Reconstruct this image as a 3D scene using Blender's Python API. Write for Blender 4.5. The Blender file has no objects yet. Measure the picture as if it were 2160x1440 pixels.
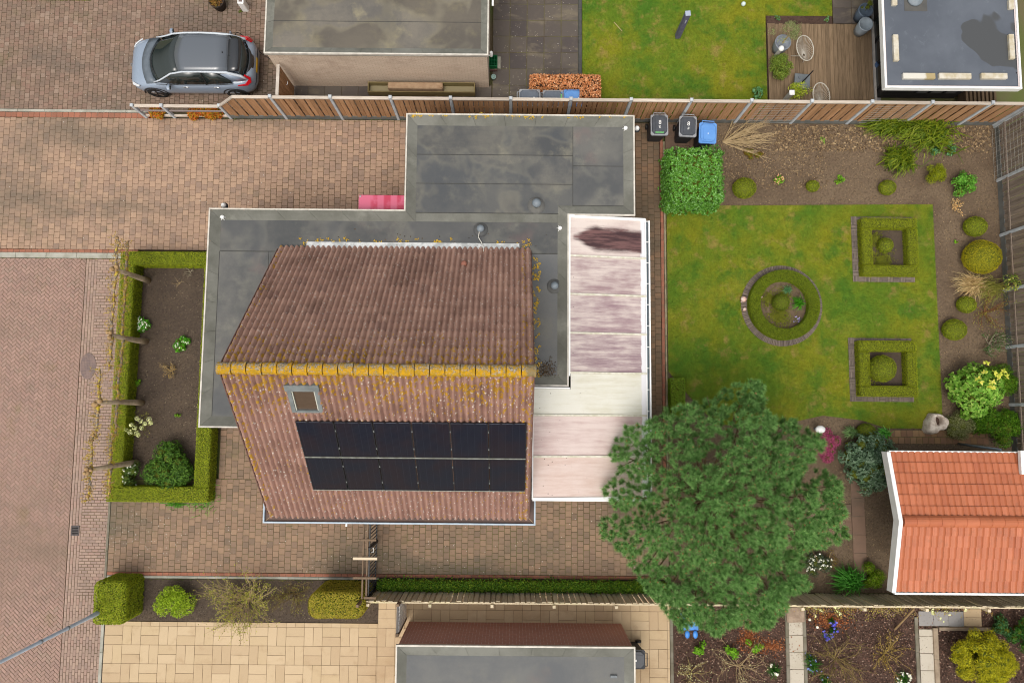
import bpy, math, random
import numpy as np
from mathutils import Matrix, Vector

# ------------------------------------------------------------------ camera, sky, sun, exposure
F = 1480.0; CAMH = 24.0                       # focal length in photograph pixels, flying height in metres
TILT = math.radians(5.2); ROLL = math.radians(0.5)
scene = bpy.context.scene
COL = scene.collection
_fw = Vector((0, math.sin(TILT), -math.cos(TILT)))
_r0 = Vector((1, 0, 0)); _u0 = Vector((0, math.cos(TILT), math.sin(TILT)))
_r = _r0 * math.cos(ROLL) + _u0 * math.sin(ROLL)
_u = _u0 * math.cos(ROLL) - _r0 * math.sin(ROLL)
cam_d = bpy.data.cameras.new('camera'); cam = bpy.data.objects.new('camera', cam_d); COL.objects.link(cam)
cam_d.sensor_width = 36.0; cam_d.lens = 36.0 * F / 2160.0
cam_d.clip_start = 0.5; cam_d.clip_end = 500.0
mw = Matrix((( _r.x, _u.x, -_fw.x, 0), (_r.y, _u.y, -_fw.y, 0), (_r.z, _u.z, -_fw.z, CAMH), (0, 0, 0, 1)))
cam.matrix_world = mw
scene.camera = cam

world = bpy.data.worlds.new('World'); scene.world = world; world.use_nodes = True
wn = world.node_tree.nodes; wl = world.node_tree.links
SUN_EL = math.radians(65.0); SUN_AZ = math.radians(200.0)      # compass angle, 180 = image bottom
sky = wn.new('ShaderNodeTexSky'); sky.sky_type = 'NISHITA'; sky.sun_disc = False
sky.sun_elevation = SUN_EL; sky.sun_rotation = SUN_AZ
sky.air_density = 2.0; sky.dust_density = 10.0; sky.ozone_density = 0.6
hs = wn.new('ShaderNodeHueSaturation'); hs.inputs['Saturation'].default_value = 0.30
wl.new(sky.outputs[0], hs.inputs['Color'])
bg = wn['Background']; bg.inputs['Strength'].default_value = 0.15
wl.new(hs.outputs[0], bg.inputs['Color'])
sun_d = bpy.data.lights.new('sun', 'SUN'); sun_d.energy = 0.4; sun_d.angle = math.radians(50); sun_d.color = (1.0, 0.965, 0.91)
sun = bpy.data.objects.new('sun', sun_d); COL.objects.link(sun)
sd = Vector((math.sin(SUN_AZ) * math.cos(SUN_EL), math.cos(SUN_AZ) * math.cos(SUN_EL), math.sin(SUN_EL)))
sun.rotation_euler = sd.to_track_quat('Z', 'Y').to_euler(); sun.location = sd * 40
vs = scene.view_settings
vs.view_transform = 'Standard'; vs.look = 'None'; vs.gamma = 1.0; vs.use_curve_mapping = False
vs.exposure = 0.12
scene.render.engine = 'CYCLES'
scene.cycles.filter_width = 1.05

# ------------------------------------------------------------------ survey helper: photograph point -> place at height z
def at(px, py, z=0.0):
    d = _fw + _r * ((px - 1080.0) / F) + _u * ((720.0 - py) / F)
    k = (z - CAMH) / d.z
    return (d.x * k, d.y * k, z)
def pix(p):
    v = Vector(p) - Vector((0, 0, CAMH)); d = v.dot(_fw)
    return 1080 + F * v.dot(_r) / d, 720 - F * v.dot(_u) / d
def rect(x0, y0, x1, y1, z=0.0):
    """photograph rectangle -> axis aligned place rectangle (xmin, xmax, ymin, ymax)"""
    a, b, c, d = at(x0, y0, z), at(x1, y0, z), at(x1, y1, z), at(x0, y1, z)
    return ((a[0] + d[0]) / 2, (b[0] + c[0]) / 2, (c[1] + d[1]) / 2, (a[1] + b[1]) / 2)
rnd = random.Random(7)
rng = np.random.default_rng(11)
PI = math.pi

# ------------------------------------------------------------------ mesh collector
class MB:
    def __init__(s): s.v = []; s.f = []
    def add(s, vs, fs):
        o = len(s.v); s.v.extend(vs); s.f.extend([tuple(i + o for i in f) for f in fs]); return s
    def box(s, x0, x1, y0, y1, z0, z1, m=None):
        vs = [(x, y, z) for z in (z0, z1) for y in (y0, y1) for x in (x0, x1)]
        if m is not None: vs = [tuple(m @ Vector(p)) for p in vs]
        return s.add(vs, [(0, 2, 3, 1), (4, 5, 7, 6), (0, 1, 5, 4), (1, 3, 7, 5), (3, 2, 6, 7), (2, 0, 4, 6)])
    def bbox(s, x0, x1, y0, y1, z0, z1, b=0.01, m=None):
        """box with the top and vertical edges chamfered"""
        def ring(i, z): return [(x0 + i, y0, z), (x1 - i, y0, z), (x1, y0 + i, z), (x1, y1 - i, z), (x1 - i, y1, z), (x0 + i, y1, z), (x0, y1 - i, z), (x0, y0 + i, z)]
        def ins(z): return [(x0 + b, y0 + b, z), (x1 - b, y0 + b, z), (x1 - b, y0 + b, z), (x1 - b, y1 - b, z), (x1 - b, y1 - b, z), (x0 + b, y1 - b, z), (x0 + b, y1 - b, z), (x0 + b, y0 + b, z)]
        a = ring(b, z0); c = ring(b, z1 - b)
        t = [(x0 + b, y0 + b, z1), (x1 - b, y0 + b, z1), (x1 - b, y1 - b, z1), (x0 + b, y1 - b, z1)]
        vs = a + c + t
        fs = [tuple(range(7, -1, -1))] + [(i, (i + 1) % 8, 8 + (i + 1) % 8, 8 + i) for i in range(8)]
        fs += [(8, 9, 17, 16), (9, 10, 17), (10, 11, 18, 17), (11, 12, 18), (12, 13, 19, 18), (13, 14, 19), (14, 15, 16, 19), (15, 8, 16), (16, 17, 18, 19)]
        if m is not None: vs = [tuple(m @ Vector(p)) for p in vs]
        return s.add(vs, fs)
    def beam(s, a, b, w, h, up=(0, 0, 1)):
        """bar of section w x h from a to b (centred)"""
        a = Vector(a); b = Vector(b); d = (b - a); L = d.length; d.normalize()
        up = Vector(up)
        if abs(d.dot(up)) > 0.99: up = Vector((1, 0, 0))
        sx = d.cross(up).normalized(); sz = sx.cross(d).normalized()
        m = Matrix((( sx.x, d.x, sz.x, a.x), (sx.y, d.y, sz.y, a.y), (sx.z, d.z, sz.z, a.z), (0, 0, 0, 1)))
        return s.box(-w / 2, w / 2, 0, L, -h / 2, h / 2, m)
    def tube(s, pts, rad, n=8, caps=True):
        pts = [Vector(p) for p in pts]
        if not hasattr(rad, '__len__'): rad = [rad] * len(pts)
        rings = []; prev = None
        for i, p in enumerate(pts):
            d = (pts[min(i + 1, len(pts) - 1)] - pts[max(i - 1, 0)])
            if d.length < 1e-9: d = Vector((0, 0, 1))
            d.normalize()
            if prev is None:
                t = Vector((0, 0, 1)) if abs(d.z) < 0.9 else Vector((1, 0, 0))
                u = d.cross(t).normalized()
            else:
                u = (prev - d * prev.dot(d))
                u = u.normalized() if u.length > 1e-6 else d.orthogonal().normalized()
            prev = u; w = d.cross(u)
            rings.append([tuple(p + (u * math.cos(2 * PI * k / n) + w * math.sin(2 * PI * k / n)) * rad[i]) for k in range(n)])
        vs = [q for r in rings for q in r]; fs = []
        for i in range(len(pts) - 1):
            for k in range(n):
                fs.append((i * n + k, i * n + (k + 1) % n, (i + 1) * n + (k + 1) % n, (i + 1) * n + k))
        if caps:
            fs.append(tuple(range(n - 1, -1, -1))); o = (len(pts) - 1) * n; fs.append(tuple(o + k for k in range(n)))
        return s.add(vs, fs)
    def lathe(s, prof, c=(0, 0, 0), n=20, sx=1.0, sy=1.0):
        """profile of (radius, z) turned about the vertical through c"""
        vs = []; fs = []
        for r, z in prof:
            for k in range(n):
                a = 2 * PI * k / n
                vs.append((c[0] + r * sx * math.cos(a), c[1] + r * sy * math.sin(a), c[2] + z))
        for i in range(len(prof) - 1):
            for k in range(n):
                fs.append((i * n + k, i * n + (k + 1) % n, (i + 1) * n + (k + 1) % n, (i + 1) * n + k))
        fs.append(tuple(range(n - 1, -1, -1))); o = (len(prof) - 1) * n; fs.append(tuple(o + k for k in range(n)))
        return s.add(vs, fs)
    def prism(s, poly, z0, z1):
        n = len(poly)
        vs = [(x, y, z0) for x, y in poly] + [(x, y, z1) for x, y in poly]
        ar = sum(poly[i][0] * poly[(i + 1) % n][1] - poly[(i + 1) % n][0] * poly[i][1] for i in range(n))
        fs = [tuple(range(n)), tuple(range(2 * n - 1, n - 1, -1))] if ar < 0 else [tuple(range(n - 1, -1, -1)), tuple(range(n, 2 * n))]
        for i in range(n):
            j = (i + 1) % n
            fs.append((i, j, n + j, n + i) if ar > 0 else (j, i, n + i, n + j))
        return s.add(vs, fs)
    def ball(s, c, r, n=12, m=8, sq=(1, 1, 1)):
        vs = [(c[0], c[1], c[2] - r * sq[2])]
        for i in range(1, m):
            t = -PI / 2 + PI * i / m
            for k in range(n):
                a = 2 * PI * k / n
                vs.append((c[0] + r * sq[0] * math.cos(t) * math.cos(a), c[1] + r * sq[1] * math.cos(t) * math.sin(a), c[2] + r * sq[2] * math.sin(t)))
        vs.append((c[0], c[1], c[2] + r * sq[2])); fs = []
        for k in range(n): fs.append((0, 1 + (k + 1) % n, 1 + k))
        for i in range(m - 2):
            for k in range(n):
                a = 1 + i * n; b = a + n
                fs.append((a + k, a + (k + 1) % n, b + (k + 1) % n, b + k))
        o = 1 + (m - 2) * n; t = len(vs) - 1
        for k in range(n): fs.append((o + k, o + (k + 1) % n, t))
        return s.add(vs, fs)
    def mesh(s, name, mat, smooth=False):
        me = bpy.data.meshes.new(name); me.from_pydata(s.v, [], s.f); me.update()
        if mat is not None: me.materials.append(mat)
        if smooth: me.polygons.foreach_set('use_smooth', [True] * len(me.polygons))
        return me
    def build(s, name, mat, parent=None, smooth=False, **kw):
        return obj(name, s.mesh(name, mat, smooth), parent, **kw)

WM = {}
I4 = Matrix.Identity(4)
def obj(name, me, parent=None, local=None, wmat=None, label=None, cat=None, group=None, kind=None):
    """link a mesh. local=None: vertices are in place coordinates; else a matrix relative to the parent"""
    o = bpy.data.objects.new(name, me); COL.objects.link(o)
    if parent is not None:
        o.parent = parent
        if wmat is not None: local = WM[parent.name].inverted() @ wmat
        if local is None:
            o.matrix_parent_inverse = WM[parent.name].inverted(); WM[o.name] = I4
        else:
            o.matrix_basis = local; WM[o.name] = WM[parent.name] @ local
    else:
        if local is not None: o.matrix_basis = local
        WM[o.name] = local.copy() if local is not None else I4
    tag(o, label, cat, group, kind)
    return o
def tag(o, label=None, cat=None, group=None, kind=None):
    if label: o['label'] = label
    if cat: o['category'] = cat
    if group: o['group'] = group
    if kind: o['kind'] = kind
    return o
def thing(name, loc, label, cat, group=None, rz=0.0, sc=1.0):
    o = bpy.data.objects.new(name, None); COL.objects.link(o); o.empty_display_size = 0.2
    m = Matrix.Translation(loc) @ Matrix.Rotation(rz, 4, 'Z') @ Matrix.Scale(sc, 4)
    o.matrix_basis = m; WM[o.name] = m
    return tag(o, label, cat, group)
def copy_tree(o, parent=None, m=None):
    c = o.copy(); COL.objects.link(c)
    if parent is not None:
        c.parent = parent; WM[c.name] = WM[parent.name] @ o.matrix_parent_inverse @ o.matrix_basis
    else:
        c.matrix_basis = m; WM[c.name] = m.copy()
    for ch in o.children: copy_tree(ch, c)
    return c
def T(x, y, z=0): return Matrix.Translation((x, y, z))
def RZ(a): return Matrix.Rotation(a, 4, 'Z')
def RX(a): return Matrix.Rotation(a, 4, 'X')
def RY(a): return Matrix.Rotation(a, 4, 'Y')

def np_mesh(name, verts, nper, mat, smooth=False):
    """fast mesh of separate polygons with nper corners each; verts (N*nper, 3)"""
    verts = np.ascontiguousarray(verts, dtype=np.float32); nv = len(verts); nf = nv // nper
    me = bpy.data.meshes.new(name)
    me.vertices.add(nv); me.vertices.foreach_set('co', verts.ravel())
    me.loops.add(nv); me.loops.foreach_set('vertex_index', np.arange(nv, dtype=np.int32))
    me.polygons.add(nf)
    me.polygons.foreach_set('loop_start', np.arange(0, nv, nper, dtype=np.int32))
    me.polygons.foreach_set('loop_total', np.full(nf, nper, dtype=np.int32))
    me.update(calc_edges=True)
    if mat is not None: me.materials.append(mat)
    return me

# ------------------------------------------------------------------ materials
ALB = 0.74
def S(r, g, b, k=ALB):
    """seen sRGB colour (0-255) -> base colour"""
    f = lambda c: ((c / 255.0 + 0.055) / 1.055) ** 2.4 if c > 10.3 else c / 255.0 / 12.92
    return (f(r) * k, f(g) * k, f(b) * k, 1.0)
class Mat:
    def __init__(s, name, rough=0.85, spec=0.3, metal=0.0):
        s.m = bpy.data.materials.new(name); s.m.use_nodes = True
        s.t = s.m.node_tree; s.n = s.t.nodes; s.l = s.t.links
        s.b = s.n['Principled BSDF']
        s.b.inputs['Roughness'].default_value = rough; s.b.inputs['Specular IOR Level'].default_value = spec
        s.b.inputs['Metallic'].default_value = metal
        s._geo = None; s._pos = None
    def node(s, typ, **kw):
        n = s.n.new(typ)
        for k, v in kw.items(): setattr(n, k, v)
        return n
    def put(s, sock, v):
        if v is None: return
        if isinstance(v, bpy.types.NodeSocket): s.l.new(v, sock)
        else:
            try: sock.default_value = v
            except Exception:
                sock.default_value = tuple(v)[:3]
    @property
    def geo(s):
        if s._geo is None: s._geo = s.node('ShaderNodeNewGeometry')
        return s._geo
    @property
    def pos(s): return s.geo.outputs['Position']
    def objpos(s): return s.node('ShaderNodeTexCoord').outputs['Object']
    def sep(s, v=None):
        n = s.node('ShaderNodeSeparateXYZ'); s.put(n.inputs[0], v if v is not None else s.pos); return n.outputs
    def map(s, v, scale=(1, 1, 1), rot=(0, 0, 0), loc=(0, 0, 0)):
        n = s.node('ShaderNodeMapping'); s.put(n.inputs[0], v); n.inputs['Scale'].default_value = scale; n.inputs['Rotation'].default_value = rot; n.inputs['Location'].default_value = loc
        return n.outputs[0]
    def noise(s, scale, detail=3, rough=0.55, vec=None, w=0.0, dist=0.0):
        n = s.node('ShaderNodeTexNoise'); n.noise_dimensions = '4D'
        s.put(n.inputs['Vector'], vec if vec is not None else s.pos); n.inputs['W'].default_value = w
        n.inputs['Scale'].default_value = scale; n.inputs['Detail'].default_value = detail; n.inputs['Roughness'].default_value = rough
        n.inputs['Distortion'].default_value = dist
        return n.outputs[0]
    def voro(s, scale, vec=None, feat='F1', out='Distance', rand=1.0):
        n = s.node('ShaderNodeTexVoronoi', feature=feat); s.put(n.inputs['Vector'], vec if vec is not None else s.pos)
        n.inputs['Scale'].default_value = scale; n.inputs['Randomness'].default_value = rand
        return n.outputs[out]
    def math(s, op, a, b=0.0, c=None, clamp=False):
        n = s.node('ShaderNodeMath', operation=op, use_clamp=clamp); s.put(n.inputs[0], a); s.put(n.inputs[1], b)
        if c is not None: s.put(n.inputs[2], c)
        return n.outputs[0]
    def ss(s, v, a, b):
        """smoothstep of v between a and b"""
        n = s.node('ShaderNodeMapRange', interpolation_type='SMOOTHSTEP', clamp=True)
        s.put(n.inputs[0], v); n.inputs[1].default_value = a; n.inputs[2].default_value = b
        return n.outputs[0]
    def mix(s, f, a, b, mode='MIX'):
        n = s.node('ShaderNodeMix', data_type='RGBA', blend_type=mode)
        s.put(n.inputs[0], f); s.put(n.inputs[6], a); s.put(n.inputs[7], b)
        return n.outputs[2]
    def ramp(s, f, stops):
        n = s.node('ShaderNodeValToRGB'); s.put(n.inputs[0], f); e = n.color_ramp.elements
        while len(e) < len(stops): e.new(0.5)
        for i, (p, c) in enumerate(stops): e[i].position = p; e[i].color = c
        return n.outputs[0]
    def rand(s):
        """0-1 value that differs from piece to piece (own objects and joined pieces alike)"""
        a = s.node('ShaderNodeObjectInfo').outputs['Random']; b = s.geo.outputs['Random Per Island']
        return s.math('FRACT', s.math('ADD', a, b))
    def hsv(s, c, h=0.5, sat=1.0, v=1.0):
        n = s.node('ShaderNodeHueSaturation'); s.put(n.inputs['Color'], c); s.put(n.inputs['Hue'], h); s.put(n.inputs['Saturation'], sat); s.put(n.inputs['Value'], v)
        return n.outputs[0]
    def lin(s, v, a, b):
        """0-1 -> a-b"""
        return s.math('MULTIPLY_ADD', v, b - a, a)
    def bump(s, h, strength=0.3, dist=0.02):
        n = s.node('ShaderNodeBump'); n.inputs['Strength'].default_value = strength; n.inputs['Distance'].default_value = dist
        s.put(n.inputs['Height'], h); s.l.new(n.outputs[0], s.b.inputs['Normal']); return s
    def done(s, col, rough=None, alpha=None):
        s.put(s.b.inputs['Base Color'], col)
        if rough is not None: s.put(s.b.inputs['Roughness'], rough)
        return s.m
def simple(name, c1, c2=None, scale=6, rough=0.8, spec=0.3, metal=0.0, vary=0.0, bump=0.0, bscale=80, detail=4):
    m = Mat(name, rough, spec, metal)
    col = c1
    if c2 is not None: col = m.mix(m.ss(m.noise(scale, detail), 0.3, 0.7), c1, c2)
    if vary: col = m.hsv(col, v=m.lin(m.rand(), 1 - vary, 1 + vary))
    if bump: m.bump(m.noise(bscale, 3), bump, 0.01)
    return m.done(col)
# ------------------------------------------------------------------ surface materials
def paver_mat(name, cols, stain, stain_amt=(0.45, 0.75), sscale=0.5, speck=True, moss=None, w=0.0):
    m = Mat(name, 0.9, 0.2)
    r = m.rand()
    n = len(cols)
    c = m.ramp(r, [(i / max(1, n - 1), q) for i, q in enumerate(cols)])
    st = m.ss(m.noise(sscale, 5, 0.65, vec=m.map(m.pos, (0.6, 1.2, 1)), w=w, dist=0.4), stain_amt[0], stain_amt[1])
    c = m.mix(m.math('MULTIPLY', st, 0.85), c, stain)
    c = m.mix(m.math('MULTIPLY', m.ss(m.noise(3.0, 3, w=w + 3), 0.52, 0.75), 0.35), c, stain)
    if moss is not None: c = m.mix(m.math('MULTIPLY', m.ss(m.noise(0.9, 5, 0.7, w=w + 7), 0.55, 0.72), 0.55), c, moss)
    c = m.hsv(c, v=m.lin(m.noise(60, 3, 0.7), 0.82, 1.2))
    if speck:
        sp = m.ss(m.voro(4.2), 0.075, 0.045); big = m.ss(m.noise(1.3, 2, w=w + 1), 0.5, 0.62)
        c = m.mix(m.math('MULTIPLY', m.math('MULTIPLY', sp, big), 0.8), c, S(225, 220, 210))
    m.bump(m.noise(120, 3, 0.7), 0.35, 0.006)
    return m.done(c)
P_BROWN = paver_mat('paver_brown', [S(170, 141, 119), S(184, 154, 130), S(167, 139, 120), S(188, 157, 132), S(156, 132, 116), S(178, 148, 125)], S(120, 108, 94), (0.45, 0.68), 0.33, moss=S(124, 116, 88), w=2.0)
P_SOUTH = paver_mat('paver_weathered', [S(150, 123, 102), S(164, 136, 112), S(144, 120, 102), S(158, 131, 109), S(134, 114, 97)], S(108, 100, 85), (0.44, 0.68), 0.35, moss=S(113, 108, 76), w=5.0)
P_NORTH = paver_mat('paver_old_brown', [S(140, 117, 101), S(152, 128, 111), S(132, 112, 98), S(146, 118, 103), S(160, 138, 122)], S(113, 102, 92), (0.45, 0.7), 0.4, moss=S(110, 104, 76), w=9.0)
P_PATH = paver_mat('paver_path', [S(135, 108, 84), S(148, 118, 93), S(124, 104, 84), S(141, 116, 95)], S(106, 94, 78), (0.4, 0.7), 0.6, w=12.0, speck=False)
P_STREET = paver_mat('street_brick', [S(166, 138, 125), S(176, 146, 132), S(158, 132, 121), S(171, 140, 127), S(163, 140, 126)], S(143, 123, 108), (0.48, 0.75), 0.3, moss=S(146, 126, 96), w=15.0, speck=False)
P_WALK = paver_mat('walk_brick', [S(168, 144, 130), S(178, 153, 137), S(160, 138, 126), S(173, 144, 130)], S(148, 130, 115), (0.5, 0.75), 0.5, w=17.0, speck=False)
P_RED = paver_mat('red_brick_edge', [S(163, 108, 86), S(174, 116, 94), S(152, 104, 84)], S(128, 103, 86), (0.5, 0.7), 0.6, w=19.0, speck=False)
P_SAND = paver_mat('sand_slab', [S(204, 180, 146), S(212, 188, 154), S(198, 173, 140), S(208, 184, 148)], S(172, 143, 108), (0.5, 0.78), 0.45, w=21.0, speck=False)
P_DARK = paver_mat('dark_slab', [S(92, 84, 80), S(104, 96, 88), S(86, 79, 77), S(98, 90, 82)], S(124, 114, 98), (0.52, 0.66), 1.3, moss=S(98, 92, 66), w=23.0)
P_GREY = paver_mat('pale_slab', [S(206, 197, 181), S(196, 186, 168), S(212, 204, 191)], S(170, 158, 136), (0.5, 0.8), 0.8, w=25.0, speck=False)
P_BLUESLAB = paver_mat('blue_grey_slab', [S(150, 148, 148), S(160, 156, 154)], S(140, 134, 128), w=27.0, speck=False)
P_TERRA = paver_mat('brown_tile', [S(128, 104, 88), S(138, 112, 95), S(120, 100, 86)], S(104, 90, 78), (0.45, 0.7), 0.9, w=29.0, speck=False)
KERB = simple('kerb_concrete', S(188, 186, 174), S(160, 158, 144), 3, 0.9, bump=0.3)
KERB_D = simple('kerb_weathered', S(140, 134, 120), S(118, 112, 94), 3, 0.9, bump=0.3)
def joint_mat(name, a, b):
    m = Mat(name, 0.95, 0.1); return m.done(m.mix(m.ss(m.noise(2.5, 4), 0.4, 0.65), a, b))
J_SAND = joint_mat('joint_sand', S(112, 88, 68), S(98, 88, 58))
J_DARK = joint_mat('joint_dark', S(98, 82, 68), S(84, 78, 52))
J_MOSS = joint_mat('joint_moss', S(112, 108, 70), S(96, 84, 64))

def soil_mat(name, a, b, c, spk, dens=0.5, w=0.0):
    m = Mat(name, 0.97, 0.1)
    k = m.mix(m.ss(m.noise(0.9, 4, 0.6, w=w), 0.38, 0.66), a, b)
    k = m.mix(m.ss(m.noise(14, 4, 0.7, w=w + 1), 0.45, 0.7), k, c)
    k = m.hsv(k, v=m.lin(m.noise(45, 4, 0.75, w=w + 2), 0.6, 1.4))
    sp = m.ss(m.voro(26), 0.16, 0.09); g = m.ss(m.noise(5, 3, w=w + 4), 0.56, 0.7)
    k = m.mix(m.math('MULTIPLY', m.math('MULTIPLY', sp, g), dens), k, spk)
    m.bump(m.noise(30, 5, 0.75), 0.9, 0.03)
    return m.done(k)
SOIL_DARK = soil_mat('soil_dark', S(92, 80, 70), S(106, 92, 78), S(76, 66, 58), S(170, 160, 145), 0.5, 1)
SOIL_BACK = soil_mat('soil_back', S(128, 110, 90), S(112, 95, 78), S(92, 78, 64), S(190, 168, 132), 0.7, 5)
SOIL_MULCH = soil_mat('bark_mulch', S(98, 78, 68), S(84, 66, 58), S(66, 52, 46), S(160, 130, 115), 0.7, 9)

# ------------------------------------------------------------------ what hides what (roofs and crown in the photograph), to choose the pieces in view
ROOFS = [[(438, 440), (853, 440), (856, 238), (1339, 244), (1337, 455), (1365, 462), (1365, 900), (1300, 1055), (1134, 1055), (1134, 1103), (550, 1101), (505, 905), (424, 902)],
         [(556, 0), (1030, 0), (1030, 185), (600, 185), (556, 113)], [(835, 1440), (835, 1360), (866, 1308), (1309, 1311), (1340, 1363), (1340, 1440)],
         [(1840, 0), (2160, 0), (2160, 214), (1845, 214)], [(1873, 950), (2160, 950), (2160, 1250), (1880, 1250)],
         [(1265, 1000), (1305, 890), (1500, 830), (1590, 795), (1735, 900), (1800, 1010), (1800, 1100), (1710, 1240), (1655, 1320), (1530, 1360), (1370, 1270), (1265, 1080)],
         [(272, 80), (540, 80), (540, 200), (280, 200)], [(480, 200), (2160, 210), (2160, 262), (480, 250)]]
def inside(p, poly):
    x, y = p; r = False; j = len(poly) - 1
    for i in range(len(poly)):
        xi, yi = poly[i]; xj, yj = poly[j]
        if (yi > y) != (yj > y) and x < (xj - xi) * (y - yi) / (yj - yi) + xi: r = not r
        j = i
    return r
def in_view(x, y, z=0.0):
    p = pix((x, y, z))
    return 0 < p[0] < 2160 and 0 < p[1] < 1440 and not any(inside(p, q) for q in ROOFS)
def clip(poly, x0, x1, y0, y1):
    for ax, lim, sg in ((0, x0, 1), (0, x1, -1), (1, y0, 1), (1, y1, -1)):
        out = []
        for i in range(len(poly)):
            a = poly[i]; b = poly[(i + 1) % len(poly)]
            da = (a[ax] - lim) * sg; db = (b[ax] - lim) * sg
            if da >= 0: out.append(a)
            if (da >= 0) != (db >= 0):
                t = da / (da - db); out.append((a[0] + (b[0] - a[0]) * t, a[1] + (b[1] - a[1]) * t))
        poly = out
        if len(poly) < 3: return []
    return poly

def cells_columns(x0, x1, y0, y1, w, l, off=0.5, along='y', drop=None):
    """running bond: columns of width w, stones of length l, each second column shifted"""
    out = []
    if along == 'x':
        for (cx, cy, a, b, t) in cells_columns(y0, y1, x0, x1, w, l, off): out.append((cy, cx, b, a, 0.0))
        if drop: out = [c for c in out if not drop(c[0], c[1])]
        return out
    nc = max(1, round((x1 - x0) / w)); w = (x1 - x0) / nc
    for i in range(nc):
        y = y0 - (l * off if i % 2 else 0.0) + rnd.uniform(-0.012, 0.012)
        while y < y1 - 0.02:
            a = max(y, y0); b = min(y + l, y1)
            if b - a > 0.03: out.append((x0 + (i + 0.5) * w, (a + b) / 2, w, b - a, 0.0))
            y += l
    if drop: out = [c for c in out if not drop(c[0], c[1])]
    return out
def cells_herring(x0, x1, y0, y1, w):
    out = []; cx, cy = (x0 + x1) / 2, (y0 + y1) / 2; R = math.hypot(x1 - x0, y1 - y0) / 2 + 0.3
    n = int(R / w) + 2; c = math.cos(PI / 4)
    for i in range(-n, n):
        for j in range(-n, n):
            t = (i - j) % 4
            if t == 0: px, py, r = (i + 1) * w, (j + 0.5) * w, 0
            elif t == 3: px, py, r = (i + 0.5) * w, (j + 1) * w, 1
            else: continue
            X = cx + (px - py) * c; Y = cy + (px + py) * c
            if x0 - w < X < x1 + w and y0 - w < Y < y1 + w: out.append((X, Y, 2 * w, w, PI / 4 + r * PI / 2))
    return out
def cells_weave(x0, x1, y0, y1, s, drop=None):
    """basket weave of half slabs, s = unit"""
    out = []; nx = int((x1 - x0) / s) + 1; ny = int((y1 - y0) / s) + 1
    for i in range(nx):
        for j in range(ny):
            X = x0 + i * s; Y = y1 - (j + 1) * s
            if (i + j) % 2: q = [(X + s / 4, Y + s / 2, s / 2, s, 0.0), (X + 3 * s / 4, Y + s / 2, s / 2, s, 0.0)]
            else: q = [(X + s / 2, Y + s / 4, s, s / 2, 0.0), (X + s / 2, Y + 3 * s / 4, s, s / 2, 0.0)]
            out += [c for c in q if not (drop and drop(c[0], c[1]))]
    return out
def lay(name, piece, cells, mat, joint, z=0.03, gap=0.008, bound=None, sheet=None, jit=0.0025, bev=0.006, cap=300, yaw=0.006):
    """a paved surface: the bedding sheet is the surface, every stone lies on it as a piece of its own"""
    xs = [c[0] for c in cells]; ys = [c[1] for c in cells]
    b = bound or (min(c[0] - c[2] / 2 for c in cells), max(c[0] + c[2] / 2 for c in cells), min(c[1] - c[3] / 2 for c in cells), max(c[1] + c[3] / 2 for c in cells))
    bl = b if isinstance(b, list) else [b]
    sb = MB()
    for q in (sheet or bl): sb.box(q[0], q[1], q[2], q[3], z - 0.10, z - 0.011)
    root = sb.build(name, joint, kind='structure')
    order = sorted(range(len(cells)), key=lambda i: (not in_view(xs[i], ys[i], z), xs[i] ** 2 + ys[i] ** 2))
    rest = MB(); cache = {}; n = 0
    for i in order:
        cx, cy, w, l, r = cells[i]
        hw, hl = w / 2 - gap / 2, l / 2 - gap / 2
        m = T(cx, cy, z + rnd.uniform(-jit, jit)) @ RZ(r + rnd.uniform(-yaw, yaw)) @ RX(rnd.uniform(-0.008, 0.008)) @ RY(rnd.uniform(-0.008, 0.008))
        cs = [tuple((m @ Vector(p)).xy) for p in ((-hw, -hl, 0), (hw, -hl, 0), (hw, hl, 0), (-hw, hl, 0))]
        cut = not any(all(b[0] - 0.004 <= p[0] <= b[1] + 0.004 and b[2] - 0.004 <= p[1] <= b[3] + 0.004 for p in cs) for b in bl)
        if cut:
            for b in bl:
                pl = clip(cs, b[0] + gap / 2, b[1] - gap / 2, b[2] + gap / 2, b[3] - gap / 2)
                if len(pl) >= 3: rest.prism(pl, z - 0.05, z)
            continue
        if n < cap:
            k = (round(w, 2), round(l, 2))
            if k not in cache: cache[k] = MB().bbox(-k[0] / 2 + gap / 2, k[0] / 2 - gap / 2, -k[1] / 2 + gap / 2, k[1] / 2 - gap / 2, -0.05, 0, bev).mesh(piece, mat)
            obj(piece, cache[k], root, local=m); n += 1
        else:
            rest.bbox(-hw, hw, -hl, hl, -0.05, 0, bev, m)
    if rest.v: rest.build(piece + '_field', mat, root, kind='stuff')
    return root
def strip(name, mat, x0, x1, y0, y1, z0, z1, L=1.0, along='x', piece='kerb_stone', gap=0.006):
    """kerb: separate stones end to end"""
    root = MB().box(x0 + 0.004, x1 - 0.004, y0 + 0.004, y1 - 0.004, z0, z1 - 0.012).build(name, KERB_D, kind='structure')
    a, b = (x0, x1) if along == 'x' else (y0, y1)
    n = max(1, round((b - a) / L)); s = (b - a) / n
    for i in range(n):
        p, q = a + i * s + gap / 2, a + (i + 1) * s - gap / 2
        d = rnd.uniform(-0.003, 0.003)
        mb = MB()
        if along == 'x': mb.bbox(p, q, y0 + d, y1 + d, z0, z1 + d, 0.01)
        else: mb.bbox(x0 + d, x1 + d, p, q, z0, z1 + d, 0.01)
        mb.build(piece, mat, root)
    return root

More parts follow.
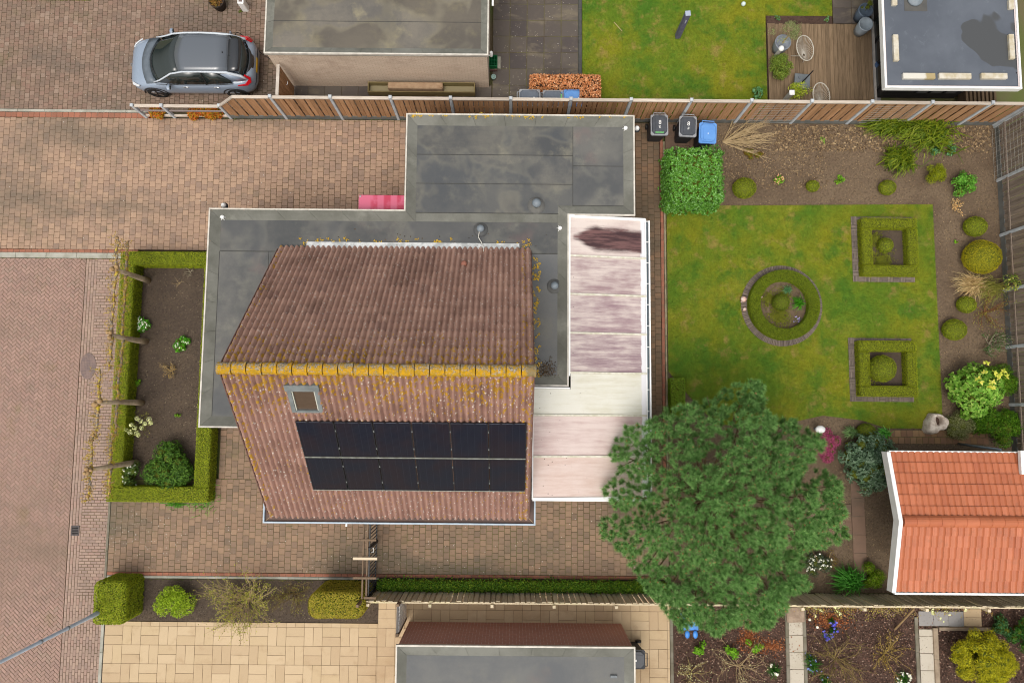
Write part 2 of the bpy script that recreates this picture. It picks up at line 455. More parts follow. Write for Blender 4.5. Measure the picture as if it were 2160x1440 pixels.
# ------------------------------------------------------------------ ground and beds
m = Mat('ground_earth', 0.97, 0.1)
GROUND_M = m.done(m.mix(m.ss(m.noise(0.4, 5), 0.4, 0.6), S(118, 104, 84), S(100, 108, 62)))
MB().add([(-150, -150, -0.16), (150, -150, -0.16), (150, 150, -0.16), (-150, 150, -0.16)], [(0, 1, 2, 3)]).build('ground', GROUND_M, kind='structure')
def hnoise(x, y, sc, seed):
    """cheap smooth height noise"""
    r = np.random.default_rng(seed); h = np.zeros_like(x)
    for k in range(7):
        a = r.uniform(0, 6.28); f = sc * r.uniform(0.6, 2.2); p = r.uniform(0, 6.28)
        h += np.sin((x * math.cos(a) + y * math.sin(a)) * f + p) * (0.6 / (1 + 0.25 * k))
    return h / 3
def bed(name, x0, x1, y0, y1, mat, z=0.0, amp=0.012, seed=1, res=0.07):
    nx = max(2, int((x1 - x0) / res)); ny = max(2, int((y1 - y0) / res))
    X, Y = np.meshgrid(np.linspace(x0, x1, nx + 1), np.linspace(y0, y1, ny + 1))
    r = np.random.default_rng(seed)
    Z = z + amp * hnoise(X, Y, 4, seed) + r.uniform(-amp, amp, X.shape) * 0.7
    V = np.stack([X, Y, Z], -1).reshape(-1, 3)
    i = np.arange(nx)[None, :] + (np.arange(ny) * (nx + 1))[:, None]
    Q = np.stack([i, i + 1, i + nx + 2, i + nx + 1], -1).reshape(-1, 4)
    me = bpy.data.meshes.new(name); me.from_pydata(V.tolist(), [], Q.tolist()); me.materials.append(mat); me.update()
    return obj(name, me, kind='structure')
bed('back_garden_bed', 5.34, 17.0, -6.1, 10.0, SOIL_BACK, 0.0, 0.014, 3, 0.09)
bed('front_garden_bed', -13.2, -10.1, -3.2, 5.05, SOIL_DARK, 0.0, 0.012, 4)
bed('south_strip_bed', -13.5, -4.35, -7.22, -5.84, SOIL_DARK, 0.0, 0.012, 5)
bed('ivy_strip_bed', -4.35, 5.34, -6.16, -5.64, SOIL_DARK, -0.01, 0.01, 6)
bed('mulch_bed', 5.42, 18.5, -10.2, -6.2, SOIL_MULCH, 0.0, 0.014, 7)
bed('deck_bed', 2.42, 12.9, 10.08, 15.2, SOIL_MULCH, -0.03, 0.01, 8)

# ------------------------------------------------------------------ pavements
lay('street', 'street_brick', cells_herring(-20.6, -14.80, -10.2, 4.94, 0.1025), P_STREET, J_SAND, gap=0.009, bound=(-20.6, -14.80, -10.2, 4.94), z=0.0)
lay('street_gutter', 'gutter_brick', cells_columns(-14.80, -14.40, -10.2, 4.94, 0.1, 0.205), P_WALK, J_SAND, gap=0.011, z=-0.012)
lay('walkway', 'walkway_brick', cells_columns(-14.40, -13.50, -6.4, 4.94, 0.1, 0.205, along='x') + cells_columns(-14.40, -13.50, -10.2, -6.4, 0.1, 0.205), P_WALK, J_SAND, gap=0.010, z=0.0)
lay('driveway', 'driveway_paver', cells_columns(-20.4, -9.3, 5.26, 9.98, 0.2035, 0.2035) + cells_columns(-9.3, -3.2, 5.85, 9.98, 0.2035, 0.2035), P_BROWN, J_SAND, gap=0.0085)
strip('driveway_brick_row', P_RED, -20.4, -13.0, 5.14, 5.255, -0.05, 0.03, 0.205, piece='edge_brick')
strip('driveway_kerb', KERB, -20.4, -13.0, 4.95, 5.135, -0.05, 0.045, 1.0)
strip('neighbour_brick_row', P_RED, -20.4, -12.9, 9.99, 10.17, -0.05, 0.03, 0.205, piece='edge_brick')
strip('neighbour_kerb', KERB, -20.4, -12.75, 10.18, 10.27, -0.05, 0.05, 1.0)
lay('neighbour_driveway', 'neighbour_paver', cells_columns(-20.6, -7.9, 10.28, 15.3, 0.172, 0.165), P_NORTH, J_DARK, gap=0.010, sheet=[(-20.6, -7.9, 10.28, 15.3)])
lay('south_driveway', 'paver', cells_columns(-13.42, 5.3, -5.62, -2.55, 0.2035, 0.2035, drop=lambda x, y: (-6.8 < x < 0.3 and y > -2.85) or (x < -9.9 and y > -3.15)) + cells_columns(-9.85, -6.9, -2.55, -0.6, 0.2035, 0.2035), P_SOUTH, J_MOSS, gap=0.010,
    sheet=[(-13.42, 5.3, -5.62, -2.6), (-9.85, -6.9, -2.6, -0.6)])
strip('south_brick_row', P_RED, -13.42, 5.3, -5.735, -5.63, -0.05, 0.03, 0.205, piece='edge_brick')
strip('south_kerb', KERB, -13.42, -4.35, -5.82, -5.74, -0.05, 0.04, 1.0)
strip('front_kerb', KERB_D, -13.50, -13.425, -5.82, -3.2, -0.05, 0.05, 1.0, along='y')
strip('terrace_kerb', KERB, -13.50, -13.40, -10.2, -7.2, -0.05, 0.05, 1.0, along='y')
lay('sand_terrace', 'terrace_slab', cells_weave(-13.38, 5.3, -10.3, -6.16, 0.6, drop=lambda x, y: (x < -4.9 and y > -6.8) or (-3.1 < x < 3.5 and y < -7.6)), P_SAND, J_SAND, gap=0.008, bev=0.005,
    bound=[(-13.38, -4.35, -10.3, -7.22), (-4.35, 5.3, -10.3, -6.16)], sheet=[(-13.38, -4.35, -10.3, -7.22), (-4.35, 5.3, -10.3, -6.17)])
lay('garden_path', 'path_paver', cells_columns(3.86, 5.13, -2.5, 9.95, 0.2035, 0.2035), P_PATH, J_DARK, gap=0.010)
strip('path_brick_row', P_RED, 5.145, 5.25, -2.5, 9.9, -0.05, 0.03, 0.205, along='y', piece='edge_brick')
strip('path_edging', simple('edging_pale', S(176, 166, 138), S(140, 128, 100), 4, 0.9), 5.262, 5.32, -2.5, 9.3, -0.05, 0.045, 1.0, along='y', piece='edging_stone')
lay('bin_stand', 'concrete_slab', cells_columns(5.34, 7.05, 8.25, 9.93, 0.4, 0.6), P_TERRA, J_DARK, z=0.02)
lay('patio', 'patio_tile', cells_columns(-0.78, 2.27, 10.1, 15.2, 0.61, 0.605, off=0), P_DARK, J_MOSS, gap=0.02, z=0.02)
lay('side_passage', 'passage_tile', cells_columns(-7.9, -0.80, 10.1, 11.3, 0.61, 0.60, off=0), P_DARK, J_DARK, gap=0.012, z=0.02)
strip('patio_edging', simple('edging_dark', S(86, 86, 84), S(70, 72, 70), 4, 0.9), 2.275, 2.40, 10.1, 15.2, -0.05, 0.04, 1.0, along='y', piece='edging_stone')
lay('deck_patio', 'patio_tile', cells_columns(11.4, 12.75, 13.70, 15.2, 0.6, 0.6, off=0), P_DARK, J_DARK, gap=0.012, z=0.02)
lay('shed_path', 'shed_path_paver', cells_columns(11.9, 16.2, -1.18, -0.72, 0.225, 0.205, along='x'), paver_mat('paver_ochre', [S(150, 118, 84), S(164, 132, 98), S(138, 106, 82), S(146, 112, 90)], S(112, 92, 70), w=31.0, speck=False), J_MOSS, gap=0.016, z=0.02)
lay('tile_path', 'path_tile', cells_columns(9.6, 11.45, -4.36, -3.20, 0.3, 0.235, off=0, along='x'), P_TERRA, J_DARK, gap=0.010, z=0.02)
strip('shed_border', P_TERRA, 11.46, 11.90, -6.0, -2.4, -0.05, 0.035, 0.6, along='y', piece='border_slab')
q = rect(1664, 1283, 1694, 1440)
lay('slab_path', 'path_slab', cells_columns(q[0], q[1], -10.2, q[3], 0.6, 0.545, off=0), P_GREY, J_DARK, gap=0.008, z=0.03)
for px in (1660, 1697):
    x = at(px, 1360)[0]; strip('slab_path_edging', KERB_D, x - 0.055, x + 0.055, -10.2, q[3], -0.05, 0.06, 1.0, along='y', piece='edging_stone')
q = rect(1939, 1293, 1969, 1440)
lay('long_slab_path', 'long_path_slab', cells_columns(q[0], q[1], -10.2, q[3] - 0.5, 0.6, 0.545, off=0), P_GREY, J_DARK, gap=0.008, z=0.03)
x = at(1934, 1370)[0]; strip('long_path_edging', KERB_D, x - 0.055, x + 0.055, -10.2, q[3] - 0.1, -0.05, 0.06, 1.0, along='y', piece='edging_stone')
q2 = rect(1937, 1288, 2032, 1320)
lay('blue_slab_path', 'blue_path_slab', cells_columns(q2[0], q2[1], q2[2], q2[3], 0.5, 0.5, off=0), P_BLUESLAB, J_DARK, gap=0.008, z=0.03)
q3 = rect(2032, 1283, 2077, 1320)
lay('sand_slab_path', 'sand_path_slab', cells_columns(q3[0], q3[1] - 0.12, q3[2], q3[3], 0.6, 0.29, off=0), P_SAND, J_DARK, gap=0.008, z=0.03)
x = at(5.0, 0)[0]
strip('terrace_edging', KERB_D, 5.31, 5.41, -10.2, -6.6, -0.05, 0.06, 1.0, along='y', piece='edging_stone')
# street drain and worn dark patch
q = rect(150, 1108, 167, 1129, 0)
r0 = thing('street_drain', ((q[0] + q[1]) / 2, (q[2] + q[3]) / 2, 0), 'cast iron street drain grate set in the brick gutter', 'drain')
IRON = simple('cast_iron', S(98, 90, 88), S(78, 72, 72), 12, 0.6, 0.4, bump=0.2)
mb = MB(); t_ = 0.03
mb.box(q[0], q[1], q[2], q[2] + t_, -0.02, 0.012); mb.box(q[0], q[1], q[3] - t_, q[3], -0.02, 0.012); mb.box(q[0], q[0] + t_, q[2] + t_, q[3] - t_, -0.02, 0.012); mb.box(q[1] - t_, q[1], q[2] + t_, q[3] - t_, -0.02, 0.012)
mb.build('frame', IRON, r0)
MB().box(q[0] + t_, q[1] - t_, q[2] + t_, q[3] - t_, -0.02, -0.006).build('shaft', simple('shaft_black', S(20, 18, 18)), r0)
for k in range(5):
    y = q[2] + t_ + (q[3] - q[2] - 2 * t_) * (k + 0.5) / 5
    MB().box(q[0] + t_, q[1] - t_, y - 0.012, y + 0.012, -0.004, 0.010).build('grate_bar', IRON, r0)
c = at(186, 772); mb = MB(); mb.lathe([(0.30, -0.03), (0.30, 0.006), (0.285, 0.010)], (c[0], c[1], 0), 28, 0.92, 1.5)
mc = Mat('manhole_iron', 0.7, 0.3); mc.bump(mc.voro(18, rand=0.1), 0.6, 0.01)
mb.build('manhole_cover', mc.done(mc.mix(mc.ss(mc.noise(5, 4), 0.35, 0.7), S(120, 104, 100), S(142, 120, 112))), label='dark oval manhole cover in the brick walkway', cat='manhole')

# ------------------------------------------------------------------ lawns
def lawn_mat(name, w):
    m = Mat(name, 0.9, 0.15)
    c = m.mix(m.ss(m.noise(0.45, 4, 0.6, w=w), 0.36, 0.66), S(94, 122, 34), S(130, 132, 32))
    c = m.mix(m.math('MULTIPLY', m.ss(m.noise(1.0, 4, 0.6, w=w + 2), 0.47, 0.66), 0.85), c, S(74, 114, 34))
    c = m.mix(m.math('MULTIPLY', m.ss(m.noise(1.7, 5, 0.7, w=w + 4), 0.52, 0.70), 0.75), c, S(156, 134, 76))
    c = m.mix(m.math('MULTIPLY', m.ss(m.noise(3.2, 3, 0.6, w=w + 6), 0.6, 0.78), 0.6), c, S(76, 118, 28))
    c = m.mix(m.math('MULTIPLY', m.ss(m.noise(2.4, 4, 0.7, w=w + 8), 0.64, 0.78), 0.6), c, S(154, 118, 66))
    c = m.mix(m.math('MULTIPLY', m.ss(m.noise(0.8, 5, 0.7, w=w + 11), 0.5, 0.7), 0.6), c, S(144, 142, 46))
    c = m.hsv(c, v=m.lin(m.noise(5, 4, 0.7, w=w + 13), 0.6, 1.4))
    c = m.hsv(c, v=m.lin(m.noise(18, 5, 0.8), 0.5, 1.95))
    return m, c
m, c = lawn_mat('lawn_green', 0.0); LAWN = m.done(m.hsv(c, v=0.85))
m, c = lawn_mat('grass_blades', 0.0); m.b.inputs['Specular IOR Level'].default_value = 0.1
BLADE = m.done(m.hsv(c, h=m.lin(m.geo.outputs['Random Per Island'], 0.47, 0.53), v=m.lin(m.geo.outputs['Random Per Island'], 0.65, 1.5)))
def blades(pts, h=(0.025, 0.05), w=0.011, lean=0.8, z=0.0):
    n = len(pts); a = rng.uniform(0, 2 * PI, n); hh = rng.uniform(h[0], h[1], n)
    base = np.column_stack([pts, np.full(n, z)])
    side = np.column_stack([np.cos(a), np.sin(a), np.zeros(n)]) * (w / 2)
    b = rng.uniform(0, 2 * PI, n); le = rng.uniform(0, lean, n) * hh
    tip = base + np.column_stack([np.cos(b) * le, np.sin(b) * le, hh])
    return np.stack([base - side, base + side, tip], 1).reshape(-1, 3)
def scatter(x0, x1, y0, y1, n, keep=None):
    p = np.column_stack([rng.uniform(x0, x1, n), rng.uniform(y0, y1, n)])
    if keep is not None: p = p[keep(p[:, 0], p[:, 1])]
    return p
LAWN_POLY = [(5.36, 6.98), (14.66, 7.12), (14.66, -0.66), (12.75, -0.66), (11.9, -0.40), (10.6, -0.25), (9.0, -0.6), (7.0, -0.6), (6.2, 0.2), (5.36, 1.2)]
def in_poly_np(x, y, poly):
    r = np.zeros(x.shape, bool); j = len(poly) - 1
    for i in range(len(poly)):
        xi, yi = poly[i]; xj, yj = poly[j]
        if yi != yj: r ^= ((yi > y) != (yj > y)) & (x < (xj - xi) * (y - yi) / (yj - yi) + xi)
        j = i
    return r
CIRC = at(1648, 645)[:2]; CR = 1.40
SQ = [rect(1796, 458, 1926, 595), rect(1790, 713, 1924, 847)]
def no_beds(x, y, pad=0.0):
    k = np.hypot(x - CIRC[0], y - CIRC[1]) > CR + pad
    for q in SQ: k &= ~((x > q[0] - pad) & (x < q[1] + pad) & (y > q[2] - pad) & (y < q[3] + pad))
    return k
MB().prism(LAWN_POLY, -0.06, 0.022).build('lawn', LAWN, kind='structure')
p = scatter(5.3, 14.75, -0.75, 7.2, 190000, lambda x, y: in_poly_np(x + rng.normal(0, .02, x.shape), y + rng.normal(0, .02, x.shape), LAWN_POLY) & no_beds(x, y, 0.0))
obj('lawn_grass', np_mesh('lawn_grass', blades(p, z=0.02), 3, BLADE), label='short mossy green grass of the back garden lawn', cat='grass', kind='stuff')
NL = (2.42, 8.98, 10.08, 15.2)
MB().box(NL[0], NL[1], NL[2], NL[3], -0.06, 0.02).build('neighbour_lawn', LAWN, kind='structure')
MB().box(NL[1] + .004, 11.38, 13.98, NL[3], -0.06, 0.02).build('neighbour_lawn_strip', LAWN, kind='structure')
p = np.vstack([scatter(NL[0], NL[1], NL[2], 14.9, 62000), scatter(NL[1], 11.38, 13.98, 14.9, 4500)])
obj('neighbour_lawn_grass', np_mesh('neighbour_lawn_grass', blades(p, z=0.018), 3, BLADE), label='short green grass behind the wooden fence', cat='grass', kind='stuff')
g0 = MB().box(-20.6, -15.2, 14.32, 15.3, -0.05, 0.06).build('verge', LAWN, kind='structure')
p = scatter(-20.6, -15.2, 14.28, 15.3, 9000)
obj('verge_grass', np_mesh('verge_grass', blades(p, (0.04, 0.09), z=0.05), 3, BLADE), label='bright grass verge along the brick driveway', cat='grass', kind='stuff')

# litter on the soil: crumbs, leaves, bark
def chips(p, z, smin, smax, flat=0.5):
    n = len(p); a = rng.uniform(0, 2 * PI, n); s = rng.uniform(smin, smax, n); e = rng.uniform(0.4, 1.0, n)
    c = np.column_stack([p, np.full(n, z) + s * 0.2])
    u = np.column_stack([np.cos(a), np.sin(a), rng.uniform(-flat, flat, n)]); v = np.column_stack([-np.sin(a), np.cos(a), rng.uniform(-flat, flat, n)])
    u *= s[:, None]; v *= (s * e)[:, None]
    return np.stack([c - u - v * 0.4, c + u * 0.3 - v, c + u + v * 0.3, c - u * 0.4 + v], 1).reshape(-1, 3)
def litter_mat(name, stops):
    m = Mat(name, 0.95, 0.1); return m.done(m.ramp(m.rand(), stops))
LIT_BACK = litter_mat('dry_leaf_litter', [(0, S(84, 68, 54)), (0.35, S(118, 98, 76)), (0.6, S(146, 122, 92)), (0.85, S(158, 134, 102)), (1, S(182, 158, 122))])
LIT_DARK = litter_mat('soil_crumbs', [(0, S(62, 54, 46)), (0.5, S(94, 82, 70)), (0.85, S(122, 106, 86)), (1, S(180, 166, 140))])
LIT_BARK = litter_mat('bark_chips', [(0, S(50, 38, 34)), (0.4, S(88, 66, 56)), (0.7, S(118, 90, 78)), (0.9, S(142, 108, 94)), (1, S(198, 172, 154))])
LIT_RUST = litter_mat('rust_leaves', [(0, S(96, 52, 32)), (0.5, S(146, 84, 50)), (1, S(196, 132, 88))])
p = scatter(5.4, 16.9, -6.0, 9.9, 20000, lambda x, y: ~in_poly_np(x, y, LAWN_POLY))
p2 = scatter(9.2, 16.8, 9.0, 9.95, 2600); p3 = scatter(7.2, 11, 7.6, 9.6, 1500)
obj('dry_leaf_litter', np_mesh('dry_leaf_litter', np.vstack([chips(p, 0.01, 0.008, 0.024), chips(p2, 0.012, 0.02, 0.05), chips(p3, 0.012, 0.015, 0.035)]), 4, LIT_BACK), label='dry leaves and crumbs strewn over the back garden bed', cat='litter', kind='stuff')
p = np.vstack([scatter(-13.1, -10.2, -3.1, 5.0, 9000), scatter(-13.4, -4.4, -7.15, -5.9, 4500)])
obj('soil_crumbs', np_mesh('soil_crumbs', chips(p, 0.008, 0.006, 0.018, 0.9), 4, LIT_DARK), label='loose crumbs on the dark front garden soil', cat='soil', kind='stuff')
p = scatter(5.5, 18.2, -10, -6.25, 26000)
obj('bark_chips', np_mesh('bark_chips', chips(p, 0.012, 0.010, 0.032, 0.7), 4, LIT_BARK), label='brown bark chips covering the southern garden beds', cat='bark', kind='stuff')
def blob(c, r, n): 
    a = rng.uniform(0, 2 * PI, n); d = np.abs(rng.normal(0, 0.55, n)); return np.column_stack([c[0] + np.cos(a) * d * r[0], c[1] + np.sin(a) * d * r[1]])
obj('rust_leaves', np_mesh('rust_leaves', chips(np.vstack([blob(at(1750, 1308), (0.8, 0.35), 900), blob(at(1580, 1345), (0.5, 0.5), 700), blob(at(1625, 1362), (0.7, 0.3), 500)]), 0.03, 0.012, 0.03, 0.8), 4, LIT_RUST), label='drifts of rusty fallen leaves on the bark', cat='leaves', kind='stuff')
# brick rings set in the lawn
RINGM = paver_mat('ring_brick', [S(122, 110, 102), S(138, 124, 114), S(110, 100, 94), S(146, 132, 120)], S(104, 96, 84), w=40.0)
mb = MB()
for k in range(150):
    a = 2 * PI * k / 150
    mb.bbox(-0.022, 0.022, CR - 0.20, CR, -0.06, 0.045 + rnd.uniform(-.004, .004), 0.004, T(CIRC[0], CIRC[1]) @ RZ(a + rnd.uniform(-.004, .004)))
r0 = MB().lathe([(CR - 0.21, -0.05), (CR - 0.005, -0.05), (CR - 0.005, 0.027), (CR - 0.21, 0.027)], (CIRC[0], CIRC[1], 0), 48).build('brick_ring_bed', J_DARK, kind='structure')
mb.build('ring_bricks', RINGM, r0, kind='stuff')
bd = MB().lathe([(CR - 0.2, -0.05), (CR - 0.2, 0.03), (0.5, 0.04), (0.01, 0.045)], (CIRC[0], CIRC[1], 0), 40).build('circle_bed', SOIL_BACK, kind='structure')
for q in SQ:
    r0 = MB().box(q[0] + .005, q[1] - .005, q[2] + .005, q[3] - .005, -0.05, 0.028).build('square_bed', SOIL_DARK, kind='structure')
    mb = MB(); wd = 0.2
    def runs(x0, x1, y0, y1, horiz):
        a, b = (x0, x1) if horiz else (y0, y1); s = 0.2; k = 0; t = a
        while t < b - 0.05:
            e = min(t + s, b)
            for j in range(4):
                if k % 2:
                    lo = (y0 if horiz else x0) + j * wd / 4; hi = lo + wd / 4 - 0.006
                    bx = (t + .003, e - .003, lo, hi) if horiz else (lo, hi, t + .003, e - .003)
                else:
                    lo = t + j * (e - t) / 4; hi = lo + (e - t) / 4 - 0.006
                    bx = (lo, hi, y0, y1) if horiz else (x0, x1, lo, hi)
                mb.bbox(*bx, -0.05, 0.045 + rnd.uniform(-.004, .004), 0.004)
            t = e; k += 1
    runs(q[0], q[1], q[3] - wd, q[3], True); runs(q[0], q[1], q[2], q[2] + wd, True)
    runs(q[0], q[0] + wd, q[2] + wd + .005, q[3] - wd - .005, False); runs(q[1] - wd, q[1], q[2] + wd + .005, q[3] - wd - .005, False)
    mb.build('border_bricks', RINGM, r0, kind='stuff')
# ------------------------------------------------------------------ building materials
def brick_wall(name, c1, c2, mortar, sw=0.21, sh=0.0625, axis='xz', stain=None):
    m = Mat(name, 0.92, 0.15)
    s = m.sep(); cm = m.node('ShaderNodeCombineXYZ')
    m.l.new(s['X'] if axis == 'xz' else s['Y'], cm.inputs[0]); m.l.new(s['Z'], cm.inputs[1])
    b = m.node('ShaderNodeTexBrick'); m.l.new(cm.outputs[0], b.inputs['Vector'])
    b.inputs['Color1'].default_value = c1; b.inputs['Color2'].default_value = c2; b.inputs['Mortar'].default_value = mortar
    b.inputs['Scale'].default_value = 1.0; b.inputs['Brick Width'].default_value = sw; b.inputs['Row Height'].default_value = sh
    b.inputs['Mortar Size'].default_value = 0.006; b.inputs['Bias'].default_value = 0.0
    c = m.hsv(b.outputs[0], v=m.lin(m.noise(14, 4, 0.7), 0.78, 1.22))
    if stain is not None: c = m.mix(m.math('MULTIPLY', m.ss(m.noise(1.2, 5, 0.65), 0.5, 0.75), 0.7), c, stain)
    bn = m.node('ShaderNodeBump'); bn.inputs['Strength'].default_value = 0.8; bn.inputs['Distance'].default_value = 0.008
    bn.invert = True; m.l.new(b.outputs['Fac'], bn.inputs['Height']); m.l.new(bn.outputs[0], m.b.inputs['Normal'])
    return m.done(c)
BR_HOUSE = brick_wall('house_brick', S(128, 84, 70), S(112, 74, 62), S(150, 140, 128))
BR_CREAM = brick_wall('cream_brick', S(226, 204, 182), S(234, 214, 192), S(196, 174, 154), stain=S(188, 164, 146))
BR_RED = brick_wall('red_brick', S(206, 136, 120), S(190, 122, 108), S(236, 224, 212))
def bitumen(name, base, dark, light, wet=None, rust=None, w=0.0, ws=0.35):
    m = Mat(name, 0.85, 0.25)
    c = m.mix(m.ss(m.noise(0.7, 5, 0.65, w=w), 0.36, 0.66), base, dark)
    c = m.mix(m.math('MULTIPLY', m.ss(m.noise(1.4, 5, 0.65, w=w + 2), 0.5, 0.75), 0.8), c, light)
    st = m.noise(1.2, 4, 0.6, vec=m.map(m.pos, (0.25, 1.6, 1)), w=w + 5)
    c = m.mix(m.math('MULTIPLY', m.ss(st, 0.52, 0.7), 0.5), c, dark)
    if rust is not None: c = m.mix(m.math('MULTIPLY', m.ss(m.noise(0.9, 3, w=w + 9), 0.56, 0.75), 0.5), c, rust)
    c = m.hsv(c, v=m.lin(m.rand(), 0.93, 1.07))
    c = m.hsv(c, v=m.lin(m.noise(90, 3, 0.8), 0.75, 1.28))
    rg = 0.85
    if wet is not None:
        k = m.ss(m.noise(ws, 3, 0.5, w=w + 11, dist=0.5), 0.47, 0.60)
        c = m.mix(m.math('MULTIPLY', k, 0.5), c, wet); rg = m.lin(k, 0.85, 0.5)
        rim = m.math('MULTIPLY', m.math('MULTIPLY', k, m.math('SUBTRACT', 1.0, k)), 0.8)
        c = m.mix(rim, c, light)
    m.bump(m.noise(160, 2), 0.25, 0.004)
    return m.done(c, rg)
BIT = bitumen('bitumen_grey', S(110, 109, 106), S(86, 88, 89), S(132, 130, 120), rust=S(124, 104, 102), w=1.0, wet=S(84, 86, 88), ws=0.6)
BIT_G = bitumen('bitumen_garage', S(114, 112, 106), S(84, 86, 88), S(144, 140, 124), w=4.0, wet=S(80, 84, 88), ws=0.7)
BIT_EDGE = bitumen('bitumen_upstand', S(130, 130, 122), S(104, 104, 96), S(146, 146, 136), w=8.0)
BIT_N = bitumen('bitumen_neighbour', S(128, 122, 112), S(104, 101, 97), S(158, 150, 122), wet=S(88, 80, 68), w=12.3, ws=0.55)
BIT_S = bitumen('bitumen_south', S(118, 118, 116), S(104, 106, 108), S(128, 126, 118), w=16.0, rust=S(124, 112, 108))
m = Mat('epdm_blue', 0.6, 0.3)
c = m.mix(m.ss(m.noise(0.6, 4, 0.6), 0.35, 0.65), S(92, 98, 108), S(104, 110, 120))
c = m.mix(m.math('MULTIPLY', m.ss(m.noise(2.2, 5, 0.7, dist=1.2, w=3), 0.56, 0.78), 0.55), c, S(132, 140, 148))
wet = m.ss(m.noise(0.5, 3, 0.5, w=2.6, dist=0.4), 0.60, 0.615)
c = m.mix(wet, c, S(84, 86, 88)); c = m.hsv(c, v=m.lin(m.noise(70, 3, 0.8), 0.88, 1.14))
EPDM = m.done(c, m.lin(wet, 0.6, 0.3))
WHITE = simple('white_paint', (0.80, 0.80, 0.79, 1), (0.72, 0.72, 0.70, 1), 3, 0.45, 0.4)
TRIM = simple('aluminium_trim', S(232, 226, 214), S(200, 194, 182), 5, 0.5, 0.4)
ALU = simple('white_aluminium', (0.82, 0.82, 0.82, 1), (0.74, 0.74, 0.72, 1), 3, 0.35, 0.4)
ZINC = simple('zinc', S(150, 158, 166), S(126, 132, 138), 5, 0.5, 0.5, 0.3)
LEAD = simple('grey_lead', S(128, 134, 138), S(112, 118, 122), 8, 0.6, 0.4)
PVC = simple('grey_pvc', S(142, 152, 160), S(124, 134, 142), 6, 0.5, 0.4)
BLACK = simple('black_plastic', S(34, 34, 36), S(44, 44, 46), 9, 0.5, 0.4)
FASCIA = simple('pale_blue_fascia', S(196, 212, 226), S(170, 188, 204), 3, 0.5, 0.4)
m = Mat('gutter_zinc_brown', 0.8, 0.3); c = m.mix(m.ss(m.noise(0.8, 4), 0.35, 0.65), S(122, 96, 84), S(104, 88, 84)); m.bump(m.noise(30, 3), 0.1)
GUT = m.done(m.hsv(c, v=m.lin(m.noise(25, 4, 0.7), 0.8, 1.2)))
# concrete roof tiles with lichen that grows thickest under the ridge
RIDGE_Y, RIDGE_Z = 0.85, 6.80
def tile_mat():
    m = Mat('concrete_roof_tile', 0.9, 0.2)
    c = m.ramp(m.rand(), [(0, S(168, 133, 119)), (0.3, S(184, 146, 130)), (0.6, S(175, 139, 124)), (0.85, S(194, 156, 139)), (1, S(158, 125, 113))])
    s = m.sep()
    south = m.ss(s['Y'], 0.9, 0.7)
    c = m.mix(m.math('MULTIPLY', south, 0.5), c, S(158, 120, 108))
    c = m.mix(m.math('MULTIPLY', m.ss(m.noise(1.1, 5, 0.65, w=1), 0.45, 0.72), 0.6), c, S(118, 88, 76))
    c = m.mix(m.math('MULTIPLY', m.ss(m.noise(4, 5, 0.7, w=2), 0.55, 0.75), 0.45), c, S(126, 106, 80))
    c = m.hsv(c, v=m.lin(m.noise(50, 4, 0.75), 0.66, 1.34))
    d = m.math('ABSOLUTE', m.math('SUBTRACT', s['Y'], RIDGE_Y))
    ve = m.math('MINIMUM', m.math('ABSOLUTE', m.math('SUBTRACT', s['X'], 0.35)), m.math('ABSOLUTE', m.math('ADD', s['X'], 7.1)))
    g = m.math('MINIMUM', m.math('MULTIPLY', d, 0.20), m.math('MULTIPLY_ADD', ve, 0.7, 0.10))
    thr = m.math('MAXIMUM', m.math('MULTIPLY_ADD', g, -1.55, m.lin(south, 0.48, 0.56)), m.lin(south, 0.04, 0.16))
    thr = m.math('MULTIPLY', thr, m.lin(m.noise(1.3, 3, w=6), 0.5, 1.5))
    ld = m.math('ADD', m.voro(7.0), m.math('MULTIPLY', m.math('SUBTRACT', m.noise(26, 4, 0.7, w=5), 0.5), 0.30))
    k = m.ss(m.math('SUBTRACT', ld, thr), 0.03, -0.03)
    yel = m.mix(m.ss(m.noise(25, 3, w=8), 0.35, 0.65), S(204, 150, 30), S(166, 134, 42))
    c = m.mix(m.math('MULTIPLY', k, 0.9), c, yel)
    wd = m.math('ADD', m.voro(8.5, vec=m.map(m.pos, loc=(3.3, 1.7, .6))), m.math('MULTIPLY', m.noise(2.5, 2, w=3), 0.16))
    wh = m.ss(wd, 0.30, 0.25)
    c = m.mix(m.math('MULTIPLY', wh, m.lin(south, 0.6, 0.85)), c, S(222, 212, 202))
    m.bump(m.noise(140, 3, 0.8), 0.5, 0.005)
    return m.done(c)
TILE_M = tile_mat()
m = Mat('ridge_lichen', 0.95, 0.1)
c = m.mix(m.ss(m.noise(7, 5, 0.7), 0.40, 0.60), S(240, 182, 40), S(212, 168, 52))
s_ = m.sep(); north = m.ss(s_['Y'], RIDGE_Y - 0.06, RIDGE_Y + 0.08)
gk = m.ss(m.math('MULTIPLY_ADD', north, 0.06, m.noise(11, 5, 0.8, w=4)), 0.53, 0.58)
c = m.mix(gk, c, m.mix(m.ss(m.noise(30, 3, w=9), .4, .6), S(206, 196, 176), S(150, 136, 112))); c = m.mix(m.ss(m.noise(16, 4, 0.7, w=7), 0.6, 0.7), c, S(136, 116, 70))
c = m.mix(m.math('MULTIPLY', m.ss(s_['X'], 0.28, 0.42), 0.7), c, S(150, 140, 112))
m.bump(m.noise(22, 5, 0.85), 1.0, 0.06)
RIDGE_M = m.done(c)
def glass(name, col, rough=0.06, spec=0.8):
    m = Mat(name, rough, spec); return m.done(col)
GLASS_D = glass('dark_glass', S(40, 46, 48), 0.05)

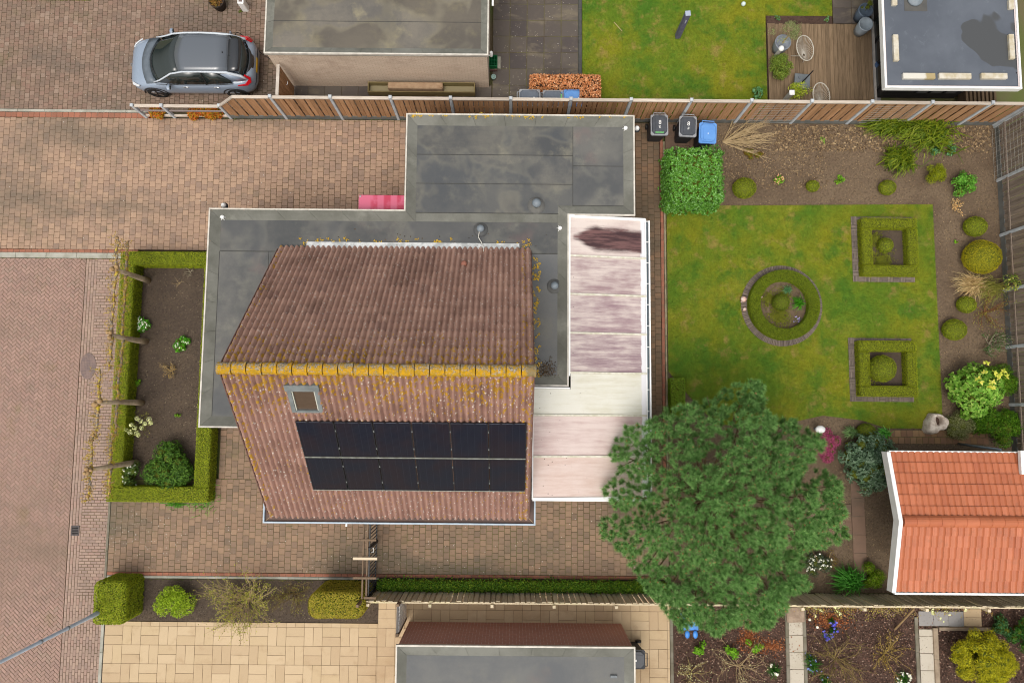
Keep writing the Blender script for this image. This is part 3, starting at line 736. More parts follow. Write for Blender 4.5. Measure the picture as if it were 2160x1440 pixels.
# ------------------------------------------------------------------ roof helpers
def offset_poly(poly, d):
    n = len(poly); out = []
    ar = sum(poly[i][0] * poly[(i + 1) % n][1] - poly[(i + 1) % n][0] * poly[i][1] for i in range(n))
    sg = 1 if ar > 0 else -1
    for i in range(n):
        p0, p1, p2 = poly[i - 1], poly[i], poly[(i + 1) % n]
        def nrm(a, b):
            dx, dy = b[0] - a[0], b[1] - a[1]; L = math.hypot(dx, dy); return (-dy / L * sg, dx / L * sg)
        n1, n2 = nrm(p0, p1), nrm(p1, p2); k = 1 + n1[0] * n2[0] + n1[1] * n2[1]
        out.append((p1[0] + (n1[0] + n2[0]) / k * d, p1[1] + (n1[1] + n2[1]) / k * d))
    return out
def ring(poly_a, za, poly_b, zb):
    n = len(poly_a); mb = MB()
    ar = sum(poly_a[i][0] * poly_a[(i + 1) % n][1] - poly_a[(i + 1) % n][0] * poly_a[i][1] for i in range(n))
    vs = [(x, y, za) for x, y in poly_a] + [(x, y, zb) for x, y in poly_b]
    return mb.add(vs, [((i, (i + 1) % n, n + (i + 1) % n, n + i) if ar > 0 else (n + i, n + (i + 1) % n, (i + 1) % n, i)) for i in range(n)])
SEAM = simple('felt_seam', S(62, 62, 60), S(80, 80, 76), 6, 0.8)
def flat_roof(parent, poly, ztop, drop, band, mat, edge_mat, sheets, trim=TRIM, seam=1.0):
    """felt roof: trim round the edge, sloping upstand in lengths, felt sheets lapped over each other"""
    tr = ring(poly, ztop, offset_poly(poly, 0.045), ztop)
    tr.f = [f for f in tr.f]; base = ring(poly, ztop - 0.10, poly, ztop)
    tr.add(base.v, base.f); i1 = offset_poly(poly, 0.045); b2 = ring(i1, ztop, i1, ztop - 0.03); tr.add(b2.v, b2.f)
    tr.build('roof_trim', trim, parent)
    o = offset_poly(poly, 0.045); q = offset_poly(poly, band); n = len(poly)
    for i in range(n):
        j = (i + 1) % n
        a, b, c_, d_ = Vector((*o[i], ztop - 0.012)), Vector((*o[j], ztop - 0.012)), Vector((*q[j], ztop - drop + 0.004)), Vector((*q[i], ztop - drop + 0.004))
        L = (b - a).length; k = max(1, round(L / 1.0))
        for t in range(k):
            t0, t1 = t / k, (t + 1) / k; g = 0.004 / L
            lift = Vector((0, 0, rnd.uniform(0, 0.004)))
            p = [a.lerp(b, t0 + g) + lift, a.lerp(b, t1 - g) + lift, d_.lerp(c_, t1 - g) + lift, d_.lerp(c_, t0 + g) + lift]
            f = (0, 1, 2, 3) if (p[1] - p[0]).cross(p[3] - p[0]).z > 0 else (3, 2, 1, 0)
            MB().add([tuple(v) for v in p], [f]).build('upstand_felt', edge_mat, parent)
    mb = MB(); mb.prism(offset_poly(poly, 0.05), ztop - drop - 0.12, ztop - drop - 0.006); mb.build('roof_deck', edge_mat, parent)
    k = 0
    for (x0, x1, y0, y1, along) in sheets:
        a, b = (y0, y1) if along == 'x' else (x0, x1); n = max(1, round((b - a) / seam)); s = (b - a) / n
        for i in range(n):
            p, r_ = a + i * s, a + (i + 1) * s + (0.06 if i < n - 1 else 0)
            z0, z1 = ztop - drop - 0.004 + 0.0035 * (k % 3), 0
            h = 0.006 + 0.004 * ((n - i) % 2) + 0.0006 * (k % 5)
            bx = (x0, x1, p, r_) if along == 'x' else (p, r_, y0, y1)
            MB().box(*bx, ztop - drop - 0.006, ztop - drop + h).build('roof_felt', mat, parent); k += 1
            if i: MB().box(x0, x1, p - 0.012, p + 0.006, ztop - drop, ztop - drop + 0.0135).build('felt_seam', SEAM, parent)
def slope_frame(x, y0, z0, y1, z1):
    """columns: u across, v down the slope, w outward normal; origin at the ridge end (x, y0, z0)"""
    v = Vector((0, y1 - y0, z1 - z0)); L = v.length; v.normalize()
    u = Vector((1, 0, 0)) if y1 > y0 else Vector((-1, 0, 0)); w = u.cross(v)
    return Matrix(((u.x, v.x, w.x, x), (u.y, v.y, w.y, y0), (u.z, v.z, w.z, z0), (0, 0, 0, 1))), L
def tile_mesh(name, W, L, prof, n, mat, th=0.03, tilt=0.042):
    mb = MB(); vs = []; fs = []
    for k in range(n + 1):
        u = W * k / n; h = prof(u / W)
        vs += [(u, 0, h - 0.004), (u, L, h + tilt), (u, L + 0.002, h + tilt - th)]
    for k in range(n):
        a = 3 * k
        fs += [(a, a + 3, a + 4, a + 1), (a + 1, a + 4, a + 5, a + 2)]
    mb.add(vs, fs)
    # close the two sides
    mb.add([(0, 0, prof(0) - 0.004), (0, L, prof(0) + tilt), (0, L, prof(0) + tilt - th), (0, 0, prof(0) - 0.02)], [(0, 1, 2, 3)])
    mb.add([(W, 0, prof(1) - 0.004), (W, L, prof(1) + tilt), (W, L, prof(1) + tilt - th), (W, 0, prof(1) - 0.02)], [(3, 2, 1, 0)])
    return mb.mesh(name, mat)

# ------------------------------------------------------------------ the house
XW, XE = -7.20, 0.55; EN = (4.72, 2.74); ES = (-3.28, 2.68)
house = thing('house', (-3.3, 0.85, 0), 'detached brick house with steep brown tiled roof and wrap-around flat roof', 'house')
HP = [(-9.37, 5.97), (-3.36, 5.97), (-3.36, 9.04), (3.76, 9.04), (3.76, 5.84), (1.72, 5.84), (1.72, 0.58), (-5.6, 0.58), (-5.6, -0.74), (-9.37, -0.74)]
HP = HP[::-1]
wall = MB().prism(offset_poly(HP, 0.06), 0.0, 2.60); wall.build('wall', BR_HOUSE, house)
MB().box(XW + 0.25, XE - 0.12, -2.95, 4.4, 0, 2.6).build('wall', BR_HOUSE, house)
for x0, x1 in ((XW + 0.25, XW + 0.4), (XE - 0.25, XE - 0.12)):
    g = MB()
    pr = [(-2.95, 2.6), (4.4, 2.6), (RIDGE_Y, RIDGE_Z - 0.2)]
    vs = [(x0, y, z) for y, z in pr] + [(x1, y, z) for y, z in pr]
    g.add(vs, [(0, 1, 2), (5, 4, 3), (0, 3, 4, 1), (1, 4, 5, 2), (2, 5, 3, 0)])
    g.build('gable_wall', BR_HOUSE, house)
flat_roof(house, HP, 2.85, 0.14, 0.34, BIT, BIT_EDGE, [])
FZ = 2.71
def felt(x0, x1, y0, y1, n, along, mat, lift=0.0):
    a, b = (y0, y1) if along == 'x' else (x0, x1); s = (b - a) / n
    for i in range(n):
        p, r_ = a + i * s, a + (i + 1) * s + (0.05 if i < n - 1 else 0)
        bx = (x0, x1, p, r_) if along == 'x' else (p, r_, y0, y1)
        MB().box(*bx, FZ - 0.006, FZ + lift + 0.008 - 0.0045 * (i % 2) + 0.0007 * i).build('roof_felt', mat, house)
        e = 0.0135 + lift
        if along == 'x':
            MB().box(x0, x1, p - 0.012, p + 0.006, FZ, FZ + e).build('felt_seam', SEAM, house)
        else: MB().box(p - 0.012, p + 0.006, y0, y1, FZ, FZ + e).build('felt_seam', SEAM, house)
felt(-3.02, 1.85, 5.92, 8.70, 3, 'x', BIT_G)                       # garage, long sheets
MB().box(1.84, 1.858, 5.92, 8.70, FZ, FZ + .017).build('felt_seam', SEAM, house)
felt(1.85, 3.42, 6.18, 8.70, 2, 'x', BIT, 0.006)                   # garage, newer sheets at the east end
felt(-9.03, 1.38, 4.66, 5.63, 1, 'x', BIT)                         # strip along the north eave
felt(-9.03, -6.0, -0.40, 4.64, 2, 'y', BIT)                        # west strip
felt(0.50, 1.38, 0.92, 4.64, 1, 'y', BIT_S)                        # east strip
# tiled slopes
fN, LN = slope_frame(XW, RIDGE_Y, RIDGE_Z - 0.10, EN[0], EN[1])
fS, LS = slope_frame(XE, RIDGE_Y, RIDGE_Z - 0.10, ES[0], ES[1])
WT = (XE - XW) / 24
prof = lambda t: 0.092 * (0.5 - 0.5 * math.cos(4 * PI * t)) ** 0.62
RT = tile_mesh('roof_tile', WT, 0.40, prof, 12, TILE_M)
UND = simple('roof_underlay', S(70, 56, 50))
def on_slope(px, py, fr, h):
    """photograph point -> (u, v) on the slope frame raised h above it"""
    inv = fr.inverted(); o = inv @ Vector((0, 0, CAMH)); d = inv.to_3x3() @ (_fw + _r * ((px - 1080) / F) + _u * ((720 - py) / F))
    k = (h - o.z) / d.z; return (o.x + d.x * k, o.y + d.y * k)
pv_c = [on_slope(622, 889, fS, 0.16), on_slope(1112, 894, fS, 0.16), on_slope(1107, 1036, fS, 0.16), on_slope(660, 1032, fS, 0.16)]
PU0 = (pv_c[1][0] + pv_c[2][0]) / 2; PU1 = (pv_c[0][0] + pv_c[3][0]) / 2; PV0 = (pv_c[0][1] + pv_c[1][1]) / 2; PV1 = (pv_c[2][1] + pv_c[3][1]) / 2
sk = [on_slope(605, 818, fS, 0.12), on_slope(667, 818, fS, 0.12), on_slope(677, 870, fS, 0.12), on_slope(622, 870, fS, 0.12)]
SU0, SU1 = (sk[1][0] + sk[2][0]) / 2, (sk[0][0] + sk[3][0]) / 2; SV0, SV1 = (sk[0][1] + sk[1][1]) / 2 - 0.10, (sk[2][1] + sk[3][1]) / 2
slots = []
for si, (fr, L) in enumerate(((fN, LN), (fS, LS))):
    rows = 16 if si == 0 else 17; ex = (L - 0.04) / rows
    for r_ in range(rows):
        for k in range(24):
            u, v = k * WT, r_ * ex
            if si == 1 and SU0 - 0.22 < u and u + WT < SU1 + 0.22 and SV0 - 0.1 < v and v + ex < SV1 + 0.1: continue
            hid = si == 1 and PU0 < u + WT / 2 < PU1 and PV0 < v + ex / 2 < PV1
            m = fr @ T(u + 0.0, v + 0.02, 0.0) @ T(0, 0, rnd.uniform(-.003, .003)) @ RZ(rnd.uniform(-.004, .004)) @ RX(-0.0)
            c = m.translation; slots.append((hid, (c - Vector((0, 0, CAMH))).length, si, m))
slopes = []
for nm, fr, L in (('roof_slope', fN, LN), ('roof_slope', fS, LS)):
    slopes.append(MB().box(0, XE - XW, 0.0, L, -0.08, -0.012, fr).build(nm, UND, house))
slots.sort(key=lambda q: (q[0], q[1]))
for q in slots[:300]: obj('roof_tile', RT, slopes[q[2]], local=q[3])
rv = np.array([v.co for v in RT.vertices]); rf = [tuple(p.vertices) for p in RT.polygons]
for si in (0, 1):
    mb = MB()
    for q in slots[300:]:
        if q[2] == si:
            M_ = np.array(q[3]); mb.add([tuple(p) for p in (rv @ M_[:3, :3].T + M_[:3, 3])], rf)
    mb.build('roof_tile_field', TILE_M, slopes[si], kind='stuff')
# ridge tiles
nr = 21; rl = (XE - XW + 0.12) / nr
pr = [(0.155 * math.cos(PI * k / 8), 0.15 * math.sin(PI * k / 8)) for k in range(9)]
mb = MB(); vs = []; fs = []
for x, s in ((0.012, 1.0), (rl * 0.84, 0.95), (rl * 0.84, 1.08), (rl - 0.008, 1.10)):
    vs += [(x, p * s, q * s) for p, q in pr]
n = len(pr)
for i in range(3):
    for k in range(n - 1): fs.append((i * n + k, (i + 1) * n + k, (i + 1) * n + k + 1, i * n + k + 1))
fs += [tuple(range(n)), tuple(range(4 * n - 1, 3 * n - 1, -1))]
RM = mb.add(vs, fs).mesh('ridge_tile', RIDGE_M)
for k in range(nr): obj('ridge_tile', RM, house, wmat=T(XW - 0.06 + k * rl, RIDGE_Y + rnd.uniform(-.012, .012), RIDGE_Z - 0.10 + rnd.uniform(-.012, .012)) @ RZ(rnd.uniform(-.02, .02)) @ RY(rnd.uniform(-.015, .015)))
# verge boards, eave flashing, box gutter
for x in (XW - 0.03, XE + 0.01):
    mb = MB()
    for fr, L in ((fN, LN), (fS, LS)):
        a = fr @ Vector((0, 0.02, -0.04)); b = fr @ Vector((0, L, -0.04)); mb.beam((x, a.y, a.z), (x, b.y, b.z), 0.03, 0.14)
    mb.build('verge_board', simple('verge_brown', S(120, 86, 76), S(100, 74, 66), 4), house)
m = Mat('weathered_flashing', 0.6, 0.3); c = m.mix(m.ss(m.noise(3, 5, 0.7), 0.4, 0.6), S(220, 222, 222), S(172, 176, 176)); dk = m.ss(m.voro(7), 0.16, 0.10)
FLASH = m.done(m.mix(m.math('MULTIPLY', dk, m.ss(m.noise(2, 2), 0.45, 0.55)), c, S(84, 74, 58)))
MB().box(-6.35, 0.2, EN[0] - 0.10, EN[0] + 0.24, FZ + 0.012, FZ + 0.05).build('eave_flashing', FLASH, house)
gx0, gx1, gy0, gy1 = -7.42, 0.75, -3.57, -2.45
MB().box(gx0 + 0.03, gx1 - 0.03, gy0 + 0.03, gy1, 2.40, 2.50).build('gutter_floor', GUT, house)
mb = MB(); mb.box(gx0, gx1, gy0, gy0 + 0.045, 2.36, 2.58); mb.box(gx0, gx0 + 0.045, gy0 + 0.046, gy1, 2.36, 2.58); mb.box(gx1 - 0.045, gx1, gy0 + 0.046, gy1, 2.36, 2.58)
mb.build('gutter_fascia', FASCIA, house)
gm = MB()
for (a, b) in (((gx0 + 0.05, gy0 + 0.05), (gx0 + 0.35, gy0 + 0.30)), ((gx1 - 0.05, gy0 + 0.05), (gx1 - 0.30, gy0 + 0.30))): gm.beam((*a, 2.508), (*b, 2.508), 0.02, 0.01)
gm.build('gutter_seam', simple('seam_pale', S(176, 150, 120)), house)
for k, px in enumerate((684, 720, 751, 918, 1050)):
    p = at(px, 1090, 2.5); MB().lathe([(0.035 if k != 2 else 0.05, 0), (0.03, 0.012)], (p[0], p[1], 2.50), 8).build('gutter_outlet', BLACK, house)
# roof window
sw = thing('roof_window', (fS @ Vector(((SU0 + SU1) / 2, SV1, 0))), 'grey roof window above the solar panels near the gable', 'roof window')
FG = simple('roof_window_grey', S(132, 138, 138), S(112, 118, 118), 6, 0.5, 0.4)
MB().box(SU0 - 0.08, SU1 + 0.08, SV0, SV0 + 0.20, -0.01, 0.15, fS).build('top_cover', FG, sw)
for u0, u1 in ((SU0 - 0.05, SU0 + 0.055), (SU1 - 0.055, SU1 + 0.05)): MB().box(u0, u1, SV0 + 0.205, SV1, -0.01, 0.12, fS).build('side_cover', FG, sw)
MB().box(SU0 + 0.06, SU1 - 0.06, SV1 - 0.06, SV1 + 0.01, -0.01, 0.12, fS).build('bottom_cover', FG, sw)
mb = MB()
for u0, u1 in ((SU0 + 0.06, SU0 + 0.085), (SU1 - 0.085, SU1 - 0.06)): mb.box(u0, u1, SV0 + 0.21, SV1 - 0.065, -0.01, 0.10, fS)
mb.build('sash', simple('sash_pale', S(206, 206, 192)), sw)
m = Mat('roof_window_pane', 0.04, 0.7); c = m.mix(m.ss(m.sep(m.objpos())['Z'], 5.15, 5.35), S(176, 152, 122), S(96, 80, 66))
PANE = m.done(m.hsv(c, v=m.lin(m.noise(9, 3, vec=m.map(m.pos, (0.6, 6, 6))), 0.7, 1.3)))
MB().box(SU0 + 0.088, SU1 - 0.088, SV0 + 0.21, SV1 - 0.065, 0.03, 0.06, fS).build('pane', PANE, sw)
MB().box(SU0 - 0.10, SU1 + 0.10, SV1 + 0.012, SV1 + 0.14, 0.01, 0.055, fS).build('flashing_apron', simple('apron', S(168, 134, 116), S(150, 118, 102), 6), sw)
MB().box(SU0 - 0.30, SU1 + 0.30, SV0 - 0.3, SV1 + 0.3, -0.011, 0.004, fS).build('flashing_tray', LEAD, sw)
# solar panels: two rows of six
m = Mat('solar_cells', 0.12, 0.5)
oc = m.sep(m.objpos()); fx = m.math('FRACT', m.math('MULTIPLY', oc['X'], 1 / 0.0285)); ln = m.ss(m.math('ABSOLUTE', m.math('SUBTRACT', fx, 0.5)), 0.38, 0.46)
cx_ = m.math('FRACT', m.math('MULTIPLY', oc['X'], 1 / 0.182)); cell = m.ss(m.math('ABSOLUTE', m.math('SUBTRACT', cx_, 0.5)), 0.47, 0.49)
tint = m.mix(m.ss(m.noise(1.2, 2), 0.35, 0.65), S(32, 34, 46), S(40, 34, 42))
c = m.mix(m.math('MULTIPLY', ln, 0.22), tint, S(58, 62, 74)); c = m.mix(m.math('MULTIPLY', cell, 0.2), c, S(70, 74, 84))
CELLS = m.done(c, m.lin(m.noise(3, 3), 0.10, 0.22))
PFRAME = simple('panel_frame_black', S(30, 30, 36), rough=0.35, spec=0.5)
CLAMP = simple('panel_clamp', S(170, 172, 172), rough=0.4, metal=0.3)
pu = (PU1 - PU0) / 6; vm = (PV0 + PV1) / 2; g_ = 0.018
pw, ph = pu - g_, (PV1 - PV0) / 2 - 0.03
fm = MB(); b_ = 0.025
fm.box(0, pw, 0, b_, 0, 0.04); fm.box(0, pw, ph - b_, ph, 0, 0.04); fm.box(0, b_, b_, ph - b_, 0, 0.04); fm.box(pw - b_, pw, b_, ph - b_, 0, 0.04)
FMe = fm.mesh('frame', PFRAME); GMe = MB().box(b_, pw - b_, b_, ph - b_, 0.004, 0.034).mesh('cell_glass', CELLS)
ORD = ('first', 'second', 'third', 'fourth', 'fifth', 'sixth')
CMe = MB().box(-0.012, 0.012, -0.02, 0.02, 0, 0.046).mesh('clamp', CLAMP)
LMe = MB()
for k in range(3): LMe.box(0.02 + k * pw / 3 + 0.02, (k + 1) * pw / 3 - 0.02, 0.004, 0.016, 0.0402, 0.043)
LMe = LMe.mesh('edge_glint', simple('panel_edge_glint', S(92, 98, 112), rough=0.3))  # pale dashes paint a glint along the upper panel edge
for r_ in range(2):
    for k in range(6):
        u = PU1 - (k + 1) * pu + g_ / 2; v = PV0 if r_ == 0 else vm + 0.03
        o = bpy.data.objects.new('solar_panel', None); COL.objects.link(o); mt = fS @ T(u, v, 0.12); o.matrix_basis = mt; WM[o.name] = mt
        tag(o, '%s black solar panel from the left in the %s row on the house roof' % (ORD[k], 'upper' if r_ == 0 else 'lower'), 'solar panel', 'solar panels on the house roof')
        obj('frame', FMe, o, local=I4); obj('cell_glass', GMe, o, local=I4)
        if r_ == 0: obj('edge_glint', LMe, o, local=I4)
        for vv in (0.25, 0.75): obj('clamp', CMe, o, local=T(pw + g_ / 2, ph * vv, 0))
rails = thing('panel_rails', fS @ Vector((PU0, PV1, 0.08)), 'pale mounting rails between and below the solar panel rows', 'mounting rail')
RAILM = simple('rail_alu', S(186, 190, 182), S(150, 152, 140), 8, 0.45, 0.4, 0.2)
for v in (vm - 0.005, PV1 + 0.004): MB().box(PU0 + 0.01, PU1 - 0.01, v, v + 0.03, 0.03, 0.155, fS).build('rail', RAILM, rails)
for v in (PV0 + 0.35, vm - 0.35, vm + 0.35, PV1 - 0.35): MB().box(PU0 - 0.02, PU1 + 0.05, v - 0.02, v + 0.02, 0.05, 0.112, fS).build('rail', RAILM, rails)
# vents and small things on the flat roof
def vent(px, py, label, r=0.14, h=0.35, cone=True):
    p = at(px, py, FZ); t = thing('roof_vent', (p[0], p[1], FZ), label, 'vent', 'vents on the flat roof')
    MB().lathe([(r * 1.9, 0.0), (r * 1.9, 0.012), (r * 1.2, 0.02), (r * 0.8, 0.05)], (p[0], p[1], FZ + 0.008), 20).build('flange', BIT, t, True)
    MB().lathe([(r * 0.62, 0.03), (r * 0.55, h)], (p[0], p[1], FZ), 16).build('pipe', LEAD, t, True)
    MB().lathe([(r * 0.95, h * 0.8), (r, h * 0.86), (r * 0.9, h), (r * 0.55, h + r * 0.35), (r * 0.1, h + r * 0.45)], (p[0], p[1], FZ), 18).build('cap', PVC, t, True)
    return t
vent(1131, 434, 'conical grey roof vent in a dark flange on the garage felt')
vent(1014, 485, 'round grey roof vent with a white wire by the tiled eave', 0.12, 0.22)
vent(1169, 604, 'round grey roof vent between tiled roof and veranda', 0.12, 0.2)
wr = [at(1011, 489, 2.95), at(1009, 500, 2.80), at(1016, 512, 2.78), at(1020, 522, 2.85), at(1020, 530, 2.95)]
MB().tube(wr, 0.013, 6).build('vent_wire', simple('white_cable', S(226, 224, 214)), label='white cable from the round vent to the tiled roof', cat='cable')
def outlet(px, py, label, z=FZ):
    p = at(px, py, z); t = thing('roof_outlet', (p[0], p[1], z), label, 'roof outlet', 'white wire baskets in the roof outlets')
    MB().lathe([(0.02, 0.0), (0.065, 0.05), (0.055, 0.10), (0.02, 0.12)], (p[0], p[1], z), 10).build('basket', WHITE, t)
    mb = MB()
    for k in range(6):
        a = k * PI / 3; mb.beam((p[0], p[1], z + 0.05), (p[0] + 0.10 * math.cos(a), p[1] + 0.10 * math.sin(a), z + 0.03), 0.012, 0.012)
    mb.build('prong', WHITE, t)
outlet(471, 459, 'white outlet basket in the north-west corner of the flat roof')
outlet(1181, 482, 'white outlet basket beside the veranda roof'); outlet(1319, 272, 'white outlet basket in the garage roof corner')
p = fN @ Vector((on_slope(979, 556, fN, 0.06)[0], on_slope(979, 556, fN, 0.06)[1], 0.05))
t = thing('tile_vent', p, 'small terracotta vent hood on the north tiled slope', 'vent')
TERRA = simple('terracotta', S(182, 126, 106), S(150, 98, 82), 9)
MB().box(-0.08, 0.08, -0.10, 0.10, -0.02, 0.02, T(*p) @ fN.to_3x3().to_4x4()).build('base', TERRA, t)
MB().lathe([(0.085, 0), (0.09, 0.09), (0.06, 0.13), (0.02, 0.14)], (p[0], p[1], p[2]), 14).build('hood', TERRA, t, True)
for px, py, lb in ((473, 434, 'white outdoor lamp on the north wall below the flat roof corner'), (1343, 272, 'white wall lamp on the east side of the garage')):
    q = at(px, py, 2.3); t = thing('wall_lamp', q, lb, 'lamp')
    MB().lathe([(0.05, 0), (0.085, 0.05), (0.05, 0.13), (0.02, 0.14)], q, 14).build('globe', WHITE, t, True)
    MB().lathe([(0.03, -0.06), (0.11, -0.05), (0.11, -0.02), (0.04, 0.0)], q, 14).build('bracket', BLACK, t, True)
# little red canopy between house and garage
q = rect(756, 411, 851, 446, 2.45)
t = thing('door_canopy', ((q[0] + q[1]) / 2, q[2], 2.45), 'pinkish red glossy canopy over the door in the house corner', 'canopy')
m = Mat('red_canopy', 0.25, 0.5); sx = m.sep()
wx = m.math('FRACT', m.math('MULTIPLY', sx['X'], 2.4)); dr = m.math('MULTIPLY', m.ss(m.math('ABSOLUTE', m.math('SUBTRACT', wx, 0.5)), 0.34, 0.18), m.math('MULTIPLY', m.ss(m.noise(2.8, 3, w=2), 0.40, 0.58), m.ss(sx['X'], -4.7, -4.3)))
MB().bbox(q[0], -3.40, 5.99, q[3], 2.40, 2.44, 0.012).build('panel', m.done(m.mix(dr, S(214, 104, 132), S(196, 58, 88)), 0.3), t)
for x in (q[0] + 0.02, -3.44):
    MB().beam((x, q[3] - 0.04, 2.39), (x, 6.0, 2.15), 0.025, 0.025).build('bracket', simple('rod_pale', S(216, 206, 206)), t)
MB().lathe([(0.02, 0), (0.03, 0.015), (0.01, 0.02)], (q[0] + 0.05, q[3] - 0.05, 2.44), 8).build('bolt', CLAMP, t)
mb = MB(); p = at(731, 1104, 2.3); mb.beam((p[0], p[1] + 0.3, 2.3), (p[0], p[1], 2.3), 0.03, 0.03); mb.beam((p[0] - 0.06, p[1] + 0.02, 2.3), (p[0] + 0.06, p[1] + 0.02, 2.3), 0.02, 0.03); mb.beam((p[0], p[1], 2.3), (p[0], p[1] - 0.08, 2.3), 0.05, 0.05)
mb.build('wall_bracket', WHITE, label='small white bracket sticking out below the south gutter', cat='bracket')

# ------------------------------------------------------------------ veranda
ver = thing('veranda', (2.6, 1.6, 0), 'white veranda with stained translucent roof panels behind the house', 'veranda')
def vz(x): return 2.84 - 0.17 * (x - 1.72) * 0.92
def panel_mat(name, base, dirt, amt, w, blotch=None):
    m = Mat(name, 0.35, 0.4)
    st = m.noise(2.6, 5, 0.7, vec=m.map(m.pos, (0.35, 3.2, 1)), w=w)
    c = m.mix(m.math('MULTIPLY', m.ss(m.math('MULTIPLY_ADD', m.noise(0.9, 3, w=w + 6), 0.5, m.math('MULTIPLY', st, 0.75)), 0.62 - amt * 0.28, 0.98 - amt * 0.28), 0.85), base, dirt)
    c = m.mix(m.math('MULTIPLY', m.ss(m.noise(9, 5, 0.75, w=w + 2), 0.55, 0.75), 0.25), c, S(196, 170, 160))
    c = m.hsv(c, v=m.lin(m.noise(70, 3, 0.8, vec=m.map(m.pos, (0.5, 1.5, 1))), 0.86, 1.1))
    s = m.sep()
    ed = m.ss(m.math('ADD', s['X'], m.math('MULTIPLY', m.noise(4, 3), 0.12)), 4.02, 4.06)
    c = m.mix(ed, c, S(244, 242, 246))
    if blotch is not None:
        cy, = blotch
        wv = m.math('MULTIPLY_ADD', m.ss(s['X'], 1.75, 2.6), 0.33, 0.03)
        dd = m.math('ABSOLUTE', m.math('SUBTRACT', m.math('ADD', s['Y'], m.math('MULTIPLY', m.math('SUBTRACT', s['X'], 1.8), 0.05)), cy))
        k = m.ss(m.math('SUBTRACT', m.math('SUBTRACT', dd, wv), m.math('MULTIPLY', m.math('SUBTRACT', m.noise(2.0, 5, 0.7, vec=m.map(m.pos, (0.5, 3, 1)), w=w), 0.5), 0.4)), 0.10, -0.10)
        k = m.math('MULTIPLY', k, m.math('MULTIPLY', m.ss(s['X'], 1.8, 1.9), m.ss(s['X'], 4.05, 3.98)))
        dk = m.mix(m.ss(m.noise(2.2, 5, 0.7, vec=m.map(m.pos, (0.4, 4, 1)), w=w + 1), 0.4, 0.6), S(70, 46, 48), S(120, 86, 84))
        c = m.mix(k, c, dk)
    bl = m.math('MULTIPLY', m.ss(m.voro(5.0), 0.10, 0.06), m.ss(m.math('ADD', s['X'], m.math('MULTIPLY', m.noise(1.5, 2), 1.5)), 3.0, 2.5))
    c = m.mix(m.math('MULTIPLY', bl, 0.85), c, S(70, 56, 44))
    return m.done(c)
YB = [at(1280, y, 2.6)[1] for y in (461, 543, 623, 704, 787, 876, 962, 1050)]
PB = S(234, 220, 212)
pm = [panel_mat('panel_dark_stain', PB, S(190, 160, 160), 0.35, 1, (YB[0] - 0.62,)), panel_mat('panel_streaked', PB, S(150, 116, 124), 0.72, 4), panel_mat('panel_purple', PB, S(142, 106, 120), 0.72, 7),
      panel_mat('panel_purple_low', PB, S(138, 106, 120), 0.72, 10), panel_mat('panel_clean', S(240, 238, 226), S(216, 210, 184), 0.45, 13), panel_mat('panel_rose', S(234, 216, 210), S(200, 168, 164), 0.52, 16), panel_mat('panel_rose_pale', S(234, 214, 206), S(212, 180, 166), 0.50, 19)]
VX0, VX1, VXL = 1.74, 4.12, 0.64
for i in range(7):
    y1, y0 = YB[i] - 0.03, YB[i + 1] + 0.03
    if i < 4: pl = [(VX0 + 0.02, y0), (VX1, y0), (VX1, y1), (VX0 + 0.02, y1)]
    elif i == 4: pl = [(VXL, y0), (VX1, y0), (VX1, y1), (VX0 + 0.04, y1), (VX0 + 0.04, 0.50), (VXL, 0.50)]
    else: pl = [(VXL, y0), (VX1, y0), (VX1, y1), (VXL, y1)]
    n = len(pl); vs = [(x, y, vz(x)) for x, y in pl] + [(x, y, vz(x) - 0.02) for x, y in pl]
    MB().add(vs, [tuple(range(n)), tuple(range(2 * n - 1, n - 1, -1))] + [(j, n + j, n + (j + 1) % n, (j + 1) % n) for j in range(n)]).build('roof_panel', pm[i], ver)
GLZ = simple('glazing_bar', S(244, 240, 226), S(214, 210, 186), 7, 0.6)
for i, y in enumerate(YB):
    x0 = VX0 if i < 5 else VXL
    mb = MB(); mb.beam((x0, y, vz(x0) + 0.012), (VX1 + 0.02, y, vz(VX1 + 0.02) + 0.012), 0.055 if 0 < i < 7 else 0.09, 0.05)
    mb.build('glazing_bar', GLZ if 0 < i < 7 else ALU, ver)
    if 0 < i < 7: MB().beam((x0, y, vz(x0) - 0.06), (VX1 - 0.02, y, vz(VX1) - 0.06), 0.05, 0.08).build('rafter', ALU, ver)
mb = MB(); mb.beam((VX0, YB[4] - 0.1, vz(VX0) + 0.02), (VX0, YB[0] + 0.03, vz(VX0) + 0.02), 0.05, 0.05); mb.build('wall_plate', ALU, ver)
MB().beam((VXL, 0.53, vz(VXL) - 0.02), (VX0 + 0.02, 0.53, vz(VX0) + 0.01), 0.05, 0.05).build('wall_plate', ALU, ver)
MB().beam((VXL, YB[7], vz(VXL) + 0.01), (VXL, 0.5, vz(VXL) + 0.01), 0.04, 0.05).build('wall_plate', ALU, ver)
mb = MB(); mb.box(VX1 + 0.01, VX1 + 0.05, YB[7] - 0.04, YB[0] + 0.03, 2.28, 2.44); mb.build('gutter_back', ALU, ver)
MB().box(VX1 + 0.052, VX1 + 0.13, YB[7] - 0.03, YB[0] - 0.02, 2.28, 2.30).build('gutter_floor', simple('gutter_blue_grey', S(92, 106, 116), rough=0.3), ver)  # blue-grey floor, darker than the white gutter sides
MB().box(VX1 + 0.13, VX1 + 0.17, YB[7] - 0.04, YB[0] - 0.01, 2.28, 2.42).build('gutter_lip', ALU, ver)
n = 14
for k in range(n):
    y = YB[0] - 0.03 + (YB[7] - YB[0]) * k / (n - 1); MB().box(VX1 + 0.051, VX1 + 0.129, y - 0.012, y + 0.012, 2.40, 2.418).build('gutter_bracket', ALU, ver)
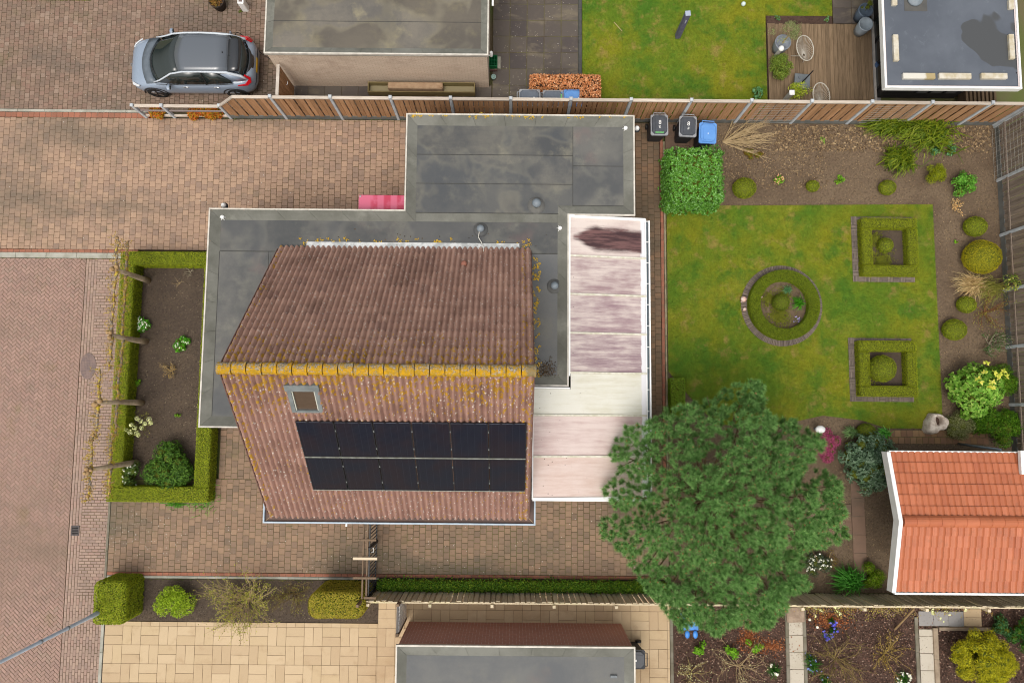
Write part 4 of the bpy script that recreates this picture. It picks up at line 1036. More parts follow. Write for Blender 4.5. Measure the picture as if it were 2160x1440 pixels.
for y in (YB[0] - 0.05, YB[2], YB[4], YB[7] + 0.06): MB().box(VX1 - 0.06, VX1 + 0.008, y - 0.05, y + 0.05, 0, 2.28).build('post', ALU, ver)
MB().box(VXL, VX1 + 0.05, YB[7] - 0.10, YB[7] - 0.05, 2.25, 2.62).build('end_beam', ALU, ver)
MB().box(VXL + 0.05, VX1 - 0.1, YB[7] - 0.02, YB[7] + 0.01, 0.05, 2.28).build('end_window', GLASS_D, ver)
MB().box(VX1 - 0.04, VX1 - 0.02, YB[7] + 0.05, YB[0] - 0.05, 0.05, 2.26).build('front_window', GLASS_D, ver)
p = at(1127, 1060, 2.3)
MB().tube([(0.70, -2.78, 2.35), (0.70, -2.95, 2.3), (0.70, -3.0, 0.05)], 0.04, 10).build('downpipe', PVC, ver, True)
# ------------------------------------------------------------------ neighbouring garages and sheds
gn = thing('neighbour_garage', (-4.4, 12.5, 0), 'cream brick garage with wet stained felt roof behind the car', 'garage')
NP = [(-8.05, 11.17), (-0.84, 11.17), (-0.84, 16.2), (-8.05, 16.2)]
MB().prism(offset_poly(NP, 0.05), 0, 2.20).build('wall', BR_CREAM, gn)
flat_roof(gn, NP, 2.42, 0.10, 0.26, BIT_N, BIT_EDGE, [(-7.80, -1.09, 11.42, 15.9, 'x')], seam=0.98)
MB().tube([(-0.72, 14.9, 2.3), (-0.72, 12.9, 2.3)], 0.035, 8).build('pipe', WHITE, gn, True)
gs = thing('south_garage', (0.2, -8.5, 0), 'red brick garage with grey felt roof at the bottom edge', 'garage')
SP = [(-3.37, -12.5), (3.74, -12.5), (3.74, -7.10), (-3.37, -7.10)]
MB().prism(offset_poly(SP, 0.05), 0, 2.24).build('wall', BR_RED, gs)
flat_roof(gs, SP, 2.45, 0.10, 0.33, BIT_S, BIT_EDGE, [(-3.05, 3.42, -12.2, -7.42, 'x')], seam=1.6)
MB().box(3.0, 3.2, -8.0, -7.93, 2.36, 2.42).build('outlet_box', LEAD, gs)
# garden house, north-east
ns = thing('garden_house', (14.0, 12.0, 0), 'black timber garden house with blue-grey roof and white fascia', 'shed')
DARKW = Mat('black_timber', 0.75, 0.3); s_ = DARKW.sep(); DARKW.bump(DARKW.ss(DARKW.math('FRACT', DARKW.math('MULTIPLY', s_['Z'], 7.2)), 0.0, 0.16), 0.6, 0.01)
DARKW = DARKW.done(DARKW.mix(DARKW.ss(DARKW.noise(3, 4), 0.35, 0.7), S(40, 38, 38), S(56, 52, 50)))
RX0, RX1, RY0 = 11.75, 16.10, 10.12
MB().box(12.85, 15.55, 10.95, 15.2, 0.05, 2.42).build('wall', DARKW, ns)
for i, x in enumerate((14.12, 14.62, 15.12)):
    w = MB().box(x - 0.21, x + 0.21, 10.915, 10.95, 0.5, 1.65).build('window', BLACK, ns)
    MB().box(x - 0.17, x + 0.17, 10.905, 10.92, 0.55, 1.60).build('pane', glass('shed_pane_%d' % i, S(112, 112, 112), 0.1), w)
for i, y in enumerate((11.6, 12.5, 13.4)):
    w = MB().box(12.80, 12.845, y - 0.4, y + 0.4, 0.1, 2.2).build('glass_door', BLACK, ns)
    MB().box(12.785, 12.80, y - 0.34, y + 0.34, 0.16, 2.1).build('pane', GLASS_D, w)
RP = [(RX0, RY0), (RX1, RY0), (RX1, 15.6), (RX0, 15.6)]
rp2 = offset_poly(RP, 0.06); rp3 = offset_poly(RP, 0.095)
mb = ring(RP, 2.60, rp2, 2.60); b = ring(RP, 2.40, RP, 2.60); mb.add(b.v, b.f); b = ring(rp2, 2.60, rp2, 2.56); mb.add(b.v, b.f); mb.build('fascia', WHITE, ns)
mb = ring(rp2, 2.57, rp3, 2.565); mb.build('fascia_inner', simple('fascia_blush', S(226, 212, 210)), ns)
MB().prism(offset_poly(RP, 0.05), 2.42, 2.545).build('roof_membrane', EPDM, ns)
MB().lathe([(0.03, 0), (0.025, 0.01)], (*at(2145, 154, 2.545)[:2], 2.545), 10).build('roof_drain', BLACK, ns)
BLK = simple('concrete_ballast', S(226, 220, 206), S(196, 182, 150), 4, 0.85, bump=0.3)
BLKW = Mat('concrete_ballast_wet', 0.85, 0.2); BLKW = BLKW.done(BLKW.mix(BLKW.ss(BLKW.math('ADD', BLKW.sep()['X'], BLKW.math('MULTIPLY', BLKW.noise(9, 3), 0.2)), at(1954, 161, 2.6)[0], at(1957, 161, 2.6)[0] + 0.06), S(226, 222, 210), S(182, 164, 122)))
for (a, b_, c, d, lb, mt) in ((1884, 74, 1895, 129, 'upright pale ballast block near the left edge of the blue-grey roof', BLK), (1881, 0, 1892, 12, 'pale ballast block cut by the top edge, left side of the blue-grey roof', BLK),
        (1904, 155, 1972, 167, 'half wet pale ballast block, first along the roof front', BLKW), (1980, 155, 2048, 167, 'pale ballast block in the middle of the roof front row', BLK), (2069, 155, 2124, 167, 'pale ballast block at the right end of the roof front row', BLK),
        (2128, 73, 2139, 125, 'upright pale ballast block in the puddle on the right', BLK), (2127, 0, 2138, 20, 'pale ballast block cut by the top edge, right side of the blue-grey roof', BLK)):
    q = rect(a, b_, c, d, 2.6)
    MB().bbox(q[0], q[1], q[2], q[3], 2.548, 2.64, 0.012).build('ballast_block', mt, label=lb, cat='block', group='ballast blocks on the blue-grey roof')
q = rect(1907, -30, 1955, 24, 2.55)
t = thing('roof_hatch', ((q[0] + q[1]) / 2, (q[2] + q[3]) / 2, 2.55), 'round grey vent dome on a dark square patch of the blue-grey roof', 'vent')
MB().box(q[0], q[1], q[2], q[3], 2.546, 2.552).build('patch', simple('patch_grey', S(100, 98, 94), S(88, 88, 86), 4), t)
MB().lathe([(0.25, 0), (0.24, 0.06), (0.1, 0.12), (0.02, 0.13)], (*at(1931, -3, 2.6)[:2], 2.552), 18).build('dome', PVC, t, True)
# red tiled shed
RS = thing('tiled_shed', (13.8, -3.4, 0), 'shed with bright red tiled roof and white barge boards', 'shed')
SX0, SX1 = 11.55, 16.15; SEN = (-1.36, 2.36); SRD = (-3.30, 2.90); SES = (-5.42, 2.36)
MB().box(SX0 + 1.6, SX1, SES[0] + 0.3, SEN[0] - 0.3, 0, 2.3).build('wall', simple('shed_wall', S(120, 116, 108), S(100, 96, 90), 3), RS)
for y in (SES[0] + .35, SEN[0] - .35): MB().box(SX0 + 1.3, SX0 + 1.42, y - .06, y + .06, 0, 2.3).build('post', WHITE, RS)
m = Mat('red_tile', 0.55, 0.4)
c = m.ramp(m.rand(), [(0, S(182, 102, 66)), (0.35, S(196, 114, 76)), (0.7, S(188, 108, 71)), (1, S(204, 121, 84))])
c = m.mix(m.math('MULTIPLY', m.ss(m.noise(1.4, 4), 0.5, 0.75), 0.45), c, S(168, 90, 66))
c = m.mix(m.math('MULTIPLY', m.ss(m.noise(3, 5, .7, w=4), .52, .72), .4), c, S(140, 92, 66))
RTM = m.done(m.hsv(c, v=m.lin(m.noise(60, 3, 0.8), 0.82, 1.2)))
f1, L1 = slope_frame(SX0, SRD[0], SRD[1] - 0.05, *SEN); f2, L2 = slope_frame(SX1, SRD[0], SRD[1] - 0.05, *SES)
W2 = (SX1 - SX0) / 24
pf = lambda t: 0.042 * (0.5 - 0.5 * math.cos(2 * PI * t)) ** 0.7
RT2 = tile_mesh('red_roof_tile', W2 - 0.006, 0.39, pf, 8, RTM, 0.035, 0.036)
for fr, L in ((f1, L1), (f2, L2)):
    sl = MB().box(0, SX1 - SX0, 0, L, -0.10, -0.015, fr).build('roof_slope', UND, RS)
    ex = (L - 0.06) / 6
    for r_ in range(6):
        for k in range(24):
            obj('roof_tile', RT2, sl, local=fr @ T(k * W2, 0.04 + r_ * ex, rnd.uniform(-.002, .002)) @ RZ(rnd.uniform(-.004, .004)))
pr = [(0.17, -0.03), (0.12, 0.035), (0.06, 0.07), (0.0, 0.08), (-0.06, 0.07), (-0.12, 0.035), (-0.17, -0.03)]
for k in range(14):
    x0 = SX0 + 0.05 + k * 0.37; mb = MB(); vs = [(x, SRD[0] + a, SRD[1] + b + e) for x, e in ((x0, 0.012), (x0 + 0.38, 0.0)) for a, b in pr]
    mb.add(vs, [(i, 7 + i, 8 + i, i + 1) for i in range(6)] + [tuple(range(7)), tuple(range(13, 6, -1))]); mb.build('ridge_tile', RTM, RS)
for (ya, za, yb, zb) in ((SRD[0], SRD[1], SEN[0] + 0.05, SEN[1]), (SRD[0], SRD[1], SES[0] - 0.05, SES[1])):
    mb = MB(); sg = 1 if yb > ya else -1
    for x0, x1, up, dn in ((SX0 - 0.12, SX0 - 0.01, 0.09, -0.02), (SX0 - 0.125, SX0 - 0.10, 0.085, -0.22)):
        vs = [(x0, ya, za + dn), (x1, ya, za + dn), (x1, ya, za + up), (x0, ya, za + up), (x0, yb, zb + dn), (x1, yb, zb + dn), (x1, yb, zb + up), (x0, yb, zb + up)]
        mb.add(vs, [(0, 1, 2, 3), (7, 6, 5, 4), (3, 2, 6, 7), (0, 4, 5, 1), (0, 3, 7, 4), (1, 5, 6, 2)])
    mb.build('barge_board', WHITE, RS)
MB().box(SX0 - 0.02, SX1, SEN[0] + 0.045, SEN[0] + 0.09, SEN[1] - 0.10, SEN[1] + 0.03).build('gutter', ALU, RS)
MB().box(SX0 - 0.02, SX1, SEN[0] + 0.0, SEN[0] + 0.043, SEN[1] - 0.09, SEN[1] - 0.08).build('gutter_floor', BLACK, RS)
MB().box(SX0 - 0.01, SX1, SES[0] - 0.12, SES[0] - 0.06, SES[1] - 0.10, SES[1] + 0.02).build('gutter', ALU, RS)
MB().tube([(at(2083, 940, 1.5)[0], SEN[0] + 0.12, 2.1), (at(2083, 940, 1.5)[0], SEN[0] + 0.2, 0.05)], 0.04, 10).build('downpipe', PVC, RS, True)
q = rect(2153, 950, 2175, 1000, 2.6)
MB().box(q[0], q[1] + 0.4, q[2], q[3], 2.5, 2.62).build('barge_board', WHITE, RS)
# ------------------------------------------------------------------ fences
def wood(name, a, b, c, axis='z', vary=0.16, w=0.0, green=None):
    m = Mat(name, 0.88, 0.15)
    sc = {'z': (14, 14, 1.2), 'y': (14, 1.2, 14), 'x': (1.2, 14, 14)}[axis]
    k = m.mix(m.ss(m.noise(2.0, 5, 0.65, vec=m.map(m.pos, sc), w=w), 0.35, 0.68), a, b)
    k = m.mix(m.math('MULTIPLY', m.ss(m.noise(0.9, 4, w=w + 2), 0.48, 0.72), 0.6), k, c)
    if green is not None: k = m.mix(m.math('MULTIPLY', m.ss(m.noise(1.7, 4, w=w + 5), 0.5, 0.72), 0.55), k, green)
    k = m.hsv(k, v=m.lin(m.rand(), 1 - vary, 1 + vary)); k = m.hsv(k, v=m.lin(m.noise(50, 3, 0.7), 0.85, 1.18))
    return m.done(k)
W_FENCE = wood('fence_wood', S(196, 152, 114), S(168, 126, 88), S(182, 144, 112))
W_CAP = wood('fence_cap_wood', S(216, 204, 190), S(190, 176, 160), S(204, 188, 172), 'x')
W_EAST = wood('grey_board_wood', S(164, 148, 134), S(134, 120, 108), S(152, 132, 112), w=3.0)
W_SOUTH = wood('mossy_board_wood', S(236, 220, 190), S(212, 196, 166), S(222, 210, 170), w=6.0, green=S(206, 204, 146))
W_OLD = wood('old_beam', S(140, 118, 96), S(116, 98, 82), S(128, 108, 88), 'y', w=8.0)
CONC = simple('concrete_post', S(216, 222, 226), S(188, 194, 200), 4, 0.85, bump=0.2)
CONC_D = simple('concrete_plinth', S(128, 128, 124), S(104, 106, 102), 3, 0.9, bump=0.3)
FY = 10.03
nf = thing('north_fence', (2.0, FY, 0), 'long brown board fence with concrete posts between the two gardens', 'fence')
posts = [-10.0 + 1.978 * k for k in range(14)] + [16.95]
BH = 1.44
bme = MB().bbox(-0.0725, 0.0725, -0.011, 0.011, 0, BH, 0.004).mesh('board', W_FENCE)
PMe = MB().bbox(-0.05, 0.05, -0.05, 0.05, 0, 1.80, 0.015).mesh('post', CONC)
PCap = MB().lathe([(0.075, 0), (0.075, 0.025), (0.05, 0.04)], (0, 0, 0), 4).mesh('post_cap', CONC)
for i in range(len(posts) - 1):
    x0, x1 = posts[i] + 0.055, posts[i + 1] - 0.055; n = max(2, round((x1 - x0) / 0.165)); s = (x1 - x0) / n
    pn = MB().bbox(x0, x1, FY - 0.025, FY + 0.025, 0, 0.26, 0.006).build('plinth', CONC_D, nf)
    for k in range(n):
        x = x0 + (k + 0.5) * s; y = FY - 0.03 if k % 2 else FY + 0.002
        if i == 0:
            tz = 1.0 + 0.74 * min(1.0, (k + 0.5) / (n * 0.36)); 
            MB().bbox(-0.0725, 0.0725, -0.011, 0.011, 0, tz - 0.28, 0.004).build('board', W_FENCE, nf, wmat=T(x, y, 0.27)) if False else obj('board', MB().bbox(-0.0725, 0.0725, -0.011, 0.011, 0, tz - 0.30, 0.004).mesh('board', W_FENCE), nf, wmat=T(x, y, 0.27))
        else: obj('board', bme, nf, wmat=T(x, y + rnd.uniform(-.002, .002), 0.27) @ RY(rnd.uniform(-.004, .004)))
    if i == 0:
        xm = x0 + (x1 - x0) * 0.36
        mb = MB(); mb.beam((posts[i], FY - 0.015, 1.02), (xm, FY - 0.015, 1.745), 0.10, 0.04); mb.build('cap_rail', W_CAP, nf)
        MB().beam((xm - 0.01, FY - 0.015, 1.745), (x1 + 0.0, FY - 0.015, 1.745), 0.10, 0.04).build('cap_rail', W_CAP, nf)
    else: MB().beam((x0 - 0.005, FY - 0.015, 1.74), (x1 + 0.005, FY - 0.015, 1.74), 0.10, 0.045).build('cap_rail', W_CAP, nf)
    for z in (0.5, 1.0, 1.5)[: 3 if i else 1]: MB().box(x0, x1, FY + 0.016, FY + 0.05, z - 0.035, z + 0.035).build('batten', W_FENCE, nf)
for i, x in enumerate(posts):
    z = 1.04 if i == 0 else 1.80
    obj('post', PMe, nf, wmat=T(x, FY, 0) @ Matrix.Diagonal((1, 1, z / 1.8, 1)))
    obj('post_cap', PCap, nf, wmat=T(x, FY, z) @ RZ(PI / 4))
lf = thing('low_fence', (-11.5, FY, 0), 'low open fence with white posts and rails in front of the car', 'fence')
for x in (-12.98, -11.98):
    obj('post', MB().bbox(-0.05, 0.05, -0.05, 0.05, 0, 1.0, 0.012).mesh('post', CONC), lf, wmat=T(x, FY, 0)); obj('post_cap', PCap, lf, wmat=T(x, FY, 1.0) @ RZ(PI / 4))
for x0, x1 in ((-12.92, -12.04), (-11.92, -10.06)):
    MB().box(x0, x1, FY - 0.05, FY + 0.05, 0.93, 0.97).build('top_rail', W_CAP, lf); MB().box(x0, x1, FY - 0.03, FY + 0.03, 0.10, 0.20).build('bottom_rail', W_CAP, lf)
    MB().box(x0, x1, FY - 0.02, FY + 0.02, 0.52, 0.58).build('middle_rail', simple('rail_grey', S(150, 136, 132)), lf)
ef = thing('east_fence', (17.0, 4.0, 0), 'weathered grey board fence with concrete posts on the right', 'fence')
EX = 17.0; ep = [9.95 - 1.955 * k for k in range(9)]
b2 = MB().bbox(-0.011, 0.011, -0.07, 0.07, 0, 1.50, 0.004).mesh('board', W_EAST)
PMe2 = MB().bbox(-0.055, 0.055, -0.055, 0.055, 0, 1.86, 0.015).mesh('post', CONC)
for i, y in enumerate(ep):
    obj('post', PMe2, ef, wmat=T(EX, y, 0))
    if i == len(ep) - 1: break
    y1, y0 = y - 0.06, ep[i + 1] + 0.06; n = 12; s = (y1 - y0) / n
    MB().bbox(EX - 0.02, EX + 0.02, y0, y1, 0, 0.24, 0.006).build('plinth', CONC_D, ef)
    for k in range(n): obj('board', b2, ef, wmat=T(EX - (0.03 if k % 2 else 0.0), y0 + (k + 0.5) * s, 0.26) @ RX(rnd.uniform(-.005, .005)))
    MB().box(EX - 0.075, EX + 0.05, y0, y1, 1.77, 1.81).build('cap_rail', W_EAST, ef)
    for z in (0.55, 1.35): MB().box(EX - 0.078, EX - 0.043, y0, y1, z - 0.035, z + 0.035).build('batten', W_EAST, ef) if z == 0.55 else None
sf = thing('south_fence', (6.0, -6.13, 0), 'mossy grey board fence along the south side of the garden', 'fence')
SY = -6.13; x = -4.55; k = 0
while x < 17.2:
    w = rnd.choice((0.12, 0.13, 0.14, 0.15)); h = 1.36 + rnd.uniform(-.02, .02) + (0.02 if x > 6 else 0)
    mb = MB().bbox(-w / 2, w / 2, -0.011, 0.011, 0, h, 0.004)
    obj('board', mb.mesh('board', W_SOUTH), sf, wmat=T(x + w / 2, SY - (0.02 if k % 5 == 0 else 0) + rnd.uniform(-.004, .004), 0.03) @ RY(rnd.uniform(-.012, .012)) @ RX(rnd.uniform(-.012, .012)))
    x += w + rnd.uniform(0.035, 0.055); k += 1
x = -4.5
while x < 17.1:
    MB().bbox(x, x + .14, SY - .060, SY - .044, .03, 1.30, .004).build('back_board', W_SOUTH, sf); x += .19
for z in (0.35, 1.22): MB().box(-4.55, 17.2, SY - 0.10, SY - 0.062, z - 0.03, z + 0.03).build('rail', W_SOUTH, sf)
for k in range(12): MB().box(-4.5 + k * 1.95, -4.41 + k * 1.95, SY - 0.19, SY - 0.102, 0, 1.34).build('post', W_SOUTH, sf)
# wire grids fixed to the fences
def wire_grid(o, du, dv, nu, nv, name, label):
    mb = MB(); o = Vector(o); du = Vector(du); dv = Vector(dv)
    for i in range(nu + 1): mb.tube([o + du * (i / nu), o + du * (i / nu) + dv], 0.004, 4, False)
    for j in range(nv + 1): mb.tube([o + dv * (j / nv), o + dv * (j / nv) + du], 0.004, 4, False)
    return mb.build(name, simple('galvanised_wire', S(178, 176, 168), rough=0.5), label=label, cat='trellis', group='wire trellis on the fences')
wire_grid((EX - 0.14, 7.95, 0.05), (0, 1.85, 0), (0, 0, 1.7), 11, 10, 'wire_trellis', 'square wire trellis standing against the weathered fence corner')
wire_grid((8.15, FY - 0.10, 0.25), (1.55, 0, 0), (0, 0, 1.4), 6, 10, 'wire_trellis', 'wire trellis on the north fence panel below the wooden deck')
wire_grid((12.05, FY - 0.10, 0.3), (1.6, 0, 0), (0, 0, 1.3), 4, 8, 'wire_trellis', 'wire trellis on the north fence panel below the black garden house')
# gate and little pergola beside the house
GX = -4.46
gt = thing('metal_gate', (GX, -4.6, 0), 'black metal bar gate across the south driveway', 'gate')
mb = MB(); mb.box(GX - 0.02, GX + 0.02, -6.05, -2.98, 1.22, 1.26); mb.build('top_rail', BLACK, gt); MB().box(GX - 0.02, GX + 0.02, -6.05, -2.98, 0.10, 0.14).build('bottom_rail', BLACK, gt)
bm = MB().box(-0.011, 0.011, -0.011, 0.011, 0.141, 1.219).mesh('bar', simple('gate_bar', S(70, 82, 92), rough=0.4))
for k in range(26): obj('bar', bm, gt, wmat=T(GX, -6.0 + k * 0.118, 0))
for y in (-6.06, -4.55): MB().box(GX - 0.04, GX + 0.04, y - 0.04, y + 0.04, 0, 1.32).build('gate_post', BLACK, gt)
p = at(789, 1160, 1.15)
mb = MB(); mb.tube([(GX + 0.03, p[1] - 0.07, 1.1), (GX + 0.10, p[1] - 0.07, 1.12), (GX + 0.10, p[1] + 0.07, 1.12), (GX + 0.03, p[1] + 0.07, 1.1)], 0.015, 6); mb.build('handle', WHITE, gt)
pg = thing('pergola', (-4.7, -5.0, 0), 'slender old wooden pergola frame over the gate', 'pergola')
PZ = 2.15
for px in (768.5, 777): 
    a, b = at(px, 1090, PZ), at(px - 2, 1262, PZ); MB().beam((a[0], -3.0, PZ), (a[0], b[1], PZ), 0.045, 0.08).build('rail', W_OLD, pg)
for i, (x0, x1, y, mt) in enumerate(((749, 794, 1138, W_OLD), (745, 796, 1177, simple('new_lath', S(236, 216, 186), S(222, 200, 170), 5)), (745, 794, 1218, W_OLD), (768, 793, 1260, W_OLD))):
    a, b = at(x0, y, PZ + 0.06), at(x1, y, PZ + 0.06); MB().beam((a[0], a[1], PZ + 0.07), (b[0], a[1], PZ + 0.07), 0.06 if i != 1 else 0.075, 0.05).build('crossbar', mt, pg)
for y in (-6.09, -3.05): MB().box(-4.66, -4.58, y - 0.04, y + 0.04, 0, PZ - 0.04).build('post', W_OLD, pg)
wg = thing('slatted_gate', (-3.42, -6.7, 0), 'white slatted side gate at the red brick garage corner', 'gate')
for k in range(7): MB().bbox(-3.44, -3.41, -7.0 + k * 0.115, -6.905 + k * 0.115, 0.08, 1.62, 0.005).build('slat', WHITE, wg)
for z in (0.3, 1.4): MB().box(-3.475, -3.442, -7.02, -6.2, z - 0.04, z + 0.04).build('ledge', WHITE, wg)
MB().box(-3.50, -3.41, -7.10, -7.01, 0, 1.72).build('post', W_OLD, wg); MB().box(-3.50, -3.41, -6.20, -6.13, 0, 1.72).build('post', W_OLD, wg); MB().box(-3.49, -3.43, -7.0, -6.2, 1.63, 1.70).build('top_rail', simple('gate_grey', S(110, 104, 100)), wg)
# side gate by the cream garage
sg = thing('board_gate', (-7.75, 10.6, 0), 'brown board gate between the fence and the cream garage', 'gate')
for k in range(7): MB().bbox(-7.80, -7.775, 10.12 + k * 0.145, 10.255 + k * 0.145, 0.1, 1.74, 0.004).build('board', W_FENCE, sg)
MB().box(-7.84, -7.74, 10.08, 11.12, 1.745, 1.79).build('cap_rail', simple('gate_cap', S(214, 204, 192), S(190, 178, 164), 4), sg)
MB().tube([(-7.76, 10.8, 1.0), (-7.71, 10.8, 1.02), (-7.71, 10.9, 1.02)], 0.012, 6).build('handle', ALU, sg)

# ------------------------------------------------------------------ car
PAINT = Mat('grey_blue_paint', 0.28, 0.5); PAINT.b.inputs['Coat Weight'].default_value = 0.6; PAINT.b.inputs['Coat Roughness'].default_value = 0.05
PAINT = PAINT.done(PAINT.hsv(S(150, 165, 184), v=PAINT.lin(PAINT.noise(2, 2), 0.97, 1.03)))
GLOSS = glass('gloss_black', S(44, 46, 50), 0.04, 0.9); ROOFG = glass('roof_glass', S(98, 104, 112), 0.05, 0.9); CGLASS = glass('car_glass', S(46, 54, 53), 0.03, 0.8)  # roof glass: grey base colour stands in for the reflected sky
SMOKE = simple('matt_dark_grey', S(108, 118, 128), S(98, 108, 118), 6, 0.45, 0.4)
TYRE = simple('tyre', S(30, 30, 30), S(40, 39, 38), 12, 0.85); RIM = simple('rim_dark', S(70, 62, 58), S(54, 48, 46), 6, 0.35, 0.5, 0.4); RIML = simple('rim_bright', S(160, 152, 146), rough=0.3, metal=0.6)
CHROME = simple('chrome', S(226, 228, 230), rough=0.15, metal=0.8)
REDL = glass('red_lens', S(206, 24, 36), 0.1, 0.6); HEADL = glass('head_lens', S(226, 230, 234), 0.08, 0.7)
car = thing('parked_car', (-11.1, 11.78, 0), 'grey-blue electric hatchback with black glass roof parked on the brick driveway', 'car')
CX0, CY = -13.27, 11.64; KX = 1.02
def cp(x, y, z): return (CX0 + x * KX, CY + y * 1.0, z)
stn = [(0.00, .50, .36, .58, .60), (0.06, .66, .28, .66, .69), (0.16, .77, .24, .72, .765), (0.34, .855, .22, .79, .845), (0.55, .89, .21, .84, .90), (0.80, .902, .21, .89, .955), (1.05, .905, .21, .93, .99), (1.5, .905, .21, .955, .99), (2.1, .905, .21, .97, 1.0), (2.8, .905, .21, .985, 1.01), (3.3, .905, .21, 1.0, 1.03), (3.65, .90, .22, 1.02, 1.05), (3.92, .875, .25, 1.03, 1.06), (4.10, .82, .30, 1.01, 1.05), (4.20, .74, .36, .95, .98), (4.26, .60, .42, .80, .82)]
def section(w, zb, zs, zt):
    h = [(0, zb), (w * .80, zb), (w * .955, zb + .07), (w * 1.0, zb + .24), (w * .995, zs - .20), (w * .975, zs - .08), (w * .90, zs), (w * .72, zs + (zt - zs) * .62), (w * .40, zs + (zt - zs) * .92), (0, zt)]
    return h + [(-y, z) for y, z in h[-2:0:-1]]
mb = MB(); vs = []; fs = []; ns_ = len(section(1, 0, 1, 1))
for (x, w, zb, zs, zt) in stn: vs += [cp(x, y, z) for y, z in section(w, zb, zs, zt)]
for i in range(len(stn) - 1):
    for k in range(ns_): fs.append((i * ns_ + k, (i + 1) * ns_ + k, (i + 1) * ns_ + (k + 1) % ns_, i * ns_ + (k + 1) % ns_))
fs += [tuple(range(ns_)), tuple(range(len(stn) * ns_ - 1, (len(stn) - 1) * ns_ - 1, -1))]
body = mb.add(vs, fs).build('body', PAINT, car, True)
def patch(rows, mat, name, parent, th=None):
    """surface through rows of points"""
    mb = MB(); n = len(rows[0]); vs = [cp(*p) for r in rows for p in r]
    fs = []
    for i in range(len(rows) - 1):
        for k in range(n - 1): fs.append((i * n + k, i * n + k + 1, (i + 1) * n + k + 1, (i + 1) * n + k))
    ob = mb.add(vs, fs).build(name, mat, parent, True)
    md = ob.modifiers.new('thick', 'SOLIDIFY'); md.thickness = 0.008; md.offset = 0
    return ob
def arc(x, w, z, crown, n=9, dx=0.0): return [(x + dx * (2 * k / (n - 1) - 1) ** 2, w * (2 * k / (n - 1) - 1), z - crown * (2 * k / (n - 1) - 1) ** 2) for k in range(n)]
patch([arc(.50, .80, .925, .05, dx=.18), arc(.64, .81, .97, .05, dx=.22), arc(.80, .815, 1.005, .05, dx=.26)], SMOKE, 'bonnet_panel', car)
patch([arc(.80, .80, 1.01, .05, dx=.28), arc(.95, .79, 1.08, .05, dx=.30), arc(1.30, .74, 1.27, .05, dx=.24), arc(1.62, .68, 1.43, .045, dx=.18), arc(1.86, .64, 1.53, .04, dx=.14)], CGLASS, 'windscreen', car)
patch([arc(1.87, .645, 1.535, .04, dx=.14), arc(2.2, .655, 1.562, .04, dx=.05), arc(2.7, .655, 1.568, .04), arc(3.2, .645, 1.555, .04), arc(3.62, .63, 1.53, .04)], ROOFG, 'roof', car)
patch([arc(3.63, .63, 1.53, .04), arc(3.85, .61, 1.50, .04), arc(4.02, .58, 1.46, .045, dx=-.06)], GLOSS, 'spoiler', car)
patch([arc(4.00, .60, 1.44, .05, dx=-.06), arc(4.08, .64, 1.30, .06, dx=-.12), arc(4.16, .70, 1.10, .07, dx=-.2)], CGLASS, 'rear_window', car)
patch([arc(4.165, .70, 1.10, .07, dx=-.2), arc(4.22, .72, 1.0, .08, dx=-.22), arc(4.255, .70, .90, .08, dx=-.22)], GLOSS, 'tailgate', car)
patch([arc(.84, .68, 1.04, .05, dx=.24), arc(.88, .67, 1.07, .05, dx=.25)], BLACK, 'wiper_tray', car)
